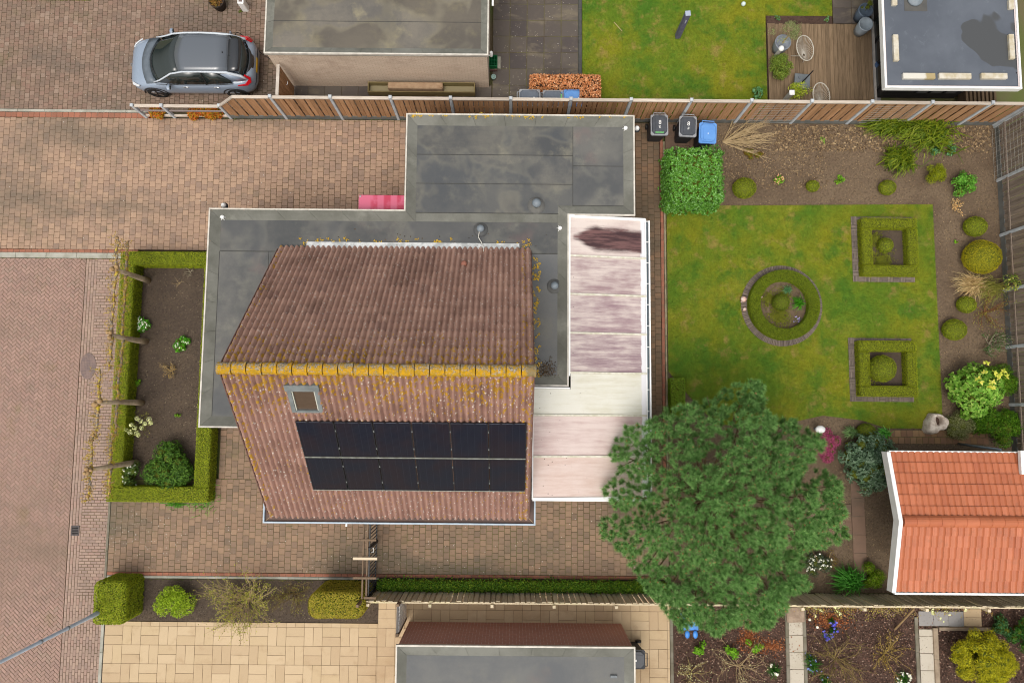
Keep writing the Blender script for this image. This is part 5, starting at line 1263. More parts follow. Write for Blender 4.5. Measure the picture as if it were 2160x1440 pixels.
for s in (-1, 1):
    # glass between belt line and roof edge, with the pillars standing proud
    lo = [(1.12, .80, .985), (1.6, .85, .99), (2.1, .862, 1.0), (2.75, .862, 1.012), (3.3, .85, 1.03), (3.62, .835, 1.05)]
    hi = [(1.22, .775, 1.06), (1.72, .705, 1.40), (2.15, .688, 1.50), (2.75, .688, 1.515), (3.2, .69, 1.47), (3.60, .79, 1.15)]
    def pt(p): return (p[0], p[1] * s, p[2])
    patch([[pt(p) for p in lo[:4]], [pt(p) for p in hi[:4]]], CGLASS, 'front_side_window', car); patch([[pt(p) for p in lo[3:]], [pt(p) for p in hi[3:]]], CGLASS, 'rear_side_window', car)
    mb = MB(); mb.tube([cp(*pt(p)) for p in [(.98, .80, 1.0), (1.2, .775, 1.085), (1.45, .735, 1.24), (1.72, .70, 1.42), (2.15, .68, 1.525), (2.7, .68, 1.54), (3.15, .675, 1.52), (3.55, .66, 1.46), (3.95, .66, 1.22), (4.1, .70, 1.08)]], [.022, .026, .028, .03, .03, .03, .035, .05, .05, .03], 8); mb.build('roof_rail', simple('silver_rail', S(206, 214, 222), rough=.3), car, True)
    patch([[pt((3.35, .71, 1.44)), pt((3.70, .68, 1.42)), pt((4.02, .655, 1.18))], [pt((3.66, .80, 1.10)), pt((3.85, .79, 1.08)), pt((4.08, .74, 1.06))]], PAINT, 'rear_pillar', car)
    MB().tube([cp(*pt(p)) for p in ((2.75, .868, 1.0), (2.75, .695, 1.50))], 0.022, 6).build('door_pillar', BLACK, car)
    MB().tube([cp(*pt(p)) for p in ((1.05, .862, .985), (2.1, .885, .985), (3.0, .885, 1.0), (3.65, .86, 1.04))], 0.012, 6).build('belt_trim', BLACK, car)
    mr = MB().ball((0, 0, 0), 0.1, 12, 8, (0.75, 1.15, 0.62)).mesh('mirror', PAINT, True)
    mo = obj('mirror', mr, car, wmat=T(*cp(1.50, 1.0 * s, 1.04))); MB().beam(cp(1.42, .87 * s, .99), cp(1.48, .96 * s, 1.03), 0.06, 0.04).build('mirror_arm', BLACK, car)
    MB().ball(cp(1.55, 1.0 * s, 1.04), 0.075, 10, 6, (0.4, 1.1, 0.7)).build('mirror_glass', CGLASS, car, True)
    for x in (1.98, 3.02):
        MB().ball(cp(x, .895 * s, .84), 0.10, 12, 8, (1.15, 0.32, 0.34)).build('door_handle', CHROME, car, True); MB().ball(cp(x, .915 * s, .855), 0.05, 8, 6, (1.2, 0.4, 0.4)).build('handle_recess', BLACK, car, True)
    hl = MB(); hl.add([cp(*pt(p)) for p in ((.10, .60, .70), (.14, .745, .70), (.36, .853, .77), (.44, .83, .83), (.30, .76, .80), (.15, .66, .745))], [(0, 1, 2, 3, 4, 5)]); ho = hl.build('headlight', HEADL, car); md = ho.modifiers.new('t', 'SOLIDIFY'); md.thickness = 0.03; md.offset = 0
    tl = MB(); tl.add([cp(*pt(p)) for p in ((3.78, .885, .965), (4.03, .838, .985), (4.17, .70, 1.04), (4.07, .68, 1.24), (4.10, .62, 1.24), (4.21, .62, 1.06), (4.205, .735, .94), (4.08, .845, .925))], [(0, 1, 7), (1, 2, 6, 7), (2, 3, 4, 5), (2, 5, 6)]); to = tl.build('tail_light', REDL, car); md = to.modifiers.new('t', 'SOLIDIFY'); md.thickness = 0.05; md.offset = 0
    for x in (0.80, 3.50):
        yy = 0.80 * s
        wl = MB().lathe([(0.20, -0.11), (0.335, -0.10), (0.345, -0.06), (0.345, 0.06), (0.335, 0.10), (0.225, 0.112), (0.20, 0.09)], (0, 0, 0), 24)
        w_o = obj('wheel', wl.mesh('wheel', TYRE, True), car, wmat=T(*cp(x, yy, 0.345)) @ RX(-PI / 2 * s))
        rm = MB().lathe([(0.225, 0.07), (0.215, 0.095), (0.05, 0.085), (0.01, 0.095)], (0, 0, 0), 20); obj('rim', rm.mesh('rim', RIM, True), w_o, local=I4)
        for k in range(5): obj('spoke', MB().box(-0.03, 0.03, 0.03, 0.215, 0.09, 0.112).mesh('spoke', RIML if k % 2 else RIM), w_o, local=RZ(k * 2 * PI / 5))
        aw = MB(); aw.tube([cp(x + 0.40 / KX * math.cos(a), 0.893 * s, 0.345 + 0.40 * math.sin(a)) for a in [(-0.15 + 1.3 * PI / 12 * k * 0.78) for k in range(13)]], 0.03, 6); aw.build('wheel_arch', BLACK, car)
MB().box(*[cp(4.262, 0, 0)[0] - .02, cp(4.262, 0, 0)[0] + .015], CY - 0.26, CY + 0.26, .60, .71).build('number_plate', simple('yellow_plate', S(222, 176, 32), S(202, 160, 40), 30), car)
for x, z in ((-0.006, .62), (4.245, .86)):
    mb = MB(); c = cp(x, 0, z); mb.tube([(c[0], c[1] + .055 * math.cos(a), c[2] + .055 * math.sin(a)) for a in [k * PI / 6 for k in range(13)]], 0.008, 5); mb.tube([(c[0], c[1] - .035, c[2] + .04), (c[0], c[1] - .014, c[2] - .04), (c[0], c[1], c[2] + .01), (c[0], c[1] + .014, c[2] - .04), (c[0], c[1] + .035, c[2] + .04)], 0.007, 4); mb.build('badge', CHROME, car)
MB().lathe([(0.03, 0), (0.02, 0.03), (0.005, 0.06)], cp(3.45, 0.0, 1.53), 8).build('aerial', BLACK, car)
MB().box(*[cp(3.42, 0, 0)[0], cp(3.45, 0, 0)[0]], CY + .90, CY + 1.06, .80, .98).build('charge_flap', PAINT, car)
cb = [cp(3.55, .95, .85), cp(3.60, 1.10, .80), cp(3.72, 1.13, .5), cp(4.05, .85, .06), cp(4.5, .55, .03), cp(4.95, .45, .03), (-8.3, 12.35, 0.1), (-8.15, 12.6, 0.6), (-8.25, 12.75, 1.05), (-8.04, 12.85, 1.2)]
from mathutils.geometry import interpolate_bezier
def smooth(pts, n=6):
    out = []; P_ = [Vector(p) for p in pts]
    for i in range(len(P_) - 1):
        a = P_[max(i - 1, 0)]; b = P_[i]; c = P_[i + 1]; d = P_[min(i + 2, len(P_) - 1)]
        for k in range(n):
            t = k / n; out.append(0.5 * ((2 * b) + (c - a) * t + (2 * a - 5 * b + 4 * c - d) * t * t + (3 * b - a - 3 * c + d) * t ** 3))
    return out + [P_[-1]]
MB().tube(smooth(cb), 0.014, 6).build('charging_cable', BLACK, label='black charging cable looping from the car to the garage wall', cat='cable')

# ------------------------------------------------------------------ wheelie bins
BINB = simple('bin_grey_body', S(64, 66, 70), S(52, 54, 58), 6, 0.55); BINR = simple('bin_rim_pale', S(168, 170, 174), S(146, 148, 152), 6, 0.5)
LIDG = simple('bin_lid_grey', S(84, 88, 96), S(74, 78, 84), 5, 0.45, 0.4); LIDB = simple('bin_lid_blue', S(112, 168, 236), S(98, 154, 226), 4, 0.4, 0.4); LIDP = simple('bin_lid_slate', S(112, 120, 132), S(100, 108, 120), 5, 0.45, 0.4)
GREENS = simple('green_sticker', S(126, 214, 126)); 
def text_mesh(name, body, size, mat, ext=0.002):
    cu = bpy.data.curves.new(name, 'FONT'); cu.body = body; cu.size = size; cu.align_x = 'CENTER'; cu.align_y = 'CENTER'; cu.extrude = ext
    tmp = bpy.data.objects.new(name, cu); COL.objects.link(tmp)
    bpy.context.view_layer.update()
    me = bpy.data.meshes.new_from_object(tmp.evaluated_get(bpy.context.evaluated_depsgraph_get()))
    COL.objects.unlink(tmp); bpy.data.objects.remove(tmp); me.materials.clear(); me.materials.append(mat); return me
def taper(x0, y0, z0, x1, y1, z1, oy=0.0, b=0.04):
    def rg(x, y, z, o): return [(-x + b, -y + o, z), (x - b, -y + o, z), (x, -y + b + o, z), (x, y - b + o, z), (x - b, y + o, z), (-x + b, y + o, z), (-x, y - b + o, z), (-x, -y + b + o, z)]
    return MB().add(rg(x0, y0, z0, oy) + rg(x1, y1, z1, 0), [tuple(range(7, -1, -1)), tuple(range(8, 16))] + [(i, (i + 1) % 8, 8 + (i + 1) % 8, 8 + i) for i in range(8)])
def wheelie(px, py, rz, label, lid=LIDG, rim=BINR, group=None, number=None, sticker=False, tag2=None):
    p = at(px, py, 1.02)
    t = thing('wheelie_bin', (p[0], p[1], 0.03), label, 'bin', group, rz)
    L = I4
    obj('body', taper(0.235, 0.25, 0.05, 0.275, 0.33, 0.93, 0.03).mesh('body', BINB), t, local=L)
    obj('rim', taper(0.29, 0.355, 0.0, 0.295, 0.36, 0.07).mesh('rim', rim), t, local=T(0, 0, 0.92))
    obj('lid', taper(0.262, 0.325, 0, 0.235, 0.30, 0.035, 0, 0.09).mesh('lid', lid), t, local=T(0, 0.012, 0.991))
    obj('lid_panel', taper(0.155, 0.27, 0, 0.15, 0.262, 0.012, 0, 0.03).mesh('lid_panel', lid), t, local=T(0, 0.015, 1.027))
    obj('handle_bar', MB().tube([(-0.20, 0.36, 0.98), (-0.20, 0.42, 0.99), (0.20, 0.42, 0.99), (0.20, 0.36, 0.98)], 0.016, 8).mesh('handle_bar', rim, True), t, local=L)
    for s in (-1, 1): obj('wheel', MB().lathe([(0.03, -0.03), (0.10, -0.03), (0.105, 0), (0.10, 0.03), (0.03, 0.03)], (0, 0, 0), 16).mesh('wheel', BLACK, True), t, local=T(0.27 * s, 0.30, 0.10) @ RY(PI / 2))
    if number: obj('number', text_mesh('number', number, 0.20, WHITE), t, local=T(0.01, 0.07, 1.046))
    if tag2:
        mb = MB()
        for (x, y, w, h) in tag2: mb.box(x - w, x + w, y - h, y + h, 1.0395, 1.042)
        obj('small_print', mb.mesh('small_print', WHITE), t, local=L)
    if sticker: obj('sticker', MB().box(-0.14, 0.14, -0.285, -0.215, 1.026, 1.031).mesh('sticker', GREENS), t, local=L)
    return t
M1 = [(-.02, -.05, .008, .02), (.0, -.075, .02, .008), (.02, -.055, .008, .014), (.0, -.105, .012, .014), (.03, -.11, .01, .006)]
M2 = [(0.02, -.05, .014, .007), (.0, -.085, .016, .016), (.035, -.08, .007, .010), (-.005, -.115, .02, .006)]
wheelie(1391, 264, 0.0, 'dark grey wheelie bin with green sticker and number 8', number='8', sticker=True, tag2=M1, group='bins in the corner of the back garden')
wheelie(1451, 267, -0.04, 'dark grey wheelie bin numbered 8 next to the blue bin', number='8', tag2=M2, group='bins in the corner of the back garden')
wheelie(1493, 281, -0.05, 'blue-lidded wheelie bin beside the twiggy shrub', lid=LIDB, rim=LIDB, group='bins in the corner of the back garden', tag2=[(0.0, -.03, .012, .02)])
wheelie(1117, 206, PI / 2, 'slate wheelie bin, leftmost behind the fence by the beech hedge', lid=LIDP, group='bins behind the fence', tag2=[(-.03, -.15, .03, .02)])
wheelie(1167, 208, PI / 2, 'slate wheelie bin with green label behind the fence', lid=LIDP, group='bins behind the fence', sticker=True, tag2=[(-.03, -.12, .03, .02)])
wheelie(1211, 207, PI / 2, 'blue-lidded wheelie bin behind the fence by the beech hedge', lid=LIDB, rim=LIDB, group='bins behind the fence', tag2=[(-.03, -.15, .03, .02), (.17, -.2, .02, .02)])
wheelie(1337, 1390, -PI / 2, 'dark wheelie bin half hidden behind the red brick garage', lid=LIDG, rim=BINB, tag2=[(0.02, .05, .03, .03)])
# ------------------------------------------------------------------ foliage tools
def fol(name, stops, clump=(1.25, 2.3), cs=5.0, rough=0.6, spec=0.25):
    m = Mat(name, rough, spec)
    c = m.ramp(m.rand(), [(i / (len(stops) - 1), q) for i, q in enumerate(stops)])
    c = m.hsv(c, v=m.lin(m.noise(cs, 3, 0.6), clump[0] - 0.25, clump[1] + 0.25))
    m.done(c)
    tr = m.node('ShaderNodeBsdfTranslucent'); m.put(tr.inputs[0], c)
    mx = m.node('ShaderNodeMixShader'); mx.inputs[0].default_value = 0.4
    m.l.new(m.b.outputs[0], mx.inputs[1]); m.l.new(tr.outputs[0], mx.inputs[2]); m.l.new(mx.outputs[0], m.n['Material Output'].inputs['Surface'])
    return m.m
def unit(v): return v / np.maximum(np.linalg.norm(v, axis=1, keepdims=True), 1e-9)
def leaves(C, N, L, W, tilt=0.6, axis=None, tri=False):
    n = len(C); L = np.broadcast_to(np.asarray(L, float), (n,)); W = np.broadcast_to(np.asarray(W, float), (n,))
    nn = unit(N + tilt * rng.normal(size=(n, 3)))
    a = rng.normal(size=(n, 3)) if axis is None else axis
    a = unit(a - nn * np.sum(a * nn, 1, keepdims=True)); b = np.cross(nn, a)
    a = a * (L / 2)[:, None]; b = b * (W / 2)[:, None]
    if tri: return np.stack([C - a - b, C - a + b, C + a], 1).reshape(-1, 3)
    return np.stack([C - a, C + b * 1.0 + a * 0.1, C + a, C - b * 1.0 + a * 0.1], 1).reshape(-1, 3)
def dirs(n, zmin=-1.0):
    z = rng.uniform(zmin, 1, n); a = rng.uniform(0, 2 * PI, n); r = np.sqrt(1 - z * z)
    return np.column_stack([r * np.cos(a), r * np.sin(a), z])
def place(px, py, rpx, h):
    p = at(px, py, h * 0.55); return p[0], p[1], rpx / 62.0 * (1 - h * 0.55 / CAMH)
G_BOX = fol('box_leaf', [S(88, 104, 14), S(122, 136, 20), S(146, 152, 30), S(110, 130, 22), S(160, 160, 46)], cs=7)
G_BOXD = fol('box_leaf_green', [S(70, 88, 16), S(98, 116, 20), S(122, 132, 28), S(88, 108, 20)], cs=7)
G_YEL = fol('golden_leaf', [S(112, 110, 12), S(160, 150, 18), S(190, 176, 40), S(136, 132, 20)], cs=6)
G_LAUREL = fol('laurel_leaf', [S(50, 96, 22), S(86, 138, 42), S(112, 162, 66), S(68, 118, 28), S(146, 186, 122)], cs=5)
G_DARK = fol('dark_leaf', [S(20, 52, 14), S(44, 88, 24), S(66, 112, 36), S(30, 70, 20)], cs=5)
G_RHODO = fol('rhododendron_leaf', [S(44, 66, 44), S(82, 108, 78), S(112, 136, 108), S(60, 86, 56), S(138, 158, 134)], cs=5)
G_BRIGHT = fol('bright_leaf', [S(60, 120, 14), S(104, 164, 24), S(140, 190, 48), S(84, 140, 20)], cs=6)
G_LIME = fol('lime_leaf', [S(98, 118, 16), S(150, 164, 26), S(176, 184, 52), S(122, 140, 20)], cs=5)
G_OLIVE = fol('olive_leaf', [S(94, 106, 60), S(128, 140, 88), S(152, 158, 112), S(112, 122, 70)], cs=6)
G_TWIGGY = fol('young_leaf', [S(104, 116, 24), S(142, 148, 44), S(168, 164, 72), S(124, 124, 48)], cs=6)
G_BEECH = fol('dry_beech_leaf', [S(120, 70, 36), S(176, 112, 66), S(214, 156, 108), S(150, 88, 46), S(232, 188, 146)], cs=9)
G_GRASSY = fol('grassy_leaf', [S(58, 84, 10), S(100, 122, 20), S(130, 142, 34), S(78, 102, 14)], clump=(.9, 2.1), cs=6)
G_BLUEG = fol('blue_green_leaf', [S(62, 106, 62), S(92, 140, 92), S(124, 166, 118)], cs=6)
G_STRAW = fol('straw_blade', [S(150, 122, 80), S(188, 164, 116), S(206, 186, 142), S(132, 116, 66)], cs=6)
G_RUST = fol('autumn_leaf', [S(140, 62, 24), S(196, 106, 34), S(172, 138, 34), S(120, 118, 28), S(206, 92, 60)], cs=9)
G_PINK = fol('heather_flower', [S(128, 42, 78), S(176, 70, 116), S(206, 110, 150), S(92, 40, 52)], cs=8)
G_IVY = fol('ivy_leaf', [S(40, 72, 14), S(78, 116, 26), S(106, 140, 34), S(56, 92, 20), S(132, 148, 40)], cs=4)
G_VARI = fol('yellow_green_leaf', [S(176, 180, 60), S(214, 206, 96), S(150, 166, 48), S(226, 214, 120)], cs=4)
PET_W = fol('white_petal', [S(226, 226, 212), S(244, 242, 232), S(206, 208, 186)], cs=9)
PET_C = fol('cream_petal', [S(200, 206, 140), S(222, 226, 170), S(236, 236, 196)], cs=9)
PET_B = fol('blue_petal', [S(70, 70, 176), S(98, 96, 206), S(140, 144, 210)], cs=9)
PET_T = fol('tan_petal', [S(196, 158, 100), S(222, 190, 132), S(172, 128, 74)], cs=9)
CORE = simple('foliage_core', S(84, 96, 26), S(108, 114, 32), 30, 0.95)  # mid-green filler inside the foliage
CORE_B = simple('beech_core', S(70, 44, 26), S(54, 36, 22), 8, 0.95)  # dark brown filler inside the beech leaves
BARK = simple('bark', S(222, 200, 170), S(188, 166, 138), 9, 0.95, bump=0.6, bscale=40)
TWIG = simple('twig', S(206, 182, 140), S(176, 152, 112), 8, 0.9); TWIG_G = simple('twig_grey', S(190, 178, 156), S(158, 146, 124), 8, 0.9)

def hedge(name, label, boxes, mat=G_BOX, leaf=0.034, dens=2400, cat='hedge', core=CORE, rnd_top=0.05, group=None, bumpy=0.015, cr=0.05):
    cx = sum((b[0] + b[1]) / 2 for b in boxes) / len(boxes); cy = sum((b[2] + b[3]) / 2 for b in boxes) / len(boxes)
    t = thing(name, (cx, cy, 0), label, cat, group); V = []
    for (x0, x1, y0, y1, h) in boxes:
        e = 0.03
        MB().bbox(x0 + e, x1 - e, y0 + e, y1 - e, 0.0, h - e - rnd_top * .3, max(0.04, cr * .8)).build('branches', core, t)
        def put(n, fn, nr):
            p = fn(n); N = np.tile(np.array(nr, float), (len(p), 1)); N2 = N + np.array([0, 0, 0.35])
            hn = hnoise(p[:, 0] + p[:, 2], p[:, 1] - p[:, 2], 9, 5)
            p = p + N * (rng.normal(0, 0.010, (len(p), 1)) + bumpy * hn[:, None])
            # round the corners and the upper edges
            ox, oy = (x0 + x1) / 2, (y0 + y1) / 2; hw, hl = (x1 - x0) / 2, (y1 - y0) / 2
            ddx = np.maximum(np.abs(p[:, 0] - ox) - (hw - cr), 0); ddy = np.maximum(np.abs(p[:, 1] - oy) - (hl - cr), 0); dd = np.hypot(ddx, ddy)
            k_ = np.where(dd > cr, cr / np.maximum(dd, 1e-6), 1.0)
            p[:, 0] -= np.sign(p[:, 0] - ox) * ddx * (1 - k_); p[:, 1] -= np.sign(p[:, 1] - oy) * ddy * (1 - k_)
            edge = np.minimum.reduce([hw - np.abs(p[:, 0] - ox), hl - np.abs(p[:, 1] - oy), np.where((ddx > 0) & (ddy > 0), cr - np.minimum(dd, cr), 9)])
            top = p[:, 2] > h - 0.06
            q_ = np.clip((rnd_top - edge) / rnd_top, 0, 1); p[:, 2] -= np.where(top, rnd_top * (1 - np.sqrt(np.maximum(1 - q_ * q_, 0))), 0)
            V.append(leaves(p, N2, rng.uniform(leaf * 0.7, leaf * 1.4, len(p)), leaf * 0.6, 0.5))
        U = lambda a, b, n: rng.uniform(a, b, n)
        put(int((x1 - x0) * (y1 - y0) * dens), lambda n: np.column_stack([U(x0, x1, n), U(y0, y1, n), np.full(n, h)]), (0, 0, 1))
        for (ax, v, nr) in ((0, x0, (-1, 0, 0)), (0, x1, (1, 0, 0)), (1, y0, (0, -1, 0)), (1, y1, (0, 1, 0))):
            Ls = (y1 - y0) if ax == 0 else (x1 - x0)
            put(int(Ls * h * dens * 0.7), (lambda n: np.column_stack([np.full(n, v), U(y0, y1, n), U(0.02, h, n)])) if ax == 0 else (lambda n: np.column_stack([U(x0, x1, n), np.full(n, v), U(0.02, h, n)])), nr)
    obj('foliage', np_mesh('foliage', np.vstack(V), 4, mat), t)
    return t
def ball(px, py, rpx, h, label, mat=G_BOX, leaf=0.028, ry=None, group='clipped box balls', dens=2600, squ=1.0):
    x, y, r = place(px, py, rpx, h); r2 = r * ((ry / rpx) if ry else 1.0)
    t = thing('box_ball', (x, y, 0), label, 'shrub', group)
    zc = h * 0.45; hz = h - zc
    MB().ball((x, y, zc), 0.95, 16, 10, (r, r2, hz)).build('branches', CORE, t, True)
    n = int(dens * 4 * PI * r * max(r2, hz) * 0.8); d = dirs(n, -0.75)
    d[:, 2] = np.sign(d[:, 2]) * np.abs(d[:, 2]) ** squ
    P_ = d * np.array([r, r2, hz]) * (1 + rng.normal(0, 0.022, (n, 1)) + 0.03 * hnoise(d[:, 0] * 2 + x, d[:, 1] * 2 + y, 3, 8)[:, None]) + np.array([x, y, zc])
    P_[:, 2] = np.maximum(P_[:, 2], 0.03)
    obj('foliage', np_mesh('foliage', leaves(P_, d, rng.uniform(leaf * .7, leaf * 1.4, n), leaf * 0.6, 0.6), 4, mat), t)
    return t
def lobes(x, y, r, ry, h, n, seed, lo=0.28, hi=0.5):
    R = np.random.default_rng(seed); out = []
    for k in range(n):
        a = R.uniform(0, 2 * PI); d = math.sqrt(R.uniform(0, 1)) * 0.72
        rr = R.uniform(lo, hi) * min(r, ry); z = max(rr * 0.6, h * (0.95 - 0.6 * d * d) - rr + R.uniform(-.1, .05) * h)
        out.append((x + math.cos(a) * d * r, y + math.sin(a) * d * ry, z, rr))
    return out
def shrub(name, px, py, rpx, h, label, mat, leaf=(0.05, 0.026), dens=900, ry=None, n=12, tilt=0.7, cat='shrub', group=None, seed=1, extra=None, stem=TWIG, core=CORE, lo=0.28, hi=0.5, cluster=0, fill=True):
    x, y, r = place(px, py, rpx, h); r2 = r * ((ry / rpx) if ry else 1.0)
    t = thing(name, (x, y, 0), label, cat, group)
    mb = MB(); lb = lobes(x, y, r, r2, h, n, seed, lo, hi); V = []; ex = []
    for i, (a, b, z, rr) in enumerate(lb):
        m_ = int(dens * 2 * PI * rr * rr * (1 if not cluster else 0.22 / cluster * 6)) + 3; d = dirs(m_, -0.35)
        P_ = np.array([a, b, z]) + d * rr * rng.uniform(0.72, 1.08, (m_, 1)); P_[:, 2] = np.maximum(P_[:, 2], 0.02)
        if cluster:
            k = cluster; Pc = np.repeat(P_, k, 0); D = np.repeat(d + np.array([0, 0, 0.4]), k, 0)
            ax = unit(dirs(len(Pc), -0.2) * 1.0 + unit(D) * 0.5); C2 = Pc + ax * leaf[0] * 0.5
            nr = unit(D); V.append(leaves(C2, nr * 1.0, rng.uniform(leaf[0] * .75, leaf[0] * 1.2, len(C2)), leaf[1], 0.25, axis=ax))
        else: V.append(leaves(P_, d + np.array([0, 0, 0.3]), rng.uniform(leaf[0] * .6, leaf[0] * 1.3, m_), leaf[1], tilt))
        ex.append(P_[d[:, 2] > 0.2])
        mb.tube([(x + (a - x) * .1, y + (b - y) * .1, 0), (x + (a - x) * .6, y + (b - y) * .6, z * .6), (a, b, z)], [0.02, 0.014, 0.006], 5)
        if fill: mb.ball((a, b, z), rr * 0.62, 8, 6)
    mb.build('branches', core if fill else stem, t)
    obj('foliage', np_mesh('foliage', np.vstack(V), 4, mat), t)
    if extra:
        emat, cnt, sz = extra; E_ = np.vstack(ex); E_ = E_[rng.choice(len(E_), min(cnt, len(E_)), False)] + np.array([0, 0, 0.02])
        q = np.repeat(E_, 4, 0) + rng.normal(0, sz * .35, (len(E_) * 4, 3)); obj('flower', np_mesh('flower', leaves(q, np.tile([0, 0, 1.0], (len(q), 1)), sz, sz * .8, 0.5), 4, emat), t, kind='stuff')
    return t
def blade_clump(name, px, py, rpx, h, label, mat, n=160, w=0.014, cat='grass clump', group=None, ry=None, arch=0.5, direction=None, base_r=0.12, extra=None, core=False):
    x, y, r = place(px, py, rpx, h * 0.4); r2 = r * ((ry / rpx) if ry else 1.0)
    t = thing(name, (x, y, 0), label, cat, group)
    a = rng.uniform(0, 2 * PI, n) if direction is None else rng.normal(direction[0], direction[1], n)
    ln = rng.uniform(0.55, 1.05, n); hh = rng.uniform(0.45, 1.0, n) * h
    base = np.column_stack([x + rng.normal(0, base_r * r, n), y + rng.normal(0, base_r * r2, n), np.zeros(n)])
    tipd = np.column_stack([np.cos(a) * r * ln, np.sin(a) * r2 * ln, np.zeros(n)])
    mid = base + tipd * 0.45 + np.column_stack([np.zeros(n), np.zeros(n), hh]); tip = base + tipd + np.column_stack([np.zeros(n), np.zeros(n), hh * (1 - arch)])
    side = np.column_stack([-np.sin(a), np.cos(a), np.zeros(n)]) * (w / 2)
    V = np.vstack([np.stack([base - side, base + side, mid + side, mid - side], 1).reshape(-1, 3), np.stack([mid - side, mid + side, tip + side * .2, tip - side * .2], 1).reshape(-1, 3)])
    obj('blades', np_mesh('blades', V, 4, mat), t)
    if core: MB().ball((x, y, h * 0.15), 1.0, 12, 8, (r * 0.55, r2 * 0.55, h * 0.35)).build('crown', CORE, t, True)
    if extra:
        emat, cnt, sz = extra; k = rng.choice(n, min(cnt, n), False); q = np.repeat(tip[k] * 0.5 + mid[k] * 0.5, 4, 0) + rng.normal(0, sz * .3, (len(k) * 4, 3)) + np.array([0, 0, 0.03])
        obj('flower', np_mesh('flower', leaves(q, np.tile([0, 0, 1.0], (len(q), 1)), sz, sz * .8, 0.5), 4, emat), t, kind='stuff')
    return t
def twigs(mb, o, d, L, r, depth, spread=0.5, up=0.15, R=rnd, tips=None, kids=3):
    d = Vector(d).normalized(); p = Vector(o); pts = [p.copy()]; n = 3
    for k in range(n):
        d = (d + Vector((R.gauss(0, .16), R.gauss(0, .16), R.gauss(0, .12) + up * .2))).normalized(); p = p + d * (L / n); pts.append(p.copy())
    mb.tube(pts, [r, r * .85, r * .7, r * .5], 4 if r > 0.006 else 3, False)
    if tips is not None: tips += [tuple(q) for q in pts[1:]]
    if depth > 0:
        for k in range(kids):
            q = pts[1 + k % n]; nd = (d + Vector((R.gauss(0, spread), R.gauss(0, spread), R.gauss(0, spread * .5) + up))).normalized()
            twigs(mb, q, nd, L * R.uniform(.5, .75), r * .6, depth - 1, spread, up, R, tips, kids)
def twig_shrub(name, px, py, rpx, h, label, n=9, mat=TWIG, leaf=None, nleaf=0, lsize=0.03, seed=3, cat='shrub', group=None, depth=2, ry=None, r0=0.012, direction=None, kids=3):
    x, y, r = place(px, py, rpx, h); R = random.Random(seed); t = thing(name, (x, y, 0), label, cat, group); mb = MB(); tips = []
    for k in range(n):
        a = 2 * PI * k / n + R.uniform(-.4, .4) if direction is None else R.gauss(direction[0], direction[1]); el = R.uniform(.35, 1.0)
        dr = (math.cos(a), math.sin(a) * ((ry / rpx) if ry else 1), el * h / max(r, .1) * .9)
        twigs(mb, (x + R.uniform(-.05, .05), y + R.uniform(-.05, .05), 0.0), dr, r * R.uniform(.6, .85), r0, depth, 0.5, 0.1, R, tips, kids)
    ob = mb.build('branches', mat, t)
    if leaf is not None and nleaf:
        T_ = np.array(tips); q = T_[rng.integers(0, len(T_), nleaf)] + rng.normal(0, 0.035, (nleaf, 3)); q[:, 2] = np.maximum(q[:, 2], 0.02)
        obj('foliage', np_mesh('foliage', leaves(q, np.tile([0, 0, 1.0], (nleaf, 1)), rng.uniform(lsize * .6, lsize * 1.4, nleaf), lsize * .6, 0.8), 4, leaf), t)
    return t

# ------------------------------------------------------------------ hedges
hedge('front_hedge', 'low clipped box hedge framing the front garden bed', [(-13.27, -9.93, 4.62, 5.08, 0.62), (-10.42, -9.93, -2.77, 4.62, 0.62), (-13.27, -9.93, -3.26, -2.77, 0.62), (-13.27, -12.78, -2.77, 4.62, 0.62)], dens=2600)
q = rect(194, 1226, 264, 1318, 1.15)
hedge('cube_hedge', 'square clipped yellow-green hedge block around the lamp post', [(q[0], q[1], q[2], q[3], 1.15)], G_BOX, 0.05, 1900, bumpy=0.04, rnd_top=0.16, cr=.2)
q = rect(648, 1250, 768, 1306, 1.65)
hedge('clipped_hedge', 'large clipped hedge block next to the wooden pergola', [(q[0], q[1], q[2], q[3], 1.65)], fol('hedge_tip_leaf', [S(112, 116, 22), S(146, 140, 38), S(168, 150, 60), S(128, 120, 30)], cs=6), 0.045, 2100, bumpy=0.045, rnd_top=0.2, cr=.32)
a = rect(1118, 156, 1268, 183, 1.25); b = rect(1224, 183, 1268, 208, 1.25)
hedge('beech_hedge', 'brown dry-leaved beech hedge wrapped round the bins', [(a[0], a[1], a[2], a[3], 1.25), (b[0], b[1], 10.35, a[2], 1.25)], G_BEECH, 0.07, 1100, core=CORE_B, bumpy=0.05, cr=.02, rnd_top=.08)
q = rect(1414, 314, 1522, 424, 1.35)
t = thing('laurel_hedge', ((q[0] + q[1]) / 2, (q[2] + q[3]) / 2, 0), 'square block of glossy bright green laurel below the bins', 'hedge')
MB().bbox(q[0] + .08, q[1] - .08, q[2] + .08, q[3] - .08, 0, 1.2, 0.1).build('branches', CORE, t)
V = []
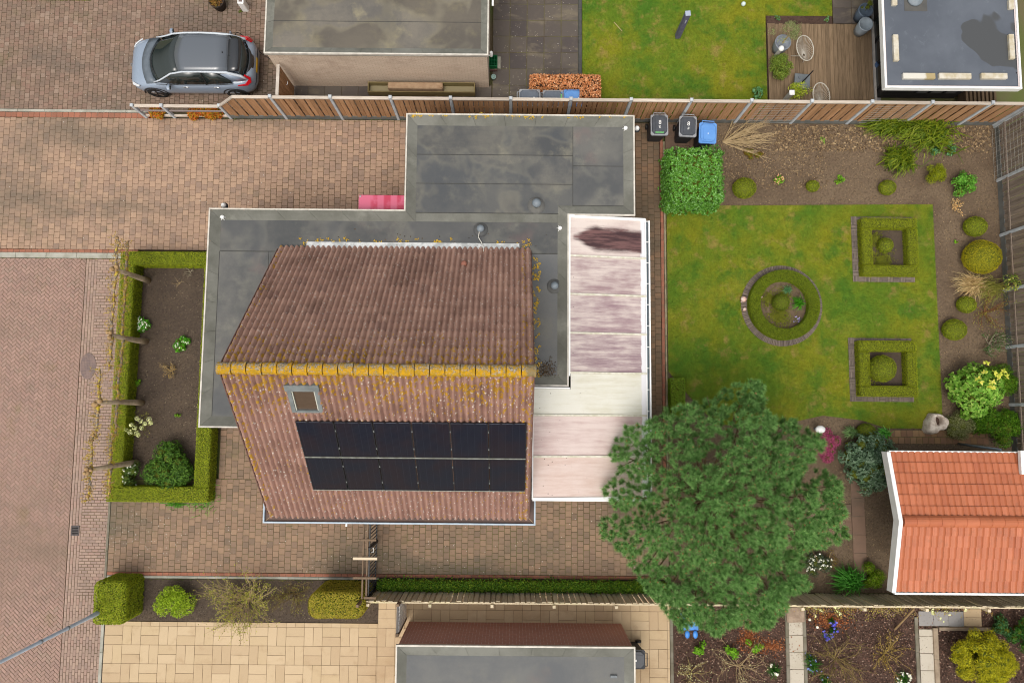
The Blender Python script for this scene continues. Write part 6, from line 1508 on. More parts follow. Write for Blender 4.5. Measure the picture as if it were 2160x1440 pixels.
for (nr, fn, n) in (((0, 0, 1), lambda n: np.column_stack([rng.uniform(q[0], q[1], n), rng.uniform(q[2], q[3], n), np.full(n, 1.32)]), 620), ((-1, 0, 0), lambda n: np.column_stack([np.full(n, q[0]), rng.uniform(q[2], q[3], n), rng.uniform(.1, 1.32, n)]), 420),
                    ((1, 0, 0), lambda n: np.column_stack([np.full(n, q[1]), rng.uniform(q[2], q[3], n), rng.uniform(.1, 1.32, n)]), 420), ((0, -1, 0), lambda n: np.column_stack([rng.uniform(q[0], q[1], n), np.full(n, q[2]), rng.uniform(.1, 1.32, n)]), 420), ((0, 1, 0), lambda n: np.column_stack([rng.uniform(q[0], q[1], n), np.full(n, q[3]), rng.uniform(.1, 1.32, n)]), 420)):
    P_ = fn(n); N = np.tile(np.array(nr, float), (n, 1)); P_ = P_ + N * rng.normal(0, .05, (n, 1)); Pc = np.repeat(P_, 8, 0); D = np.repeat(unit(N + np.array([0, 0, .5])), 8, 0)
    ax = unit(dirs(len(Pc), -.3) + D * .8); V.append(leaves(Pc + ax * .045, D, rng.uniform(.07, .11, len(Pc)), .04, .35, axis=ax))
obj('foliage', np_mesh('foliage', np.vstack(V), 4, G_LAUREL), t)
q = rect(1415, 797, 1446, 860, 0.5)
hedge('small_hedge', 'short box hedge beside the path above the pine', [(q[0], q[1], q[2] - 0.3, q[3], 0.5)], fol('small_hedge_leaf', [S(74, 108, 20), S(110, 138, 30), S(92, 122, 24), S(132, 150, 40)]), 0.04, 2200)
MB().box(5.42, 5.45, q[2] - .3, q[3], 0, 0.42).build('hedge_edging', ZINC, label='upright zinc sheet edging beside the short hedge', cat='edging')
# rings in the lawn
def ring_hedge(c, ro, ri, h, label):
    t = thing('round_hedge', (c[0], c[1], 0), label, 'hedge')
    MB().lathe([(ri + .03, 0), (ro - .03, 0), (ro - .03, h - .06), (ro - .07, h - .03), (ri + .07, h - .03), (ri + .03, h - .06), (ri + .03, 0)], (*c, 0), 48).build('branches', CORE, t)
    n = 22000; a = rng.uniform(0, 2 * PI, n); rr = np.sqrt(rng.uniform(ri * ri, ro * ro, n)); e = np.minimum(rr - ri, ro - rr)
    P1 = np.column_stack([np.cos(a) * rr, np.sin(a) * rr, h - np.clip(.06 - e, 0, .06) * .7 + rng.normal(0, .01, n)]); N1 = np.tile([0, 0, 1.0], (n, 1))
    n2 = 14000; a = rng.uniform(0, 2 * PI, n2); sd = rng.random(n2) < .58; rr = np.where(sd, ro, ri); P2 = np.column_stack([np.cos(a) * rr, np.sin(a) * rr, rng.uniform(.03, h - .02, n2)]); N2 = np.column_stack([np.cos(a), np.sin(a), np.full(n2, .4)]) * np.where(sd, 1, -1)[:, None]; N2[:, 2] = .4
    P_ = np.vstack([P1, P2]) + np.array([c[0], c[1], 0.03]); obj('foliage', np_mesh('foliage', leaves(P_, np.vstack([N1, N2]), rng.uniform(.02, .045, len(P_)), .02, .7), 4, G_BOXD), t)
ring_hedge(CIRC, 1.20, 0.83, 0.33, 'round box hedge ring in the middle of the lawn')
for i, q in enumerate(SQ):
    x0, x1, y0, y1 = q[0] + .20, q[1] - .02, q[2] + .17, q[3] - .12
    w = .36
    hedge('square_hedge', ('square box hedge frame around the small ball, upper right lawn', 'square box hedge frame around the big ball, lower right lawn')[i], [(x0, x1, y1 - w, y1, .38), (x0, x1, y0, y0 + w, .38), (x0, x0 + w, y0 + w, y1 - w, .38), (x1 - w, x1, y0 + w, y1 - w, .38)], fol('square_hedge_leaf', [S(92, 104, 12), S(124, 134, 20), S(142, 146, 30), S(108, 120, 18)], cs=8), 0.03, 3000, group='square hedges in the lawn', bumpy=.01)
c = CIRC
ball(1648, 637, 18, 0.5, 'low clipped ball inside the round hedge ring', G_BOXD); ball(1869, 517, 16, 0.45, 'small clipped ball inside the upper square hedge'); ball(1863, 777, 28, 0.7, 'big clipped ball filling the lower square hedge')
blade_clump('spiky_plant', 1682, 640, 17, 0.35, 'spiky green plant next to the ball in the round bed', fol('spiky', [S(40, 96, 16), S(72, 140, 28), S(96, 160, 44)]), 90, .02)
blade_clump('blue_spiky_plant', 1660, 611, 12, 0.25, 'blue-green tuft above the ball in the round bed', G_BLUEG, 60, .02)
shrub('flower_patch', 1684, 676, 10, 0.12, 'tiny violet flowers at the edge of the round bed', G_BLUEG, (.04, .02), 300, n=5, extra=(fol('violet', [S(160, 150, 210), S(190, 180, 226)]), 6, .05), fill=False)
for px, py, r, h, lb, mt in ((1571, 396, 25, .55, 'clipped ball beside the laurel block', G_BOX), (1715, 392, 14, .3, 'smallest clipped ball in the north bed', G_BOX), (1873, 395, 18, .42, 'clipped ball in the north bed above the upper square', G_BOX), (2059, 477, 24, .5, 'clipped ball in the right bed level with the upper square', G_BOX),
        (2074, 541, 40, .75, 'largest golden clipped ball by the right fence', G_YEL), (2040, 642, 20, .42, 'clipped ball between grasses and lawn on the right', G_BOX), (2015, 695, 25, .5, 'lowest clipped ball in the right bed', G_BOX), (1828, 911, 20, .45, 'dark clipped ball at the lower lawn edge', G_BOXD)):
    ball(px, py, r, h, lb, mt, ry=r * .9)
V = []
for (cx_, cy_, rr, n) in ((CIRC[0] - .1, CIRC[1] - .35, .5, 2000), (CIRC[0] + .1, CIRC[1] + .4, .35, 500), (CIRC[0] - .45, CIRC[1] + .25, .35, 900), (SQ[0][0] + 1.0, SQ[0][2] + .75, .5, 1600), (SQ[0][0] + .8, SQ[0][3] - .8, .35, 700), (SQ[1][0] + .85, SQ[1][2] + .8, .3, 250)):
    a = rng.uniform(0, 2 * PI, n); d = np.abs(rng.normal(0, .5, n)) * rr; V.append(leaves(np.column_stack([cx_ + np.cos(a) * d, cy_ + np.sin(a) * d, rng.uniform(.04, .09, n)]), np.tile([0, 0, 1.], (n, 1)), .05, .03, .6))
obj('moss', np_mesh('moss', np.vstack(V), 4, fol('moss_leaf', [S(96, 104, 24), S(120, 120, 34), S(84, 96, 26)])), label='green moss and weeds on the soil inside the lawn hedges', cat='moss', kind='stuff')
# ------------------------------------------------------------------ back garden planting
FB = at(1524, 300); t = thing('fan_shrub', FB, 'pale bare shrub fanning out of one stem beside the blue bin', 'shrub'); mb = MB(); R = random.Random(5)
for k in range(40):
    a = R.gauss(.25, .33); L = R.uniform(.9, 1.7); el = R.uniform(.12, .45); d = Vector((math.cos(a), math.sin(a), el)).normalized(); o = Vector(FB) + d * R.uniform(0, .15)
    pts = [o]
    for j in range(4): d = (d + Vector((R.gauss(0, .05), R.gauss(0, .05), R.gauss(0, .04)))).normalized(); pts.append(pts[-1] + d * L / 4)
    mb.tube(pts, [.012, .010, .008, .006, .004], 4, False)
    for j in (1, 2, 3):
        for s in range(2): e = (d + Vector((R.gauss(0, .3), R.gauss(0, .3), R.gauss(0, .2)))).normalized(); mb.tube([pts[j], pts[j] + e * R.uniform(.25, .5)], [.006, .003], 3, False)
mb.build('branches', TWIG, t)
shrub('heath_plant', 1590, 322, 26, .25, 'low green and rust coloured mound under the bare fan shrub', fol('heath', [S(92, 108, 20), S(126, 112, 30), S(142, 84, 34), S(110, 120, 24)]), (.05, .012), 1500, ry=14, n=10, seed=4)
shrub('rose_bush', 1641, 379, 14, .3, 'small green plant with pink blooms in the north bed', G_BRIGHT, (.05, .025), 800, n=8, seed=6, extra=(fol('pink_bloom', [S(226, 150, 130), S(232, 200, 150), S(206, 120, 110)]), 16, .05))
shrub('leafy_tuft', 1772, 378, 11, .22, 'small bright green tuft in the north bed', G_BRIGHT, (.06, .025), 800, n=6, seed=7)
shrub('leafy_tuft', 1735, 297, 9, .2, 'thin green seedling near the fence in the north bed', G_BRIGHT, (.05, .02), 350, n=5, seed=8, fill=False)
for px, py, r, ry, lb, sd in ((1868, 268, 44, 22, 'drooping grassy juniper at the fence, left of the larger one', 1), (1950, 282, 58, 44, 'largest drooping grassy juniper below the black garden house', 2), (1893, 340, 30, 26, 'isolated grassy juniper in the north bed', 3)):
    blade_clump('juniper', px, py, r, .55, lb, G_GRASSY, 420, .035, 'shrub', 'junipers in the north bed', ry, .35, base_r=.38, core=True)
shrub('columbine', 2005, 312, 13, .3, 'taller blue-green leafy plant of the pair by the juniper', G_BLUEG, (.10, .09), 260, n=7, seed=9, ry=18, group='blue-green leafy plants'); shrub('columbine', 1976, 319, 11, .25, 'smaller blue-green leafy plant of the pair by the juniper', G_BLUEG, (.09, .08), 260, n=6, seed=10, group='blue-green leafy plants')
shrub('golden_shrub', 1973, 366, 31, .6, 'yellow-green feathery shrub in the north-east bed', fol('feather', [S(104, 116, 10), S(140, 146, 22), S(122, 132, 16)]), (.06, .014), 1600, n=14, seed=11, ry=25)
shrub('green_shrub', 2036, 385, 26, .6, 'fresh green leafy shrub in the north-east corner bed', fol('fresh', [S(56, 106, 24), S(92, 150, 46), S(122, 172, 72)]), (.08, .045), 550, n=12, seed=12, ry=29)
twig_shrub('dry_hydrangea', 2023, 433, 17, .4, 'dry tan flower heads on a small shrub', 8, TWIG, PET_T, 110, .06, seed=13, depth=1)
shrub('leafy_tuft', 2018, 508, 6, .12, 'tiny green seedling beside the golden ball', G_BRIGHT, (.05, .03), 500, n=4, seed=14)
blade_clump('dry_grass', 2045, 603, 38, .5, 'dry straw coloured ornamental grass by the golden ball', G_STRAW, 300, .014, ry=30, base_r=.25)
blade_clump('green_grass', 2085, 610, 36, .6, 'half green ornamental grass leaning on the right fence', fol('sedge', [S(120, 122, 50), S(150, 146, 74), S(104, 112, 40)]), 220, .014, ry=30, base_r=.25)
twig_shrub('red_stemmed_shrub', 2095, 655, 50, .8, 'loose shrub with reddish stems by the right fence', 16, simple('red_twig', S(140, 90, 58), S(120, 84, 50), 8), G_TWIGGY, 420, .035, seed=15, depth=1)
twig_shrub('fence_shrub', 2108, 725, 32, .9, 'thin green shrub against the lower right fence', 10, TWIG_G, G_DARK, 700, .04, seed=16, depth=2)
shrub('evergreen_shrub', 2135, 600, 26, 1.0, 'variegated evergreen climbing the right fence', fol('euonymus', [S(76, 104, 40), S(120, 136, 60), S(190, 186, 90), S(60, 90, 30)]), (.08, .045), 320, n=9, seed=17, fill=False)
shrub('yew', 2105, 800, 48, .9, 'dark feathery evergreen behind the yellow laurel, upper part', fol('yew', [S(44, 82, 10), S(78, 116, 18), S(100, 136, 28)]), (.09, .018), 1100, n=16, seed=18, ry=40, group='feathery evergreens behind the yellow laurel')
shrub('yew', 2110, 905, 62, .8, 'dark feathery evergreen spreading below the yellow laurel', fol('yew_low', [S(44, 84, 14), S(80, 122, 22), S(104, 142, 32)]), (.09, .018), 1100, n=18, seed=19, ry=45, group='feathery evergreens behind the yellow laurel')
t = shrub('yellow_laurel', 2065, 828, 62, 1.3, 'big leafy shrub with yellow new leaves in the right bed', fol('skimmia', [S(66, 110, 26), S(104, 150, 44), S(136, 176, 74), S(84, 130, 34), S(164, 186, 90)]), (.13, .065), 240, n=18, seed=20, cluster=7)
x, y, _ = place(2065, 805, 60, 1.35); q = np.array([[x + rng.normal(.12, .32), y + rng.normal(.1, .18), 1.34 + rng.normal(0, .06)] for k in range(14)]); q8 = np.repeat(q, 7, 0); ax = unit(dirs(len(q8), -.1)); obj('young_leaves', np_mesh('young_leaves', leaves(q8 + ax * .06, np.tile([0, 0, 1.], (len(q8), 1)), .13, .065, .3, axis=ax), 4, G_VARI), t, kind='stuff')
shrub('grey_shrub', 2030, 896, 34, .6, 'fine grey-green shrub beside the driftwood stump', fol('greyg', [S(92, 100, 56), S(128, 132, 84), S(166, 164, 120), S(80, 92, 44)]), (.035, .016), 1800, n=14, seed=21)
# bed under the pine
shrub('rhododendron', 1840, 975, 54, 1.2, 'broad grey-green rhododendron left of the red roof', G_RHODO, (.14, .045), 260, n=20, ry=66, seed=22, cluster=7)
blade_clump('lavender', 1791, 912, 16, .35, 'silvery green lavender tuft at the lower lawn edge', fol('lavender', [S(84, 118, 64), S(118, 150, 92), S(142, 166, 118)]), 120, .02)
blade_clump('daylily', 1862, 914, 18, .35, 'bright green strap leaves at the lower lawn edge', fol('lily', [S(60, 128, 40), S(96, 166, 66), S(124, 184, 90)]), 80, .03)
shrub('leafy_tuft', 1791, 934, 8, .2, 'small yellow-green plant between lavender and rhododendron', G_LIME, (.05, .03), 500, n=5, seed=23)
shrub('heather', 1748, 938, 28, .35, 'bright pink flowering heather at the edge of the pine', G_PINK, (.035, .018), 2200, n=16, ry=40, seed=24)
p = at(1727, 905, .3); t = thing('garden_lantern', (p[0], p[1], 0), 'white round garden lantern beside the pink heather', 'lantern')
MB().lathe([(.05, 0), (.04, .35)], (p[0], p[1], 0), 10).build('stem', ZINC, t); MB().ball((p[0], p[1], .42), .13, 16, 10, (1.3, 1, .75)).build('globe', WHITE, t, True)
shrub('white_azalea', 1728, 1192, 30, .6, 'dark shrub dotted with white flowers below the pine', fol('azalea', [S(36, 48, 34), S(70, 84, 62), S(96, 108, 84)]), (.05, .025), 900, n=12, seed=25, extra=(PET_W, 34, .06))
shrub('rusty_ground_cover', 1752, 1180, 24, .2, 'low rusty ground cover beside the white azalea', fol('rustg', [S(112, 76, 36), S(130, 112, 40), S(92, 84, 34)]), (.04, .018), 600, n=8, seed=26, ry=20, fill=False)
blade_clump('agapanthus', 1787, 1222, 38, .6, 'large clump of green strap leaves at the south fence', fol('agap', [S(40, 92, 22), S(70, 136, 44), S(98, 162, 70)]), 240, .028, ry=32, base_r=.2)
shrub('green_cushion', 1842, 1216, 27, .6, 'rounded dark yellow-green shrub beside the red roof', fol('cushion', [S(56, 84, 8), S(92, 122, 14), S(118, 142, 28)]), (.05, .02), 1500, n=14, seed=27, ry=28)
# driftwood stump planter
p = at(1975, 893, .25); t = thing('driftwood_stump', (p[0], p[1], 0), 'bleached hollow tree stump standing on the lawn corner', 'stump')
WD = Mat('bleached_wood', .9, .15); WD.bump(WD.noise(12, 5, .7), .6, .02); WD = WD.done(WD.mix(WD.ss(WD.noise(6, 5, .7), .38, .62), S(240, 228, 214), S(200, 182, 166)))
mb = MB(); n = 26; pr = [(1.0, 0), (.98, .2), (.92, .34), (.8, .40), (.52, .38), (.42, .26), (.38, .12)]; vs = []; R = random.Random(4); wob = [1 + .16 * math.sin(2 * a + .6) + .10 * math.sin(3 * a + 2) + .05 * math.sin(7 * a) + R.uniform(-.03, .03) for a in [2 * PI * k / n for k in range(n)]]
for i, (r, z) in enumerate(pr):
    for k in range(n):
        a = 2 * PI * k / n; ww = wob[k] if i < 4 else 1; off = (.05, .08) if i >= 4 else (0, 0)
        vs.append((p[0] + off[0] + .33 * r * ww * math.cos(a) * (1 if i < 4 else .9), p[1] + off[1] + .37 * r * ww * math.sin(a) * (1 if i < 4 else .95), z * (1 + .12 * math.sin(a * 2 + 1))))
fs = [(i * n + k, i * n + (k + 1) % n, (i + 1) * n + (k + 1) % n, (i + 1) * n + k) for i in range(len(pr) - 1) for k in range(n)]
mb.add(vs, fs); mb.build('shell', WD, t, True); MB().lathe([(.17, 0.02), (.17, .16)], (p[0] + .05, p[1] + .08, 0), 16).build('soil', SOIL_MULCH, t)
# shells on the brick ring
for px, py, r, lb in ((1568, 631, .105, 'large pink shell ornament on the brick ring'), (1571, 652, .06, 'small pale shell ornament on the brick ring'), (1607, 626, .035, 'tiny pale shell on the soil inside the ring hedge')):
    p = at(px, py, .1); t = thing('shell_ornament', (p[0], p[1], .04), lb, 'ornament', 'shell ornaments at the round bed')
    sm = Mat('shell_pink', .5, .4); sm.bump(sm.voro(26), .5, .02); smm = sm.done(sm.mix(sm.ss(sm.noise(14, 3), .4, .65), S(232, 176, 160), S(240, 228, 216)))
    MB().ball((p[0], p[1], .05 + r * .7), r, 14, 9, (1, 1, .8)).build('shell', smm, t, True); MB().lathe([(r * .3, 0), (r * .1, r * .9)], (p[0] - r * .7, p[1] - r * .8, .05), 8).build('spire', smm, t, True)

# ------------------------------------------------------------------ front garden
for px, py, r, lb, sd in ((300, 681, 20, 'round green plant ringed with white flowers, upper of the two', 31), (380, 722, 18, 'round bright green plant with few white flowers, lower of the two', 32)):
    shrub('primula', px, py, r, .3, lb, fol('primula_leaf', [S(44, 112, 14), S(80, 156, 26), S(110, 176, 44)]), (.08, .035), 700, n=9, seed=sd, extra=(PET_W, 26 if sd == 31 else 12, .055), group='white flowering cushions')
shrub('leafy_tuft', 292, 808, 10, .2, 'small bright green tuft in the middle of the front bed', G_BRIGHT, (.06, .02), 600, n=6, seed=33); shrub('leafy_tuft', 375, 875, 7, .15, 'smallest green tuft in the lower front bed', G_BRIGHT, (.05, .02), 600, n=5, seed=34)
twig_shrub('tan_bush', 356, 780, 17, .35, 'tan dry little bush in the front bed', 9, TWIG, fol('tanleaf', [S(150, 122, 60), S(182, 152, 84), S(128, 104, 50)]), 260, .03, seed=35)
twig_shrub('bare_bush', 395, 572, 17, .4, 'bare grey twiggy bush in the top corner of the front bed', 7, TWIG_G, None, 0, seed=36, depth=1); twig_shrub('dry_stalks', 372, 598, 14, .2, 'thin dry stalks in the front bed', 7, TWIG, None, 0, seed=37, depth=1, r0=.006)
t = twig_shrub('hydrangea', 287, 897, 34, .55, 'pale green flower heads of a hydrangea in the front bed', 9, simple('hyd_twig', S(104, 100, 60)), G_TWIGGY, 160, .04, seed=38, depth=1, ry=24)
V = []
for (px, py) in ((259, 884), (289, 882), (296, 887), (315, 884), (318, 892), (277, 896), (284, 902), (299, 902), (265, 906), (275, 911), (289, 913), (292, 917), (306, 893)):
    p = np.array(at(px, py, .5)); d = dirs(60, -.2); V.append(leaves(p + d * rng.uniform(.06, .085), d, .035, .03, .5))
obj('flower_head', np_mesh('flower_head', np.vstack(V), 4, PET_C), t, kind='stuff')
shrub('cherry_laurel', 352, 985, 52, .9, 'big dark glossy evergreen in the lower front bed', fol('cherry', [S(30, 58, 14), S(62, 98, 26), S(96, 130, 46), S(46, 78, 20)]), (.11, .03), 330, n=22, ry=56, seed=39, cluster=6)
shrub('white_viburnum', 274, 1003, 27, .7, 'small evergreen with white blossoms below the last espalier', fol('viburnum', [S(44, 72, 24), S(80, 108, 44), S(108, 132, 68)]), (.05, .024), 900, n=12, ry=32, seed=40, extra=(PET_W, 22, .05))
blade_clump('grass_edge', 430, 1050, 22, .25, 'fringe of fresh grass at the hedge corner', fol('freshgrass', [S(60, 124, 24), S(92, 160, 44)]), 160, .012, base_r=.6); blade_clump('grass_edge', 372, 1063, 18, .18, 'small fringe of grass under the lower front hedge', fol('freshgrass2', [S(60, 124, 24), S(92, 160, 44)]), 110, .012, base_r=.6, ry=6)
# espalier limes
YLICH = Mat('lichen_bark', .95, .1); yk = YLICH.ss(YLICH.noise(6, 4, .65), .46, .58); YLICH.bump(YLICH.noise(40, 4), .5, .01); YLICH = YLICH.done(YLICH.mix(yk, YLICH.mix(YLICH.ss(YLICH.noise(20, 3), .4, .6), S(170, 158, 142), S(138, 126, 112)), S(216, 190, 70)))
KNOB = simple('espalier_knob', S(196, 164, 118), S(160, 128, 90), 14, .95, bump=.6)
ESP = [(313, 592), (308, 720), (300, 850), (288, 975)]
for i, (px, py) in enumerate(ESP):
    p = at(px, py); R = random.Random(50 + i); lv = ((1.40, 2.0), (1.45, 2.1), (1.5, 2.55), (1.55, 2.6))[i]
    t = thing('espalier_tree', (p[0], p[1], 0), ('first leaning espalier lime from the top of the front bed', 'second espalier lime from the top of the front bed', 'third espalier lime from the top, level with the pale hydrangea', 'lowest espalier lime beside the dark evergreen')[i], 'tree', 'espalier trees along the street')
    top = lv[1] + .1; dy = R.uniform(-.03, .03)
    MB().tube([(p[0], p[1], -.02), (p[0] - .01, p[1] + dy, .5), (p[0], p[1] + dy, 1.2), (p[0], p[1], top)], [.11, .092, .082, .06], 10).build('trunk', BARK, t, True)
    cr = MB(); kn = MB(); tips = []
    for z in lv:
        for s in (-1, 1):
            L = 1.02 if not (i == 3 and s < 0) else .9
            pts = [(p[0], p[1], z - .06)]
            for k in range(1, 8): pts.append((p[0] + R.uniform(-.03, .03), p[1] + s * L * k / 7, z + R.uniform(-.03, .03)))
            cr.tube(pts, [.05 - .003 * k for k in range(8)], 7)
            for q in pts[1:]:
                kn.ball(q, R.uniform(.035, .06), 7, 5)
                for k in range(7):
                    d = Vector((R.gauss(0, 1), R.gauss(0, .8), R.uniform(-.2, 1))).normalized(); e = Vector(q) + d * R.uniform(.06, .24); cr.tube([q, tuple(e)], [.011, .005], 4); tips.append(tuple(e))
    for k in range(5): kn.ball((p[0] + R.uniform(-.08, .08), p[1] + R.uniform(-.1, .1), top + R.uniform(-.05, .08)), R.uniform(.05, .09), 8, 6)
    cr.build('crown', YLICH, t, True); kn.build('pruning_knobs', KNOB, t, True, kind='stuff')
    q = np.repeat(np.array(tips), 6, 0) + rng.normal(0, .022, (len(tips) * 6, 3)); obj('buds', np_mesh('buds', leaves(q, np.tile([0, 0, 1.], (len(q), 1)), .035, .022, .9), 4, fol('bud', [S(150, 112, 70), S(190, 164, 60), S(132, 98, 66), S(170, 140, 50)])), t, kind='stuff')
# lamp post in the hedge
b = at(205, 1293, 1.15)
t = thing('street_lamp', (b[0], b[1], 0), 'slim grey street lamp post rising out of the square hedge', 'lamp post')
MB().tube([(b[0], b[1], 0), (b[0], b[1], 1.5), (b[0], b[1], 1.52), (b[0], b[1], 6.2)], [.075, .07, .055, .042], 12).build('pole', simple('lamp_grey', S(196, 206, 218), S(176, 186, 198), 4, .5, .4), t, True)
for z in (2.6, 3.8): MB().lathe([(.065, 0), (.065, .05)], (b[0], b[1], z), 12).build('collar', ZINC, t, True)
MB().tube([(b[0], b[1], 6.15), (b[0] - .25, b[1] - .05, 6.35), (b[0] - .6, b[1] - .1, 6.4)], [.04, .035, .03], 8).build('arm', PVC, t, True); MB().ball((b[0] - .85, b[1] - .14, 6.39), .3, 14, 8, (1, .45, .25)).build('lamp_head', PVC, t, True)
# south strip
shrub('spirea', 362, 1268, 46, .8, 'bright yellow-green leafy shrub in the south strip', fol('spirea', [S(96, 126, 18), S(140, 166, 30), S(164, 182, 56), S(114, 142, 24)]), (.07, .026), 1000, n=20, ry=42, seed=60, lo=.2, hi=.38, fill=False)
twig_shrub('forsythia', 510, 1272, 78, 1.1, 'wide tangled yellowish shrub with thin new leaves', 26, TWIG, G_TWIGGY, 2600, .045, seed=61, depth=2, ry=46, r0=.012, kids=4); twig_shrub('tangled_bush', 610, 1258, 46, .9, 'bare tangled brown bush left of the big hedge block', 16, simple('brown_twig', S(140, 118, 74), S(112, 94, 58), 8), G_TWIGGY, 420, .03, seed=62, depth=2, ry=40, kids=4)
# ivy strip between driveway and fence
t = thing('ivy_hedge', (0.5, -5.9, 0), 'long low strip of ivy in front of the south fence', 'hedge')
MB().bbox(-4.25, 5.2, -6.06, -5.78, 0, .28, .05).build('branches', CORE, t)
n = 16000; P_ = np.column_stack([rng.uniform(-4.35, 5.25, n), rng.normal(-5.92, .09, n), np.zeros(n)]); P_[:, 2] = .40 + .07 * hnoise(P_[:, 0], P_[:, 1], 5, 12) - ((P_[:, 1] + 5.92) / .25) ** 2 * .2 + rng.normal(0, .04, n); P_[:, 2] = np.maximum(P_[:, 2], .04)
obj('foliage', np_mesh('foliage', leaves(P_, np.tile([0, .2, 1.], (n, 1)), rng.uniform(.04, .075, n), .045, .6), 4, G_IVY), t)
# low fence planting
for px, r, lb, sd in ((334, 26, 'orange and green berried plant on the low fence, left one', 70), (420, 30, 'red to orange leaved plant on the low fence', 71), (447, 20, 'green and orange plant at the right end of the low fence', 72)):
    shrub('pyracantha', px, 238, r, .55, lb, G_RUST, (.07, .045), 1500, n=16, ry=12, seed=sd, lo=.5, hi=.8, group='berried plants on the low fence', fill=False)
# ------------------------------------------------------------------ the pine
PINE_OUT = [(1268, 1040), (1300, 985), (1285, 960), (1318, 892), (1372, 878), (1395, 855), (1455, 842), (1520, 832), (1556, 800), (1600, 792), (1632, 822), (1630, 868), (1690, 878), (1740, 918), (1738, 960), (1712, 978), (1722, 1010), (1765, 985), (1800, 1010), (1803, 1062), (1780, 1090), (1798, 1130), (1776, 1160), (1716, 1165), (1702, 1205), (1712, 1245), (1655, 1282), (1655, 1318), (1610, 1345), (1560, 1340), (1530, 1362), (1480, 1330), (1428, 1335), (1400, 1300), (1372, 1268), (1330, 1215), (1322, 1175), (1270, 1150), (1262, 1112), (1300, 1085)]
pine_poly = [at(px, py, 3.7)[:2] for px, py in PINE_OUT]
PC = at(1530, 1078, 4.3)
G_PINE = fol('pine_needle', [S(62, 98, 50), S(92, 132, 70), S(124, 162, 92), S(78, 116, 62), S(152, 182, 116)], clump=(1.5, 2.7), cs=3.0, rough=.55)
G_BUD = fol('pine_bud', [S(186, 160, 110), S(196, 150, 110), S(170, 156, 90)], clump=(.9, 1.4), cs=9)
pine = thing('pine_tree', (PC[0] - .1, PC[1] + .2, 0), 'large spreading dark green pine behind the veranda', 'tree')
def edge_t(x, y):
    """0 in the middle of the crown, 1 at its outline"""
    dx, dy = x - PC[0], y - PC[1]; d = math.hypot(dx, dy); best = 9.0
    for i in range(len(pine_poly)):
        a, b = pine_poly[i], pine_poly[(i + 1) % len(pine_poly)]; ex, ey = b[0] - a[0], b[1] - a[1]
        den = dx * ey - dy * ex
        if abs(den) < 1e-9: continue
        t = ((a[0] - PC[0]) * ey - (a[1] - PC[1]) * ex) / den; u = ((a[0] - PC[0]) * dy - (a[1] - PC[1]) * dx) / den
        if t > 0 and 0 <= u <= 1: best = min(best, t)
    return 1.0 / best
R = random.Random(9); cl = []
xs = [p[0] for p in pine_poly]; ys = [p[1] for p in pine_poly]
def poisson(cnt, dmin, lim, tries=14000):
    got = []; cell = {}
    for k in range(tries):
        if len(got) >= cnt: break
        x, y = R.uniform(min(xs), max(xs)), R.uniform(min(ys), max(ys)); i, j = int(x / dmin), int(y / dmin)
        if any((x - q[0]) ** 2 + (y - q[1]) ** 2 < dmin * dmin for a in (-1, 0, 1) for b in (-1, 0, 1) for q in cell.get((i + a, j + b), ())): continue
        if not inside((x, y), pine_poly): continue
        t = edge_t(x, y)
        if t > lim: continue
        got.append((x, y, t)); cell.setdefault((i, j), []).append((x, y))
    return got
boughs = [(x, y, t, R.uniform(.75, 1.25), R.uniform(-.25, .35)) for x, y, t in poisson(140, .52, .93)]
NV = []; BV = []
for layer, (cnt, dmin, dz) in enumerate(((3000, .150, 0.0), (2000, .165, -.45), (1000, .22, -1.0))):
    for (x, y, t) in poisson(cnt, dmin, .965, 60000):
        bx = min(boughs, key=lambda q: (x - q[0]) ** 2 + (y - q[1]) ** 2); d = math.hypot(x - bx[0], y - bx[1])
        if layer == 0 and d > .36 * bx[3] and R.random() < .6: continue
        z = 2.9 + 2.6 * (1 - t * t) + bx[4] * 1.5 + .6 * bx[3] * math.exp(-(d / .34) ** 2) + dz * (1 - .45 * t) + R.uniform(-.12, .12)
        ax = Vector(((x - bx[0]) * 1.7 + (x - PC[0]) * .06 + R.gauss(0, .22), (y - bx[1]) * 1.7 + (y - PC[1]) * .06 + R.gauss(0, .22), .75)).normalized()
        n = 170 if layer == 0 else (140 if layer == 1 else 110)
        A = np.tile(np.array(ax), (n, 1)); o = unit(np.cross(A, rng.normal(size=(n, 3)))); th = rng.uniform(.15, 1.45, n)[:, None]; dr = A * np.cos(th) + o * np.sin(th)
        st = np.array([x, y, z]) - A * rng.uniform(0, .16, (n, 1)); ln = rng.uniform(.11, .17, n)[:, None]; tip = st + dr * ln
        sd = unit(np.cross(dr, rng.normal(size=(n, 3)))) * .0072
        NV.append(np.stack([st - sd, st + sd, tip], 1).reshape(-1, 3))
        if layer == 0:
            cl.append((x, y, z))
            if R.random() < .38: q = np.array([[x, y, z]] * 5) + np.array(ax) * .05 + rng.normal(0, .012, (5, 3)); BV.append(leaves(q, rng.normal(size=q.shape), .06, .024, .2, axis=np.tile(np.array(ax), (5, 1)) + rng.normal(0, .4, q.shape)))
obj('needles', np_mesh('needles', np.vstack(NV), 3, G_PINE), pine)
obj('buds', np_mesh('buds', np.vstack(BV), 4, G_BUD), pine, kind='stuff')
tb = Vector((PC[0] - .1, PC[1] + .2, 0)); top = Vector((PC[0] + .05, PC[1], 4.3))
PBARK = simple('pine_bark', S(150, 122, 90), S(118, 96, 72), 7, .95, bump=.8, bscale=30)
MB().tube([tb, tb.lerp(top, .3) + Vector((.06, 0, 0)), tb.lerp(top, .65) + Vector((-.05, .05, 0)), top], [.20, .17, .12, .05], 12).build('trunk', PBARK, pine, True)
mb = MB()
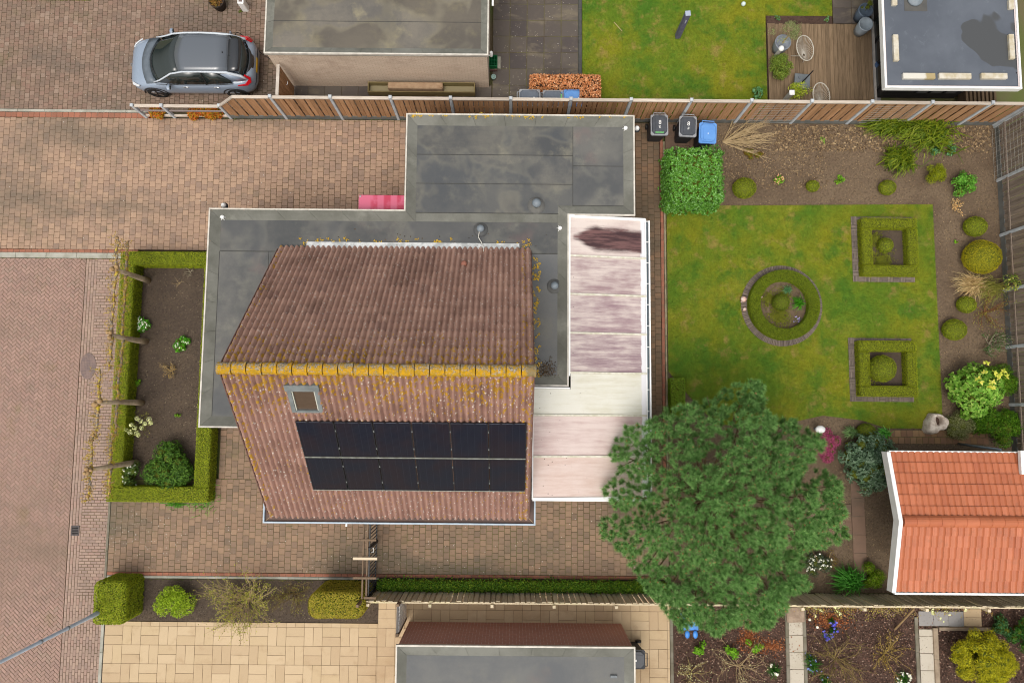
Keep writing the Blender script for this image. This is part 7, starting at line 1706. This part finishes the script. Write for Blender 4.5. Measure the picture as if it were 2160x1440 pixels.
for i, c in enumerate(boughs):
    e = Vector((c[0], c[1], 2.75 + 2.6 * (1 - c[2] ** 2) + c[4])); f = .30 + .55 * min(1, max(0, (e.z - 2.2) / 3.6)); s = tb.lerp(top, f); m1 = s.lerp(e, .5) + Vector((R.uniform(-.15, .15), R.uniform(-.15, .15), R.uniform(-.1, .2)))
    mb.tube([s, m1, e, e + Vector((0, 0, .25))], [.035, .024, .014, .008], 6)
    for k in range(5): q = m1.lerp(e, R.uniform(.4, 1)); mb.tube([q, q + Vector((R.gauss(0, .22), R.gauss(0, .22), R.uniform(.1, .4)))], [.014, .006], 4)
mb.build('limbs', PBARK, pine, True)
# fallen needles and a hidden blue thing under the pine
p = at(1458, 1315, .5)
t = thing('blue_garden_seat', (p[0], p[1], 0), 'bright blue plastic seat half hidden under the pine branches', 'seat')
BLUEP = simple('blue_plastic', S(70, 150, 236), S(58, 136, 222), 5, .35, .4)
MB().bbox(-.25, .25, -.22, .22, .42, .46, .02, T(p[0], p[1], 0)).build('seat', BLUEP, t); MB().bbox(-.25, .25, .20, .24, .46, .95, .02, T(p[0], p[1], 0)).build('backrest', BLUEP, t)
for sx in (-1, 1):
    for sy in (-1, 1): MB().box(p[0] + sx * .22 - .02, p[0] + sx * .22 + .02, p[1] + sy * .19 - .02, p[1] + sy * .19 + .02, 0, .42).build('leg', BLUEP, t)
    MB().ball((p[0] + sx * .13, p[1] - .33, .5), .12, 10, 6, (.7, 1.1, .3)).build('armrest', BLUEP, t, True)
# ------------------------------------------------------------------ southern garden beds
for i, (px, py, lb) in enumerate(((1478, 1368, 'bright green leafy plant, leftmost of three on the bark bed'), (1547, 1376, 'bright green leafy plant, middle of three on the bark bed'), (1592, 1362, 'bright green leafy plant, rightmost of three on the bark bed'))):
    shrub('leafy_perennial', px, py, 20, .35, lb, fol('perennial', [S(72, 120, 16), S(112, 166, 32), S(140, 188, 54)]), (.07, .045), 420, n=8, seed=80 + i, group='bright perennials on the bark bed', fill=False, lo=.25, hi=.4)
twig_shrub('bare_rose', 1565, 1412, 62, .7, 'pale bare branching shrub with cream blossoms on the bark bed', 12, TWIG, PET_C, 150, .035, seed=83, depth=2); twig_shrub('yellow_twig_bush', 1462, 1425, 36, .6, 'small yellowish twiggy bush at the lower edge left', 9, simple('twig_y', S(178, 160, 104)), PET_C, 190, .035, seed=84, depth=2)
twig_shrub('hydrangea_bare', 1775, 1400, 62, .8, 'bare tangled shrub between the two slab paths, left one', 14, simple('twig_o', S(164, 140, 84), S(128, 112, 70), 8), G_TWIGGY, 160, .03, seed=85, depth=2, kids=4); twig_shrub('hydrangea_bare', 1880, 1385, 44, .7, 'bare yellowish shrub beside the right slab path', 12, simple('twig_p', S(182, 156, 88), S(150, 128, 70), 8), fol('yl', [S(170, 144, 50), S(196, 170, 80)]), 320, .03, seed=86, depth=2)
def flowers(px, py, n, spread, emat, lb, seed, sz=.08, grp='flower clumps in the bark beds', leafm=G_DARK, nm='flower_clump', cat='flower'):
    blade_clump(nm, px, py, spread * 1.3, .22, lb, leafm, 60, .018, cat, grp, extra=(emat, n, sz))
flowers(1745, 1340, 9, 9, PET_B, 'deep blue hyacinth clump, lowest of the blue ones', 1); flowers(1756, 1326, 5, 7, PET_B, 'deep blue hyacinths beside the white bloom', 2); flowers(1752, 1308, 4, 6, PET_B, 'small blue hyacinth, topmost', 3)
flowers(1715, 1402, 8, 16, fol('pale_blue', [S(110, 122, 190), S(150, 158, 210)]), 'pale blue flowers among the bare shrub', 4, .045); flowers(1705, 1385, 5, 10, fol('pale_blue2', [S(110, 116, 176), S(140, 146, 196)]), 'faint blue flowers beside the slab path edge', 5, .04); flowers(1738, 1432, 6, 12, fol('pale_blue3', [S(130, 140, 200), S(160, 166, 216)]), 'pale blue flowers at the lower picture edge', 6, .04)
flowers(1905, 1428, 12, 14, PET_W, 'white flower clump at the foot of the right slab path', 7, .075); flowers(1632, 1412, 5, 14, PET_W, 'white flowers beside the left slab path', 8, .085)
for px, py, lb in ((1708, 1306, 'single white globe bloom, upper'), (1724, 1322, 'single white globe bloom beside the blue hyacinths')):
    p = at(px, py, .25); t = thing('white_bloom', (p[0], p[1], 0), lb, 'flower', 'white globe blooms'); MB().tube([(p[0], p[1], 0), (p[0], p[1], .22)], .008, 5).build('stem', simple('stem_green', S(70, 100, 40)), t); MB().ball((p[0], p[1], .25), .045, 10, 7).build('bloom', PET_W, t, True)
shrub('golden_bush', 2080, 1388, 82, 1.3, 'big round yellow-green shrub in the lower right corner', fol('golden', [S(118, 120, 10), S(164, 158, 18), S(186, 178, 36), S(140, 138, 20), S(110, 116, 24)]), (.055, .022), 1500, n=70, ry=70, seed=90, lo=.13, hi=.22)
shrub('dark_perennial', 2120, 1325, 24, .5, 'dark green leafy plant at the end of the slab edging', fol('darkp', [S(24, 60, 24), S(52, 96, 48), S(84, 124, 76)]), (.10, .03), 500, n=9, seed=91); shrub('corner_evergreen', 2160, 1330, 26, .8, 'dark evergreen cut by the right picture edge', G_DARK, (.08, .04), 700, n=12, seed=92, ry=50)
# climbers along the fence, south side
for (px, w, sd, lb) in ((1790, 62, 95, 'yellowish climber hanging over the south fence, middle part'), (1870, 50, 96, 'yellowish climber on the south fence above the leaning stake'), (1725, 36, 97, 'sparse climber on the south fence beside the slab path'), (2000, 62, 98, 'climber with white flowers above the blue-grey slabs')):
    x, y, r = place(px, 1288, w, .6); t = thing('climber', (x, SY - .25, 0), lb, 'climber', 'climbers along the south fence'); mb = MB(); tips = []; R2 = random.Random(sd)
    for k in range(16): twigs(mb, (x + R2.uniform(-r, r), SY - .14, R2.uniform(.1, .7)), (R2.gauss(0, 1), -.25, .4), .45, .008, 1, .5, .1, R2, tips, 4)
    mb.build('branches', TWIG, t); T_ = np.array(tips); n = 420; q = T_[rng.integers(0, len(T_), n)] + rng.normal(0, .05, (n, 3)); q[:, 1] = np.minimum(q[:, 1], SY - .09)
    obj('foliage', np_mesh('foliage', leaves(q, np.tile([0, -.3, 1.], (n, 1)), .045, .03, .8), 4, fol('climber_leaf', [S(142, 132, 44), S(176, 160, 80), S(120, 116, 50), S(154, 120, 62)])), t)
    if sd in (98, 97): q = T_[rng.integers(0, len(T_), 26)]; q = np.repeat(q, 5, 0) + rng.normal(0, .025, (130, 3)); q[:, 2] += .05; obj('flower', np_mesh('flower', leaves(q, np.tile([0, 0, 1.], (130, 1)), .06, .05, .5), 4, PET_C), t, kind='stuff')
a, b = at(1888, 1326, .05), at(1928, 1285, 1.0); MB().tube([a, (b[0], SY - .2, 1.0)], [.035, .03], 7).build('leaning_stake', simple('stake', S(164, 136, 96), S(138, 112, 78), 8), label='thin wooden stake leaning against the south fence', cat='stake')
q = rect(1968, 1322, 1978, 1440); strip('bed_edging', simple('edge_timber', S(176, 158, 136), S(150, 132, 112), 5, .9), q[0], q[1], -10.2, q[3], -.05, .09, 1.2, along='y', piece='edging_board'); q2 = rect(1978, 1321, 2100, 1328); strip('bed_edging', simple('edge_timber2', S(166, 148, 128), S(140, 122, 104), 5, .9), q2[0], q2[1], q2[2], q2[3], -.05, .09, 1.2, piece='edging_board')
p = at(1680, 1296, .2); MB().bbox(-.3, .3, -.26, .26, 0.05, .18, .04, T(*p[:2], 0) @ RZ(.05)).build('stepping_stone', simple('flag_stone', S(178, 158, 138), S(150, 130, 112), 8, .9, bump=.5), label='rough stone block at the top of the left slab path', cat='stone')

# ------------------------------------------------------------------ neighbour garden to the north
dk = thing('wooden_deck', (10.8, 11.8, 0), 'weathered brown plank deck with pots and wire chairs', 'deck')
W_DECK = wood('deck_wood', S(142, 120, 96), S(114, 96, 74), S(128, 108, 86), 'y', .18, 11.0); DX0, DX1, DY0, DY1 = 9.0, 12.70, 10.12, 13.62
MB().box(DX0 + .05, DX1 - .05, DY0 + .03, DY1 - .03, 0, .10).build('gap_shade', simple('deck_shadow', S(52, 42, 34)), dk)  # solid dark box paints the shade seen between the planks
n = 27; s = (DX1 - DX0) / n; pm_ = MB().bbox(.003, s - .003, DY0, DY1, .10, .135, .004).mesh('plank', W_DECK)
for k in range(n): obj('plank', pm_, dk, wmat=T(DX0 + k * s, rnd.uniform(-.012, .012), rnd.uniform(-.002, .002)))
MB().box(12.71, 12.79, DY0, 13.7, 0, .17).build('border', simple('border_pale', S(206, 200, 194), S(176, 170, 164), 4), dk)
MB().box(9.0, 11.35, 13.66, 13.95, -.02, .06).build('planting_strip', SOIL_MULCH, kind='structure')
for px, lb, sd in ((1640, 'small blue-green plant at the left end of the deck strip', 1), (1744, 'small blue-green plant at the right end of the deck strip', 2)): shrub('strip_plant', px, 39, 8, .2, lb, G_BLUEG, (.05, .03), 500, n=5, seed=100 + sd)
MB().box(12.80, 12.99, 10.4, 15.2, -.05, .03).build('glass_threshold', P_BLUESLAB, kind='structure')
def pot(px, py, r, h, label, mat, fill=SOIL_MULCH, group='large grey plant pots on the deck', name='plant_pot'):
    p = at(px, py, h); t = thing(name, (p[0], p[1], .135), label, 'pot', group); z = .135 if p[1] < 13.6 and p[0] > 9 else 0.03
    MB().lathe([(r * .72, 0), (r * .9, h * .5), (r * 1.0, h - .03), (r * 1.0, h), (r * .88, h), (r * .86, h - .06)], (p[0], p[1], z), 24).build('pot', mat, t, True)
    MB().lathe([(r * .87, h - .14), (r * .86, h - .07)], (p[0], p[1], z), 20).build('soil', fill, t); return t, p, z + h
POTG = simple('pot_grey', S(150, 156, 166), S(126, 132, 142), 5, .6); POTB = simple('pot_blue', S(112, 128, 146), S(92, 106, 124), 5, .5)
_, p1, z1 = pot(1649, 93, .28, .55, 'large grey pot with olive tree at the left of the deck', POTG)
pot(1823, 55, .25, .55, 'pale blue-grey empty pot at the right edge of the deck', simple('pot_pale', S(172, 184, 194), S(150, 162, 172), 5, .6), simple('pot_soil', S(96, 74, 54), S(78, 60, 46), 9))
t2, p2, z2 = pot(1826, 22, .26, .55, 'blue-grey pot with sedge next to the empty pot', POTB); shrub('sedge', 1827, 18, 12, 1.0, 'low sedge growing in the blue-grey pot', fol('sedgel', [S(92, 106, 30), S(132, 138, 60)]), (.05, .012), 900, n=8, seed=103)
t = thing('olive_tree', (p1[0], p1[1], z1 - .1), 'small olive tree leaning out of the grey pot', 'tree'); o2 = at(1668, 60, 1.7)
MB().tube([(p1[0], p1[1], z1 - .1), (p1[0] + .06, p1[1] + .05, 1.0), (o2[0], o2[1], 1.5)], [.03, .025, .015], 7).build('trunk', TWIG, t); d = dirs(1500, -.6); cl2 = np.array([[rng.normal(0, .2), rng.normal(0, .22), rng.normal(0, .2)] for k in range(16)]); P_ = np.array([o2[0], o2[1], 1.6]) + cl2[rng.integers(0, 16, 1500)] + d * rng.uniform(.05, .17, (1500, 1)); obj('crown', np_mesh('crown', leaves(P_, d, .06, .016, .8), 4, G_OLIVE), t)
shrub('potted_bush', 1650, 138, 29, .9, 'round green bush below the olive pot on the deck', fol('pbush', [S(72, 96, 28), S(108, 130, 44), S(138, 154, 70)]), (.07, .02), 1000, n=16, seed=104)
shrub('bamboo', 1686, 192, 34, .9, 'loose yellow-green bamboo by the white lantern', fol('bamb', [S(116, 138, 30), S(158, 172, 44), S(186, 190, 70), S(96, 122, 40)]), (.13, .022), 260, n=16, ry=22, seed=105, fill=False)
def lantern(px, py, h, label, sq):
    p = at(px, py, h); t = thing('deck_lantern', (p[0], p[1], .135), label, 'lantern', 'white lanterns on the deck')
    if sq: MB().bbox(p[0] - .09, p[0] + .09, p[1] - .09, p[1] + .09, h - .03, h, .01).build('cap', WHITE, t); MB().bbox(p[0] - .07, p[0] + .07, p[1] - .07, p[1] + .07, .135, h - .035, .01).build('body', simple('lantern_body', S(190, 186, 176)), t)
    else: MB().lathe([(.10, 0), (.10, .03), (.06, .1), (.02, .12)], (p[0], p[1], h - .1), 16).build('cap', WHITE, t, True); MB().lathe([(.07, 0), (.07, h - .25)], (p[0], p[1], .14), 12).build('body', simple('lantern_body2', S(200, 198, 190)), t)
lantern(1671, 195, .8, 'square white lantern between bamboo leaves', True); lantern(1650, 100, .75, 'round white lantern cap in front of the olive pot', False)
WIREC = simple('chair_wire', S(206, 200, 186), S(186, 180, 166), 6, .5)
def chair(px, py, rz, label):
    p = at(px, py, .55); t = thing('wire_chair', (p[0], p[1], .135), label, 'chair', 'wire egg chairs on the deck', rz); a_, b_ = .40, .30
    rim = [(b_ * math.cos(k * PI / 12), a_ * math.sin(k * PI / 12), .55 + .16 * math.sin(k * PI / 12)) for k in range(25)]
    obj('rim', MB().tube(rim, .018, 8).mesh('rim', WIREC, True), t, local=I4)
    c = Vector((-.04, -.16, .30)); mb = MB()
    for k in range(34):
        a = 2 * PI * k / 34; q = Vector((b_ * math.cos(a), a_ * math.sin(a), .55 + .16 * math.sin(a))); mb.tube([q, q.lerp(c, .5) - Vector((0, 0, .05)), c + (q - c) * .12], .005, 4, False)
    obj('cords', mb.mesh('cords', simple('chair_cord', S(196, 190, 178))), t, local=I4, kind='stuff'); obj('seat_ring', MB().tube([tuple(c + Vector((.05 * math.cos(k * PI / 6), .05 * math.sin(k * PI / 6), 0))) for k in range(13)], .008, 6).mesh('seat_ring', BLACK), t, local=I4)
    for k in range(3): a = k * 2 * PI / 3 + .5; obj('leg', MB().tube([tuple(c + Vector((.08 * math.cos(a), .08 * math.sin(a), 0))), (.28 * math.cos(a), .28 * math.sin(a), 0)], .012, 6).mesh('leg', WIREC), t, local=I4)
chair(1695, 106, .55, 'wire egg chair beside the grey olive pot'); chair(1729, 205, .5, 'wire egg chair partly hidden behind the fence')
p = at(1692, 172, .4); t = thing('side_table', (p[0], p[1], .135), 'low square grey table on the deck', 'table'); sl_ = simple('slate_grey', S(118, 124, 128), S(104, 110, 114), 5, .6); MB().bbox(-.27, .27, -.27, .27, .38, .42, .01, T(p[0], p[1], 0) @ RZ(-.08)).build('table_top', sl_, t); MB().box(p[0] - .05, p[0] + .05, p[1] - .05, p[1] + .05, .14, .38).build('leg', sl_, t)
a, b = at(1692, 174, .44), at(1714, 151, .9); MB().tube([a, (b[0], b[1], .95)], [.028, .02], 8).build('parasol_stick', BLACK, label='black stick leaning on the low grey table', cat='stick')
MB().lathe([(.045, 0), (.045, .03)], (*at(1686, 164, .42)[:2], .421), 12).build('coaster', simple('coaster', S(104, 110, 116)), label='round dark coaster on the low grey table', cat='coaster')
# things kept beside the garden house
for i, (px, py, lb, nm, cat, mt, dm) in enumerate(((1856, 110, 'tan crate against the garden house', 'crate', 'crate', simple('crate_tan', S(164, 130, 92), S(140, 108, 74), 8), (.1, .16, .3)), (1850, 78, 'small light log beside the garden house', 'log', 'log', simple('log_light', S(190, 160, 124)), (.09, .07, .12)), (1858, 160, 'dark bundle at the garden house corner', 'bundle', 'bundle', simple('bundle_dark', S(84, 80, 74)), (.1, .22, .2)))):
    p = at(px, py, .1); MB().bbox(-dm[0], dm[0], -dm[1], dm[1], .03, dm[2], .02, T(p[0], p[1], 0) @ RZ(.1 * i)).build(nm, mt, label=lb, cat=cat)
p = at(1853, 137, .2); t = thing('blue_pot', (p[0], p[1], .03), 'small blue pot beside the garden house', 'pot'); MB().lathe([(.09, .03), (.13, .2), (.13, .25), (.1, .25)], (p[0], p[1], 0), 14).build('pot', simple('cobalt', S(78, 102, 140), rough=.4), t, True); MB().lathe([(.1, .2), (.1, .22)], (p[0], p[1], 0), 12).build('soil', SOIL_MULCH, t)
for k in range(8): MB().bbox(15.7 + k * .14, 15.79 + k * .14, 10.2, 11.6, .05, .5, .01).build('pallet_slat', wood('pallet_%d' % k, S(120, 102, 80), S(98, 82, 64), S(108, 92, 72), 'y'), label='board %s of the slatted wood stack beside the garden house' % ('one two three four five six seven eight'.split()[k]), cat='board', group='slatted boards beside the garden house')
# lawn ornaments
p = at(1429, 78); t = thing('stone_pillar', (p[0], p[1], 0), 'slim slate grey pillar standing on the northern lawn', 'pillar'); SL = simple('slate_pillar', S(116, 112, 136), S(98, 96, 118), 5, .6)
MB().bbox(-.085, .085, -.085, .085, 0, 1.5, .008, T(p[0], p[1], 0) @ RZ(.1)).build('shaft', SL, t); MB().bbox(-.09, .09, -.09, .09, 1.503, 1.52, .006, T(p[0], p[1], 0) @ RZ(.1)).build('cap', simple('slate_cap', S(176, 184, 204)), t)
mb = MB()
for k in range(4): mb.box(.092, .096, -.02, .02, 1.20 - k * .05, 1.23 - k * .05)
obj('lettering', mb.mesh('lettering', simple('pale_letter', S(206, 208, 220))), t, wmat=T(p[0], p[1], 0) @ RZ(.1 - PI / 2))
p = at(1568, 9, .08); MB().ball((p[0], p[1], .09), .08, 14, 9).build('lawn_ball', simple('white_ball', S(222, 240, 234)), label='small white ball lying on the northern lawn', cat='ball')
a, b = at(1295, 47, .03), at(1312, 66, .03); MB().tube([a, b], .012, 5).build('stick', TWIG, label='thin dry stick lying on the northern lawn', cat='stick')
shrub('lawn_edge_plant', 1598, 195, 13, .4, 'blue-green leafy plant in front of the fence at the deck corner', G_BLUEG, (.09, .06), 300, n=8, seed=110)
# beside the cream garage
p = at(1040, 128, .35); t = thing('green_crate', (p[0], p[1], .02), 'green plastic bottle crate at the garage corner', 'crate'); GP = simple('green_plastic', S(20, 120, 70), S(16, 104, 60), 5, .4)
for k, (x0, x1, y0, y1) in enumerate(((-.15, -.13, -.2, .2), (.13, .15, -.2, .2), (-.13, .13, -.2, -.18), (-.13, .13, .18, .2))): MB().box(p[0] + x0, p[0] + x1, p[1] + y0, p[1] + y1, .03, .36).build('side', GP, t)
MB().box(p[0] - .13, p[0] + .13, p[1] - .18, p[1] + .18, .03, .06).build('floor', simple('crate_floor', S(8, 52, 32)), t)
for x in (-.045, .045): MB().box(p[0] + x - .006, p[0] + x + .006, p[1] - .18, p[1] + .18, .06, .3).build('divider', GP, t)
for y in (-.06, .06): MB().box(p[0] - .13, p[0] + .13, p[1] + y - .006, p[1] + y + .006, .06, .28).build('divider', GP, t)
p = at(1036, 112, 1.6); t = thing('outdoor_lamp', (p[0], p[1], 1.4), 'white cylindrical lamp on the cream garage corner', 'lamp'); MB().lathe([(.05, 0), (.055, .02), (.055, .24), (.03, .26)], (p[0], p[1], 1.4), 14).build('shade', WHITE, t, True); MB().beam((p[0], p[1], 1.45), (-.9, p[1] - .02, 1.45), .03, .03).build('bracket', ALU, t)
p = at(1052, 134, .05); MB().bbox(p[0] - .06, p[0] + .07, p[1] - .22, p[1] + .22, .02, .12, .01).build('pale_plank', simple('plank_grey', S(170, 164, 150), S(140, 134, 120), 6), label='pale plank lying next to the green crate', cat='plank')
p = at(1041, 145, .1); MB().bbox(-.14, .14, -.07, .07, .02, .14, .01, T(p[0], p[1], 0)).build('doorstep_brick', simple('brown_brick', S(120, 92, 84), S(92, 70, 64), 7), label='brown brick lying below the green crate', cat='brick')
p = at(1041, 162, .2); t = thing('small_pot', (p[0], p[1], .02), 'small grey-green pot on the dark tiles', 'pot'); MB().lathe([(.06, .02), (.09, .2), (.09, .22), (.065, .22), (.06, .17)], (p[0], p[1], 0), 16).build('pot', simple('pot_celadon', S(150, 176, 168)), t, True); MB().lathe([(.06, .14), (.06, .16)], (p[0], p[1], 0), 12).build('soil', SOIL_MULCH, t)
q = rect(776, 171, 1002, 184, .7); t = thing('potting_trough', ((q[0] + q[1]) / 2, (q[2] + q[3]) / 2, .02), 'long greenish wooden trough on legs against the cream wall', 'trough'); W_TR = wood('trough_wood', S(142, 126, 86), S(116, 102, 68), S(124, 116, 76), 'x', .1, 14.0)
q = (q[0], q[1], 10.70, 11.05)
MB().box(q[0], q[1], q[2], q[2] + .03, .4, .72).build('side_board', W_TR, t); MB().box(q[0], q[1], q[3] - .03, q[3], .4, .74).build('side_board', W_TR, t); MB().box(q[0], q[0] + .03, q[2] + .031, q[3] - .031, .4, .72).build('end_board', W_TR, t); MB().box(q[1] - .03, q[1], q[2] + .031, q[3] - .031, .4, .72).build('end_board', W_TR, t); MB().box(q[0] + .03, q[1] - .03, q[2] + .031, q[3] - .031, .42, .5).build('bottom', simple('trough_in', S(150, 138, 106)), t)
for k in range(4): x = q[0] + .5 + k * (q[1] - q[0] - .9) / 3; MB().beam((x, q[2] + .02, .45), (x + (.05 if k < 3 else -.2), q[2] - .22, .03), .05, .05).build('leg', W_TR, t)
MB().bbox(q[0] + .7, q[1] - 1.1, q[2] + .1, q[3] - .02, .505, .80, .03).build('sacking', simple('hessian', S(180, 152, 122), S(158, 128, 100), 7), t)
# top edge of the northern driveway
p = at(457, 2, .4); t = thing('barrel_planter', (p[0], p[1], 0), 'dark tub with dry brown grass on the northern driveway', 'planter'); MB().lathe([(.2, .03), (.27, .4), (.28, .45), (.24, .45), (.23, .36)], (p[0], p[1], 0), 18).build('tub', simple('tub_dark', S(70, 58, 50), S(52, 44, 40), 8), t, True)
n = 240; a = rng.uniform(0, 2 * PI, n); r_ = np.sqrt(rng.random(n)) * .22; b0 = np.column_stack([p[0] + np.cos(a) * r_, p[1] + np.sin(a) * r_, np.full(n, .38)]); obj('dry_grass', np_mesh('dry_grass', leaves(b0 + np.array([0, 0, .08]), rng.normal(size=(n, 3)), .2, .012, .5, axis=np.column_stack([np.cos(a), np.sin(a), np.full(n, .6)])), 4, fol('tubgrass', [S(130, 100, 48), S(160, 112, 60), S(116, 116, 44)])), t)
p = at(508, 3, .5); t = thing('white_post', (p[0], p[1], 0), 'short white post lamp at the top edge of the driveway', 'post'); MB().bbox(-.11, .11, -.11, .11, 0, .55, .02, T(p[0], p[1], 0)).build('post', WHITE, t); MB().box(p[0] - .06, p[0] + .06, p[1] - .05, p[1] + .06, .552, .56).build('top_light', simple('lamp_dark', S(120, 104, 100)), t)
shrub('weed', 507, 24, 6, .1, 'small weed growing in the paving below the white post', fol('weedl', [S(70, 92, 30), S(104, 118, 50)]), (.04, .02), 500, n=4, seed=120)
# lichen rosettes on the felt roof, fallen from the tiles
LICH = fol('lichen', [S(176, 140, 30), S(204, 168, 44), S(150, 130, 60)], cs=9)
V = []
for k in range(150):
    if k < 60: x, y = rnd.uniform(.62, .85), rnd.uniform(.8, 4.5)
    elif k < 110: x, y = rnd.uniform(-6.6, .5), rnd.gauss(4.95, .08)
    else: x, y = rnd.uniform(-3.3, 3.7), rnd.gauss(8.98, .03)
    z = 2.735 if k < 110 else 2.835
    c = np.column_stack([x + rng.normal(0, .025, 9), y + rng.normal(0, .025, 9), np.full(9, z) + rng.uniform(0, .01, 9)]); V.append(leaves(c, np.tile([0, 0, 1.], (9, 1)), .035, .03, .1))
obj('fallen_lichen', np_mesh('fallen_lichen', np.vstack(V), 4, LICH), label='yellow lichen crumbs scattered on the flat roof', cat='lichen', kind='stuff')
V = chips(np.vstack([np.column_stack([rng.normal(1.05, .18, 420), rng.normal(1.05, .16, 420)]), np.column_stack([rng.uniform(-6, 1.3, 60), rng.normal(5.0, .15, 60)])]), 2.73, .008, .028, .8)
obj('roof_debris', np_mesh('roof_debris', V, 4, litter_mat('debris', [(0, S(52, 44, 36)), (1, S(110, 92, 70))])), label='dark leaf debris in the corner of the flat roof', cat='debris', kind='stuff')

# petals, leaf bits and weeds on the paving
V = np.vstack([chips(np.column_stack([rng.uniform(-18, -3.5, 260), rng.uniform(5.3, 9.9, 260)]), .034, .006, .016, .3), chips(np.column_stack([rng.uniform(-13.3, 4.8, 420), rng.uniform(-5.6, -3.0, 420)]), .034, .006, .018, .3), chips(np.column_stack([rng.normal(-12.4, .9, 160), rng.normal(-4.4, .5, 160)]), .034, .006, .02, .3), chips(np.column_stack([rng.uniform(-.7, 2.2, 220), rng.uniform(10.2, 14.6, 220)]), .026, .006, .016, .3), chips(np.column_stack([rng.uniform(-20, -8.2, 300), rng.uniform(10.4, 14.5, 300)]), .034, .006, .014, .3)])
obj('fallen_petals', np_mesh('fallen_petals', V, 4, litter_mat('petal_litter', [(0, S(150, 132, 104)), (.4, S(196, 184, 164)), (1, S(236, 230, 220))])), label='pale petals and leaf bits strewn over the paving', cat='litter', kind='stuff')
p = np.vstack([np.column_stack([rng.uniform(-13.4, -4.5, 700), rng.normal(-5.84, .02, 700)]), np.column_stack([rng.uniform(-9.9, -3.5, 900), rng.normal(9.95, .03, 900)]), np.column_stack([rng.normal(5.33, .015, 900), rng.uniform(-.5, 9.0, 900)]), np.column_stack([rng.uniform(-13.0, -9.9, 400), rng.normal(5.12, .03, 400)]), np.column_stack([rng.normal(-13.46, .02, 300), rng.uniform(-5.6, -3.3, 300)]), np.column_stack([rng.uniform(-18, -13, 200), rng.normal(4.94, .012, 200)])])
obj('joint_weeds', np_mesh('joint_weeds', blades(p, (.02, .06), .014, 1.0, .01), 3, BLADE), label='moss and weeds along the kerbs and fence foot', cat='weeds', kind='stuff')
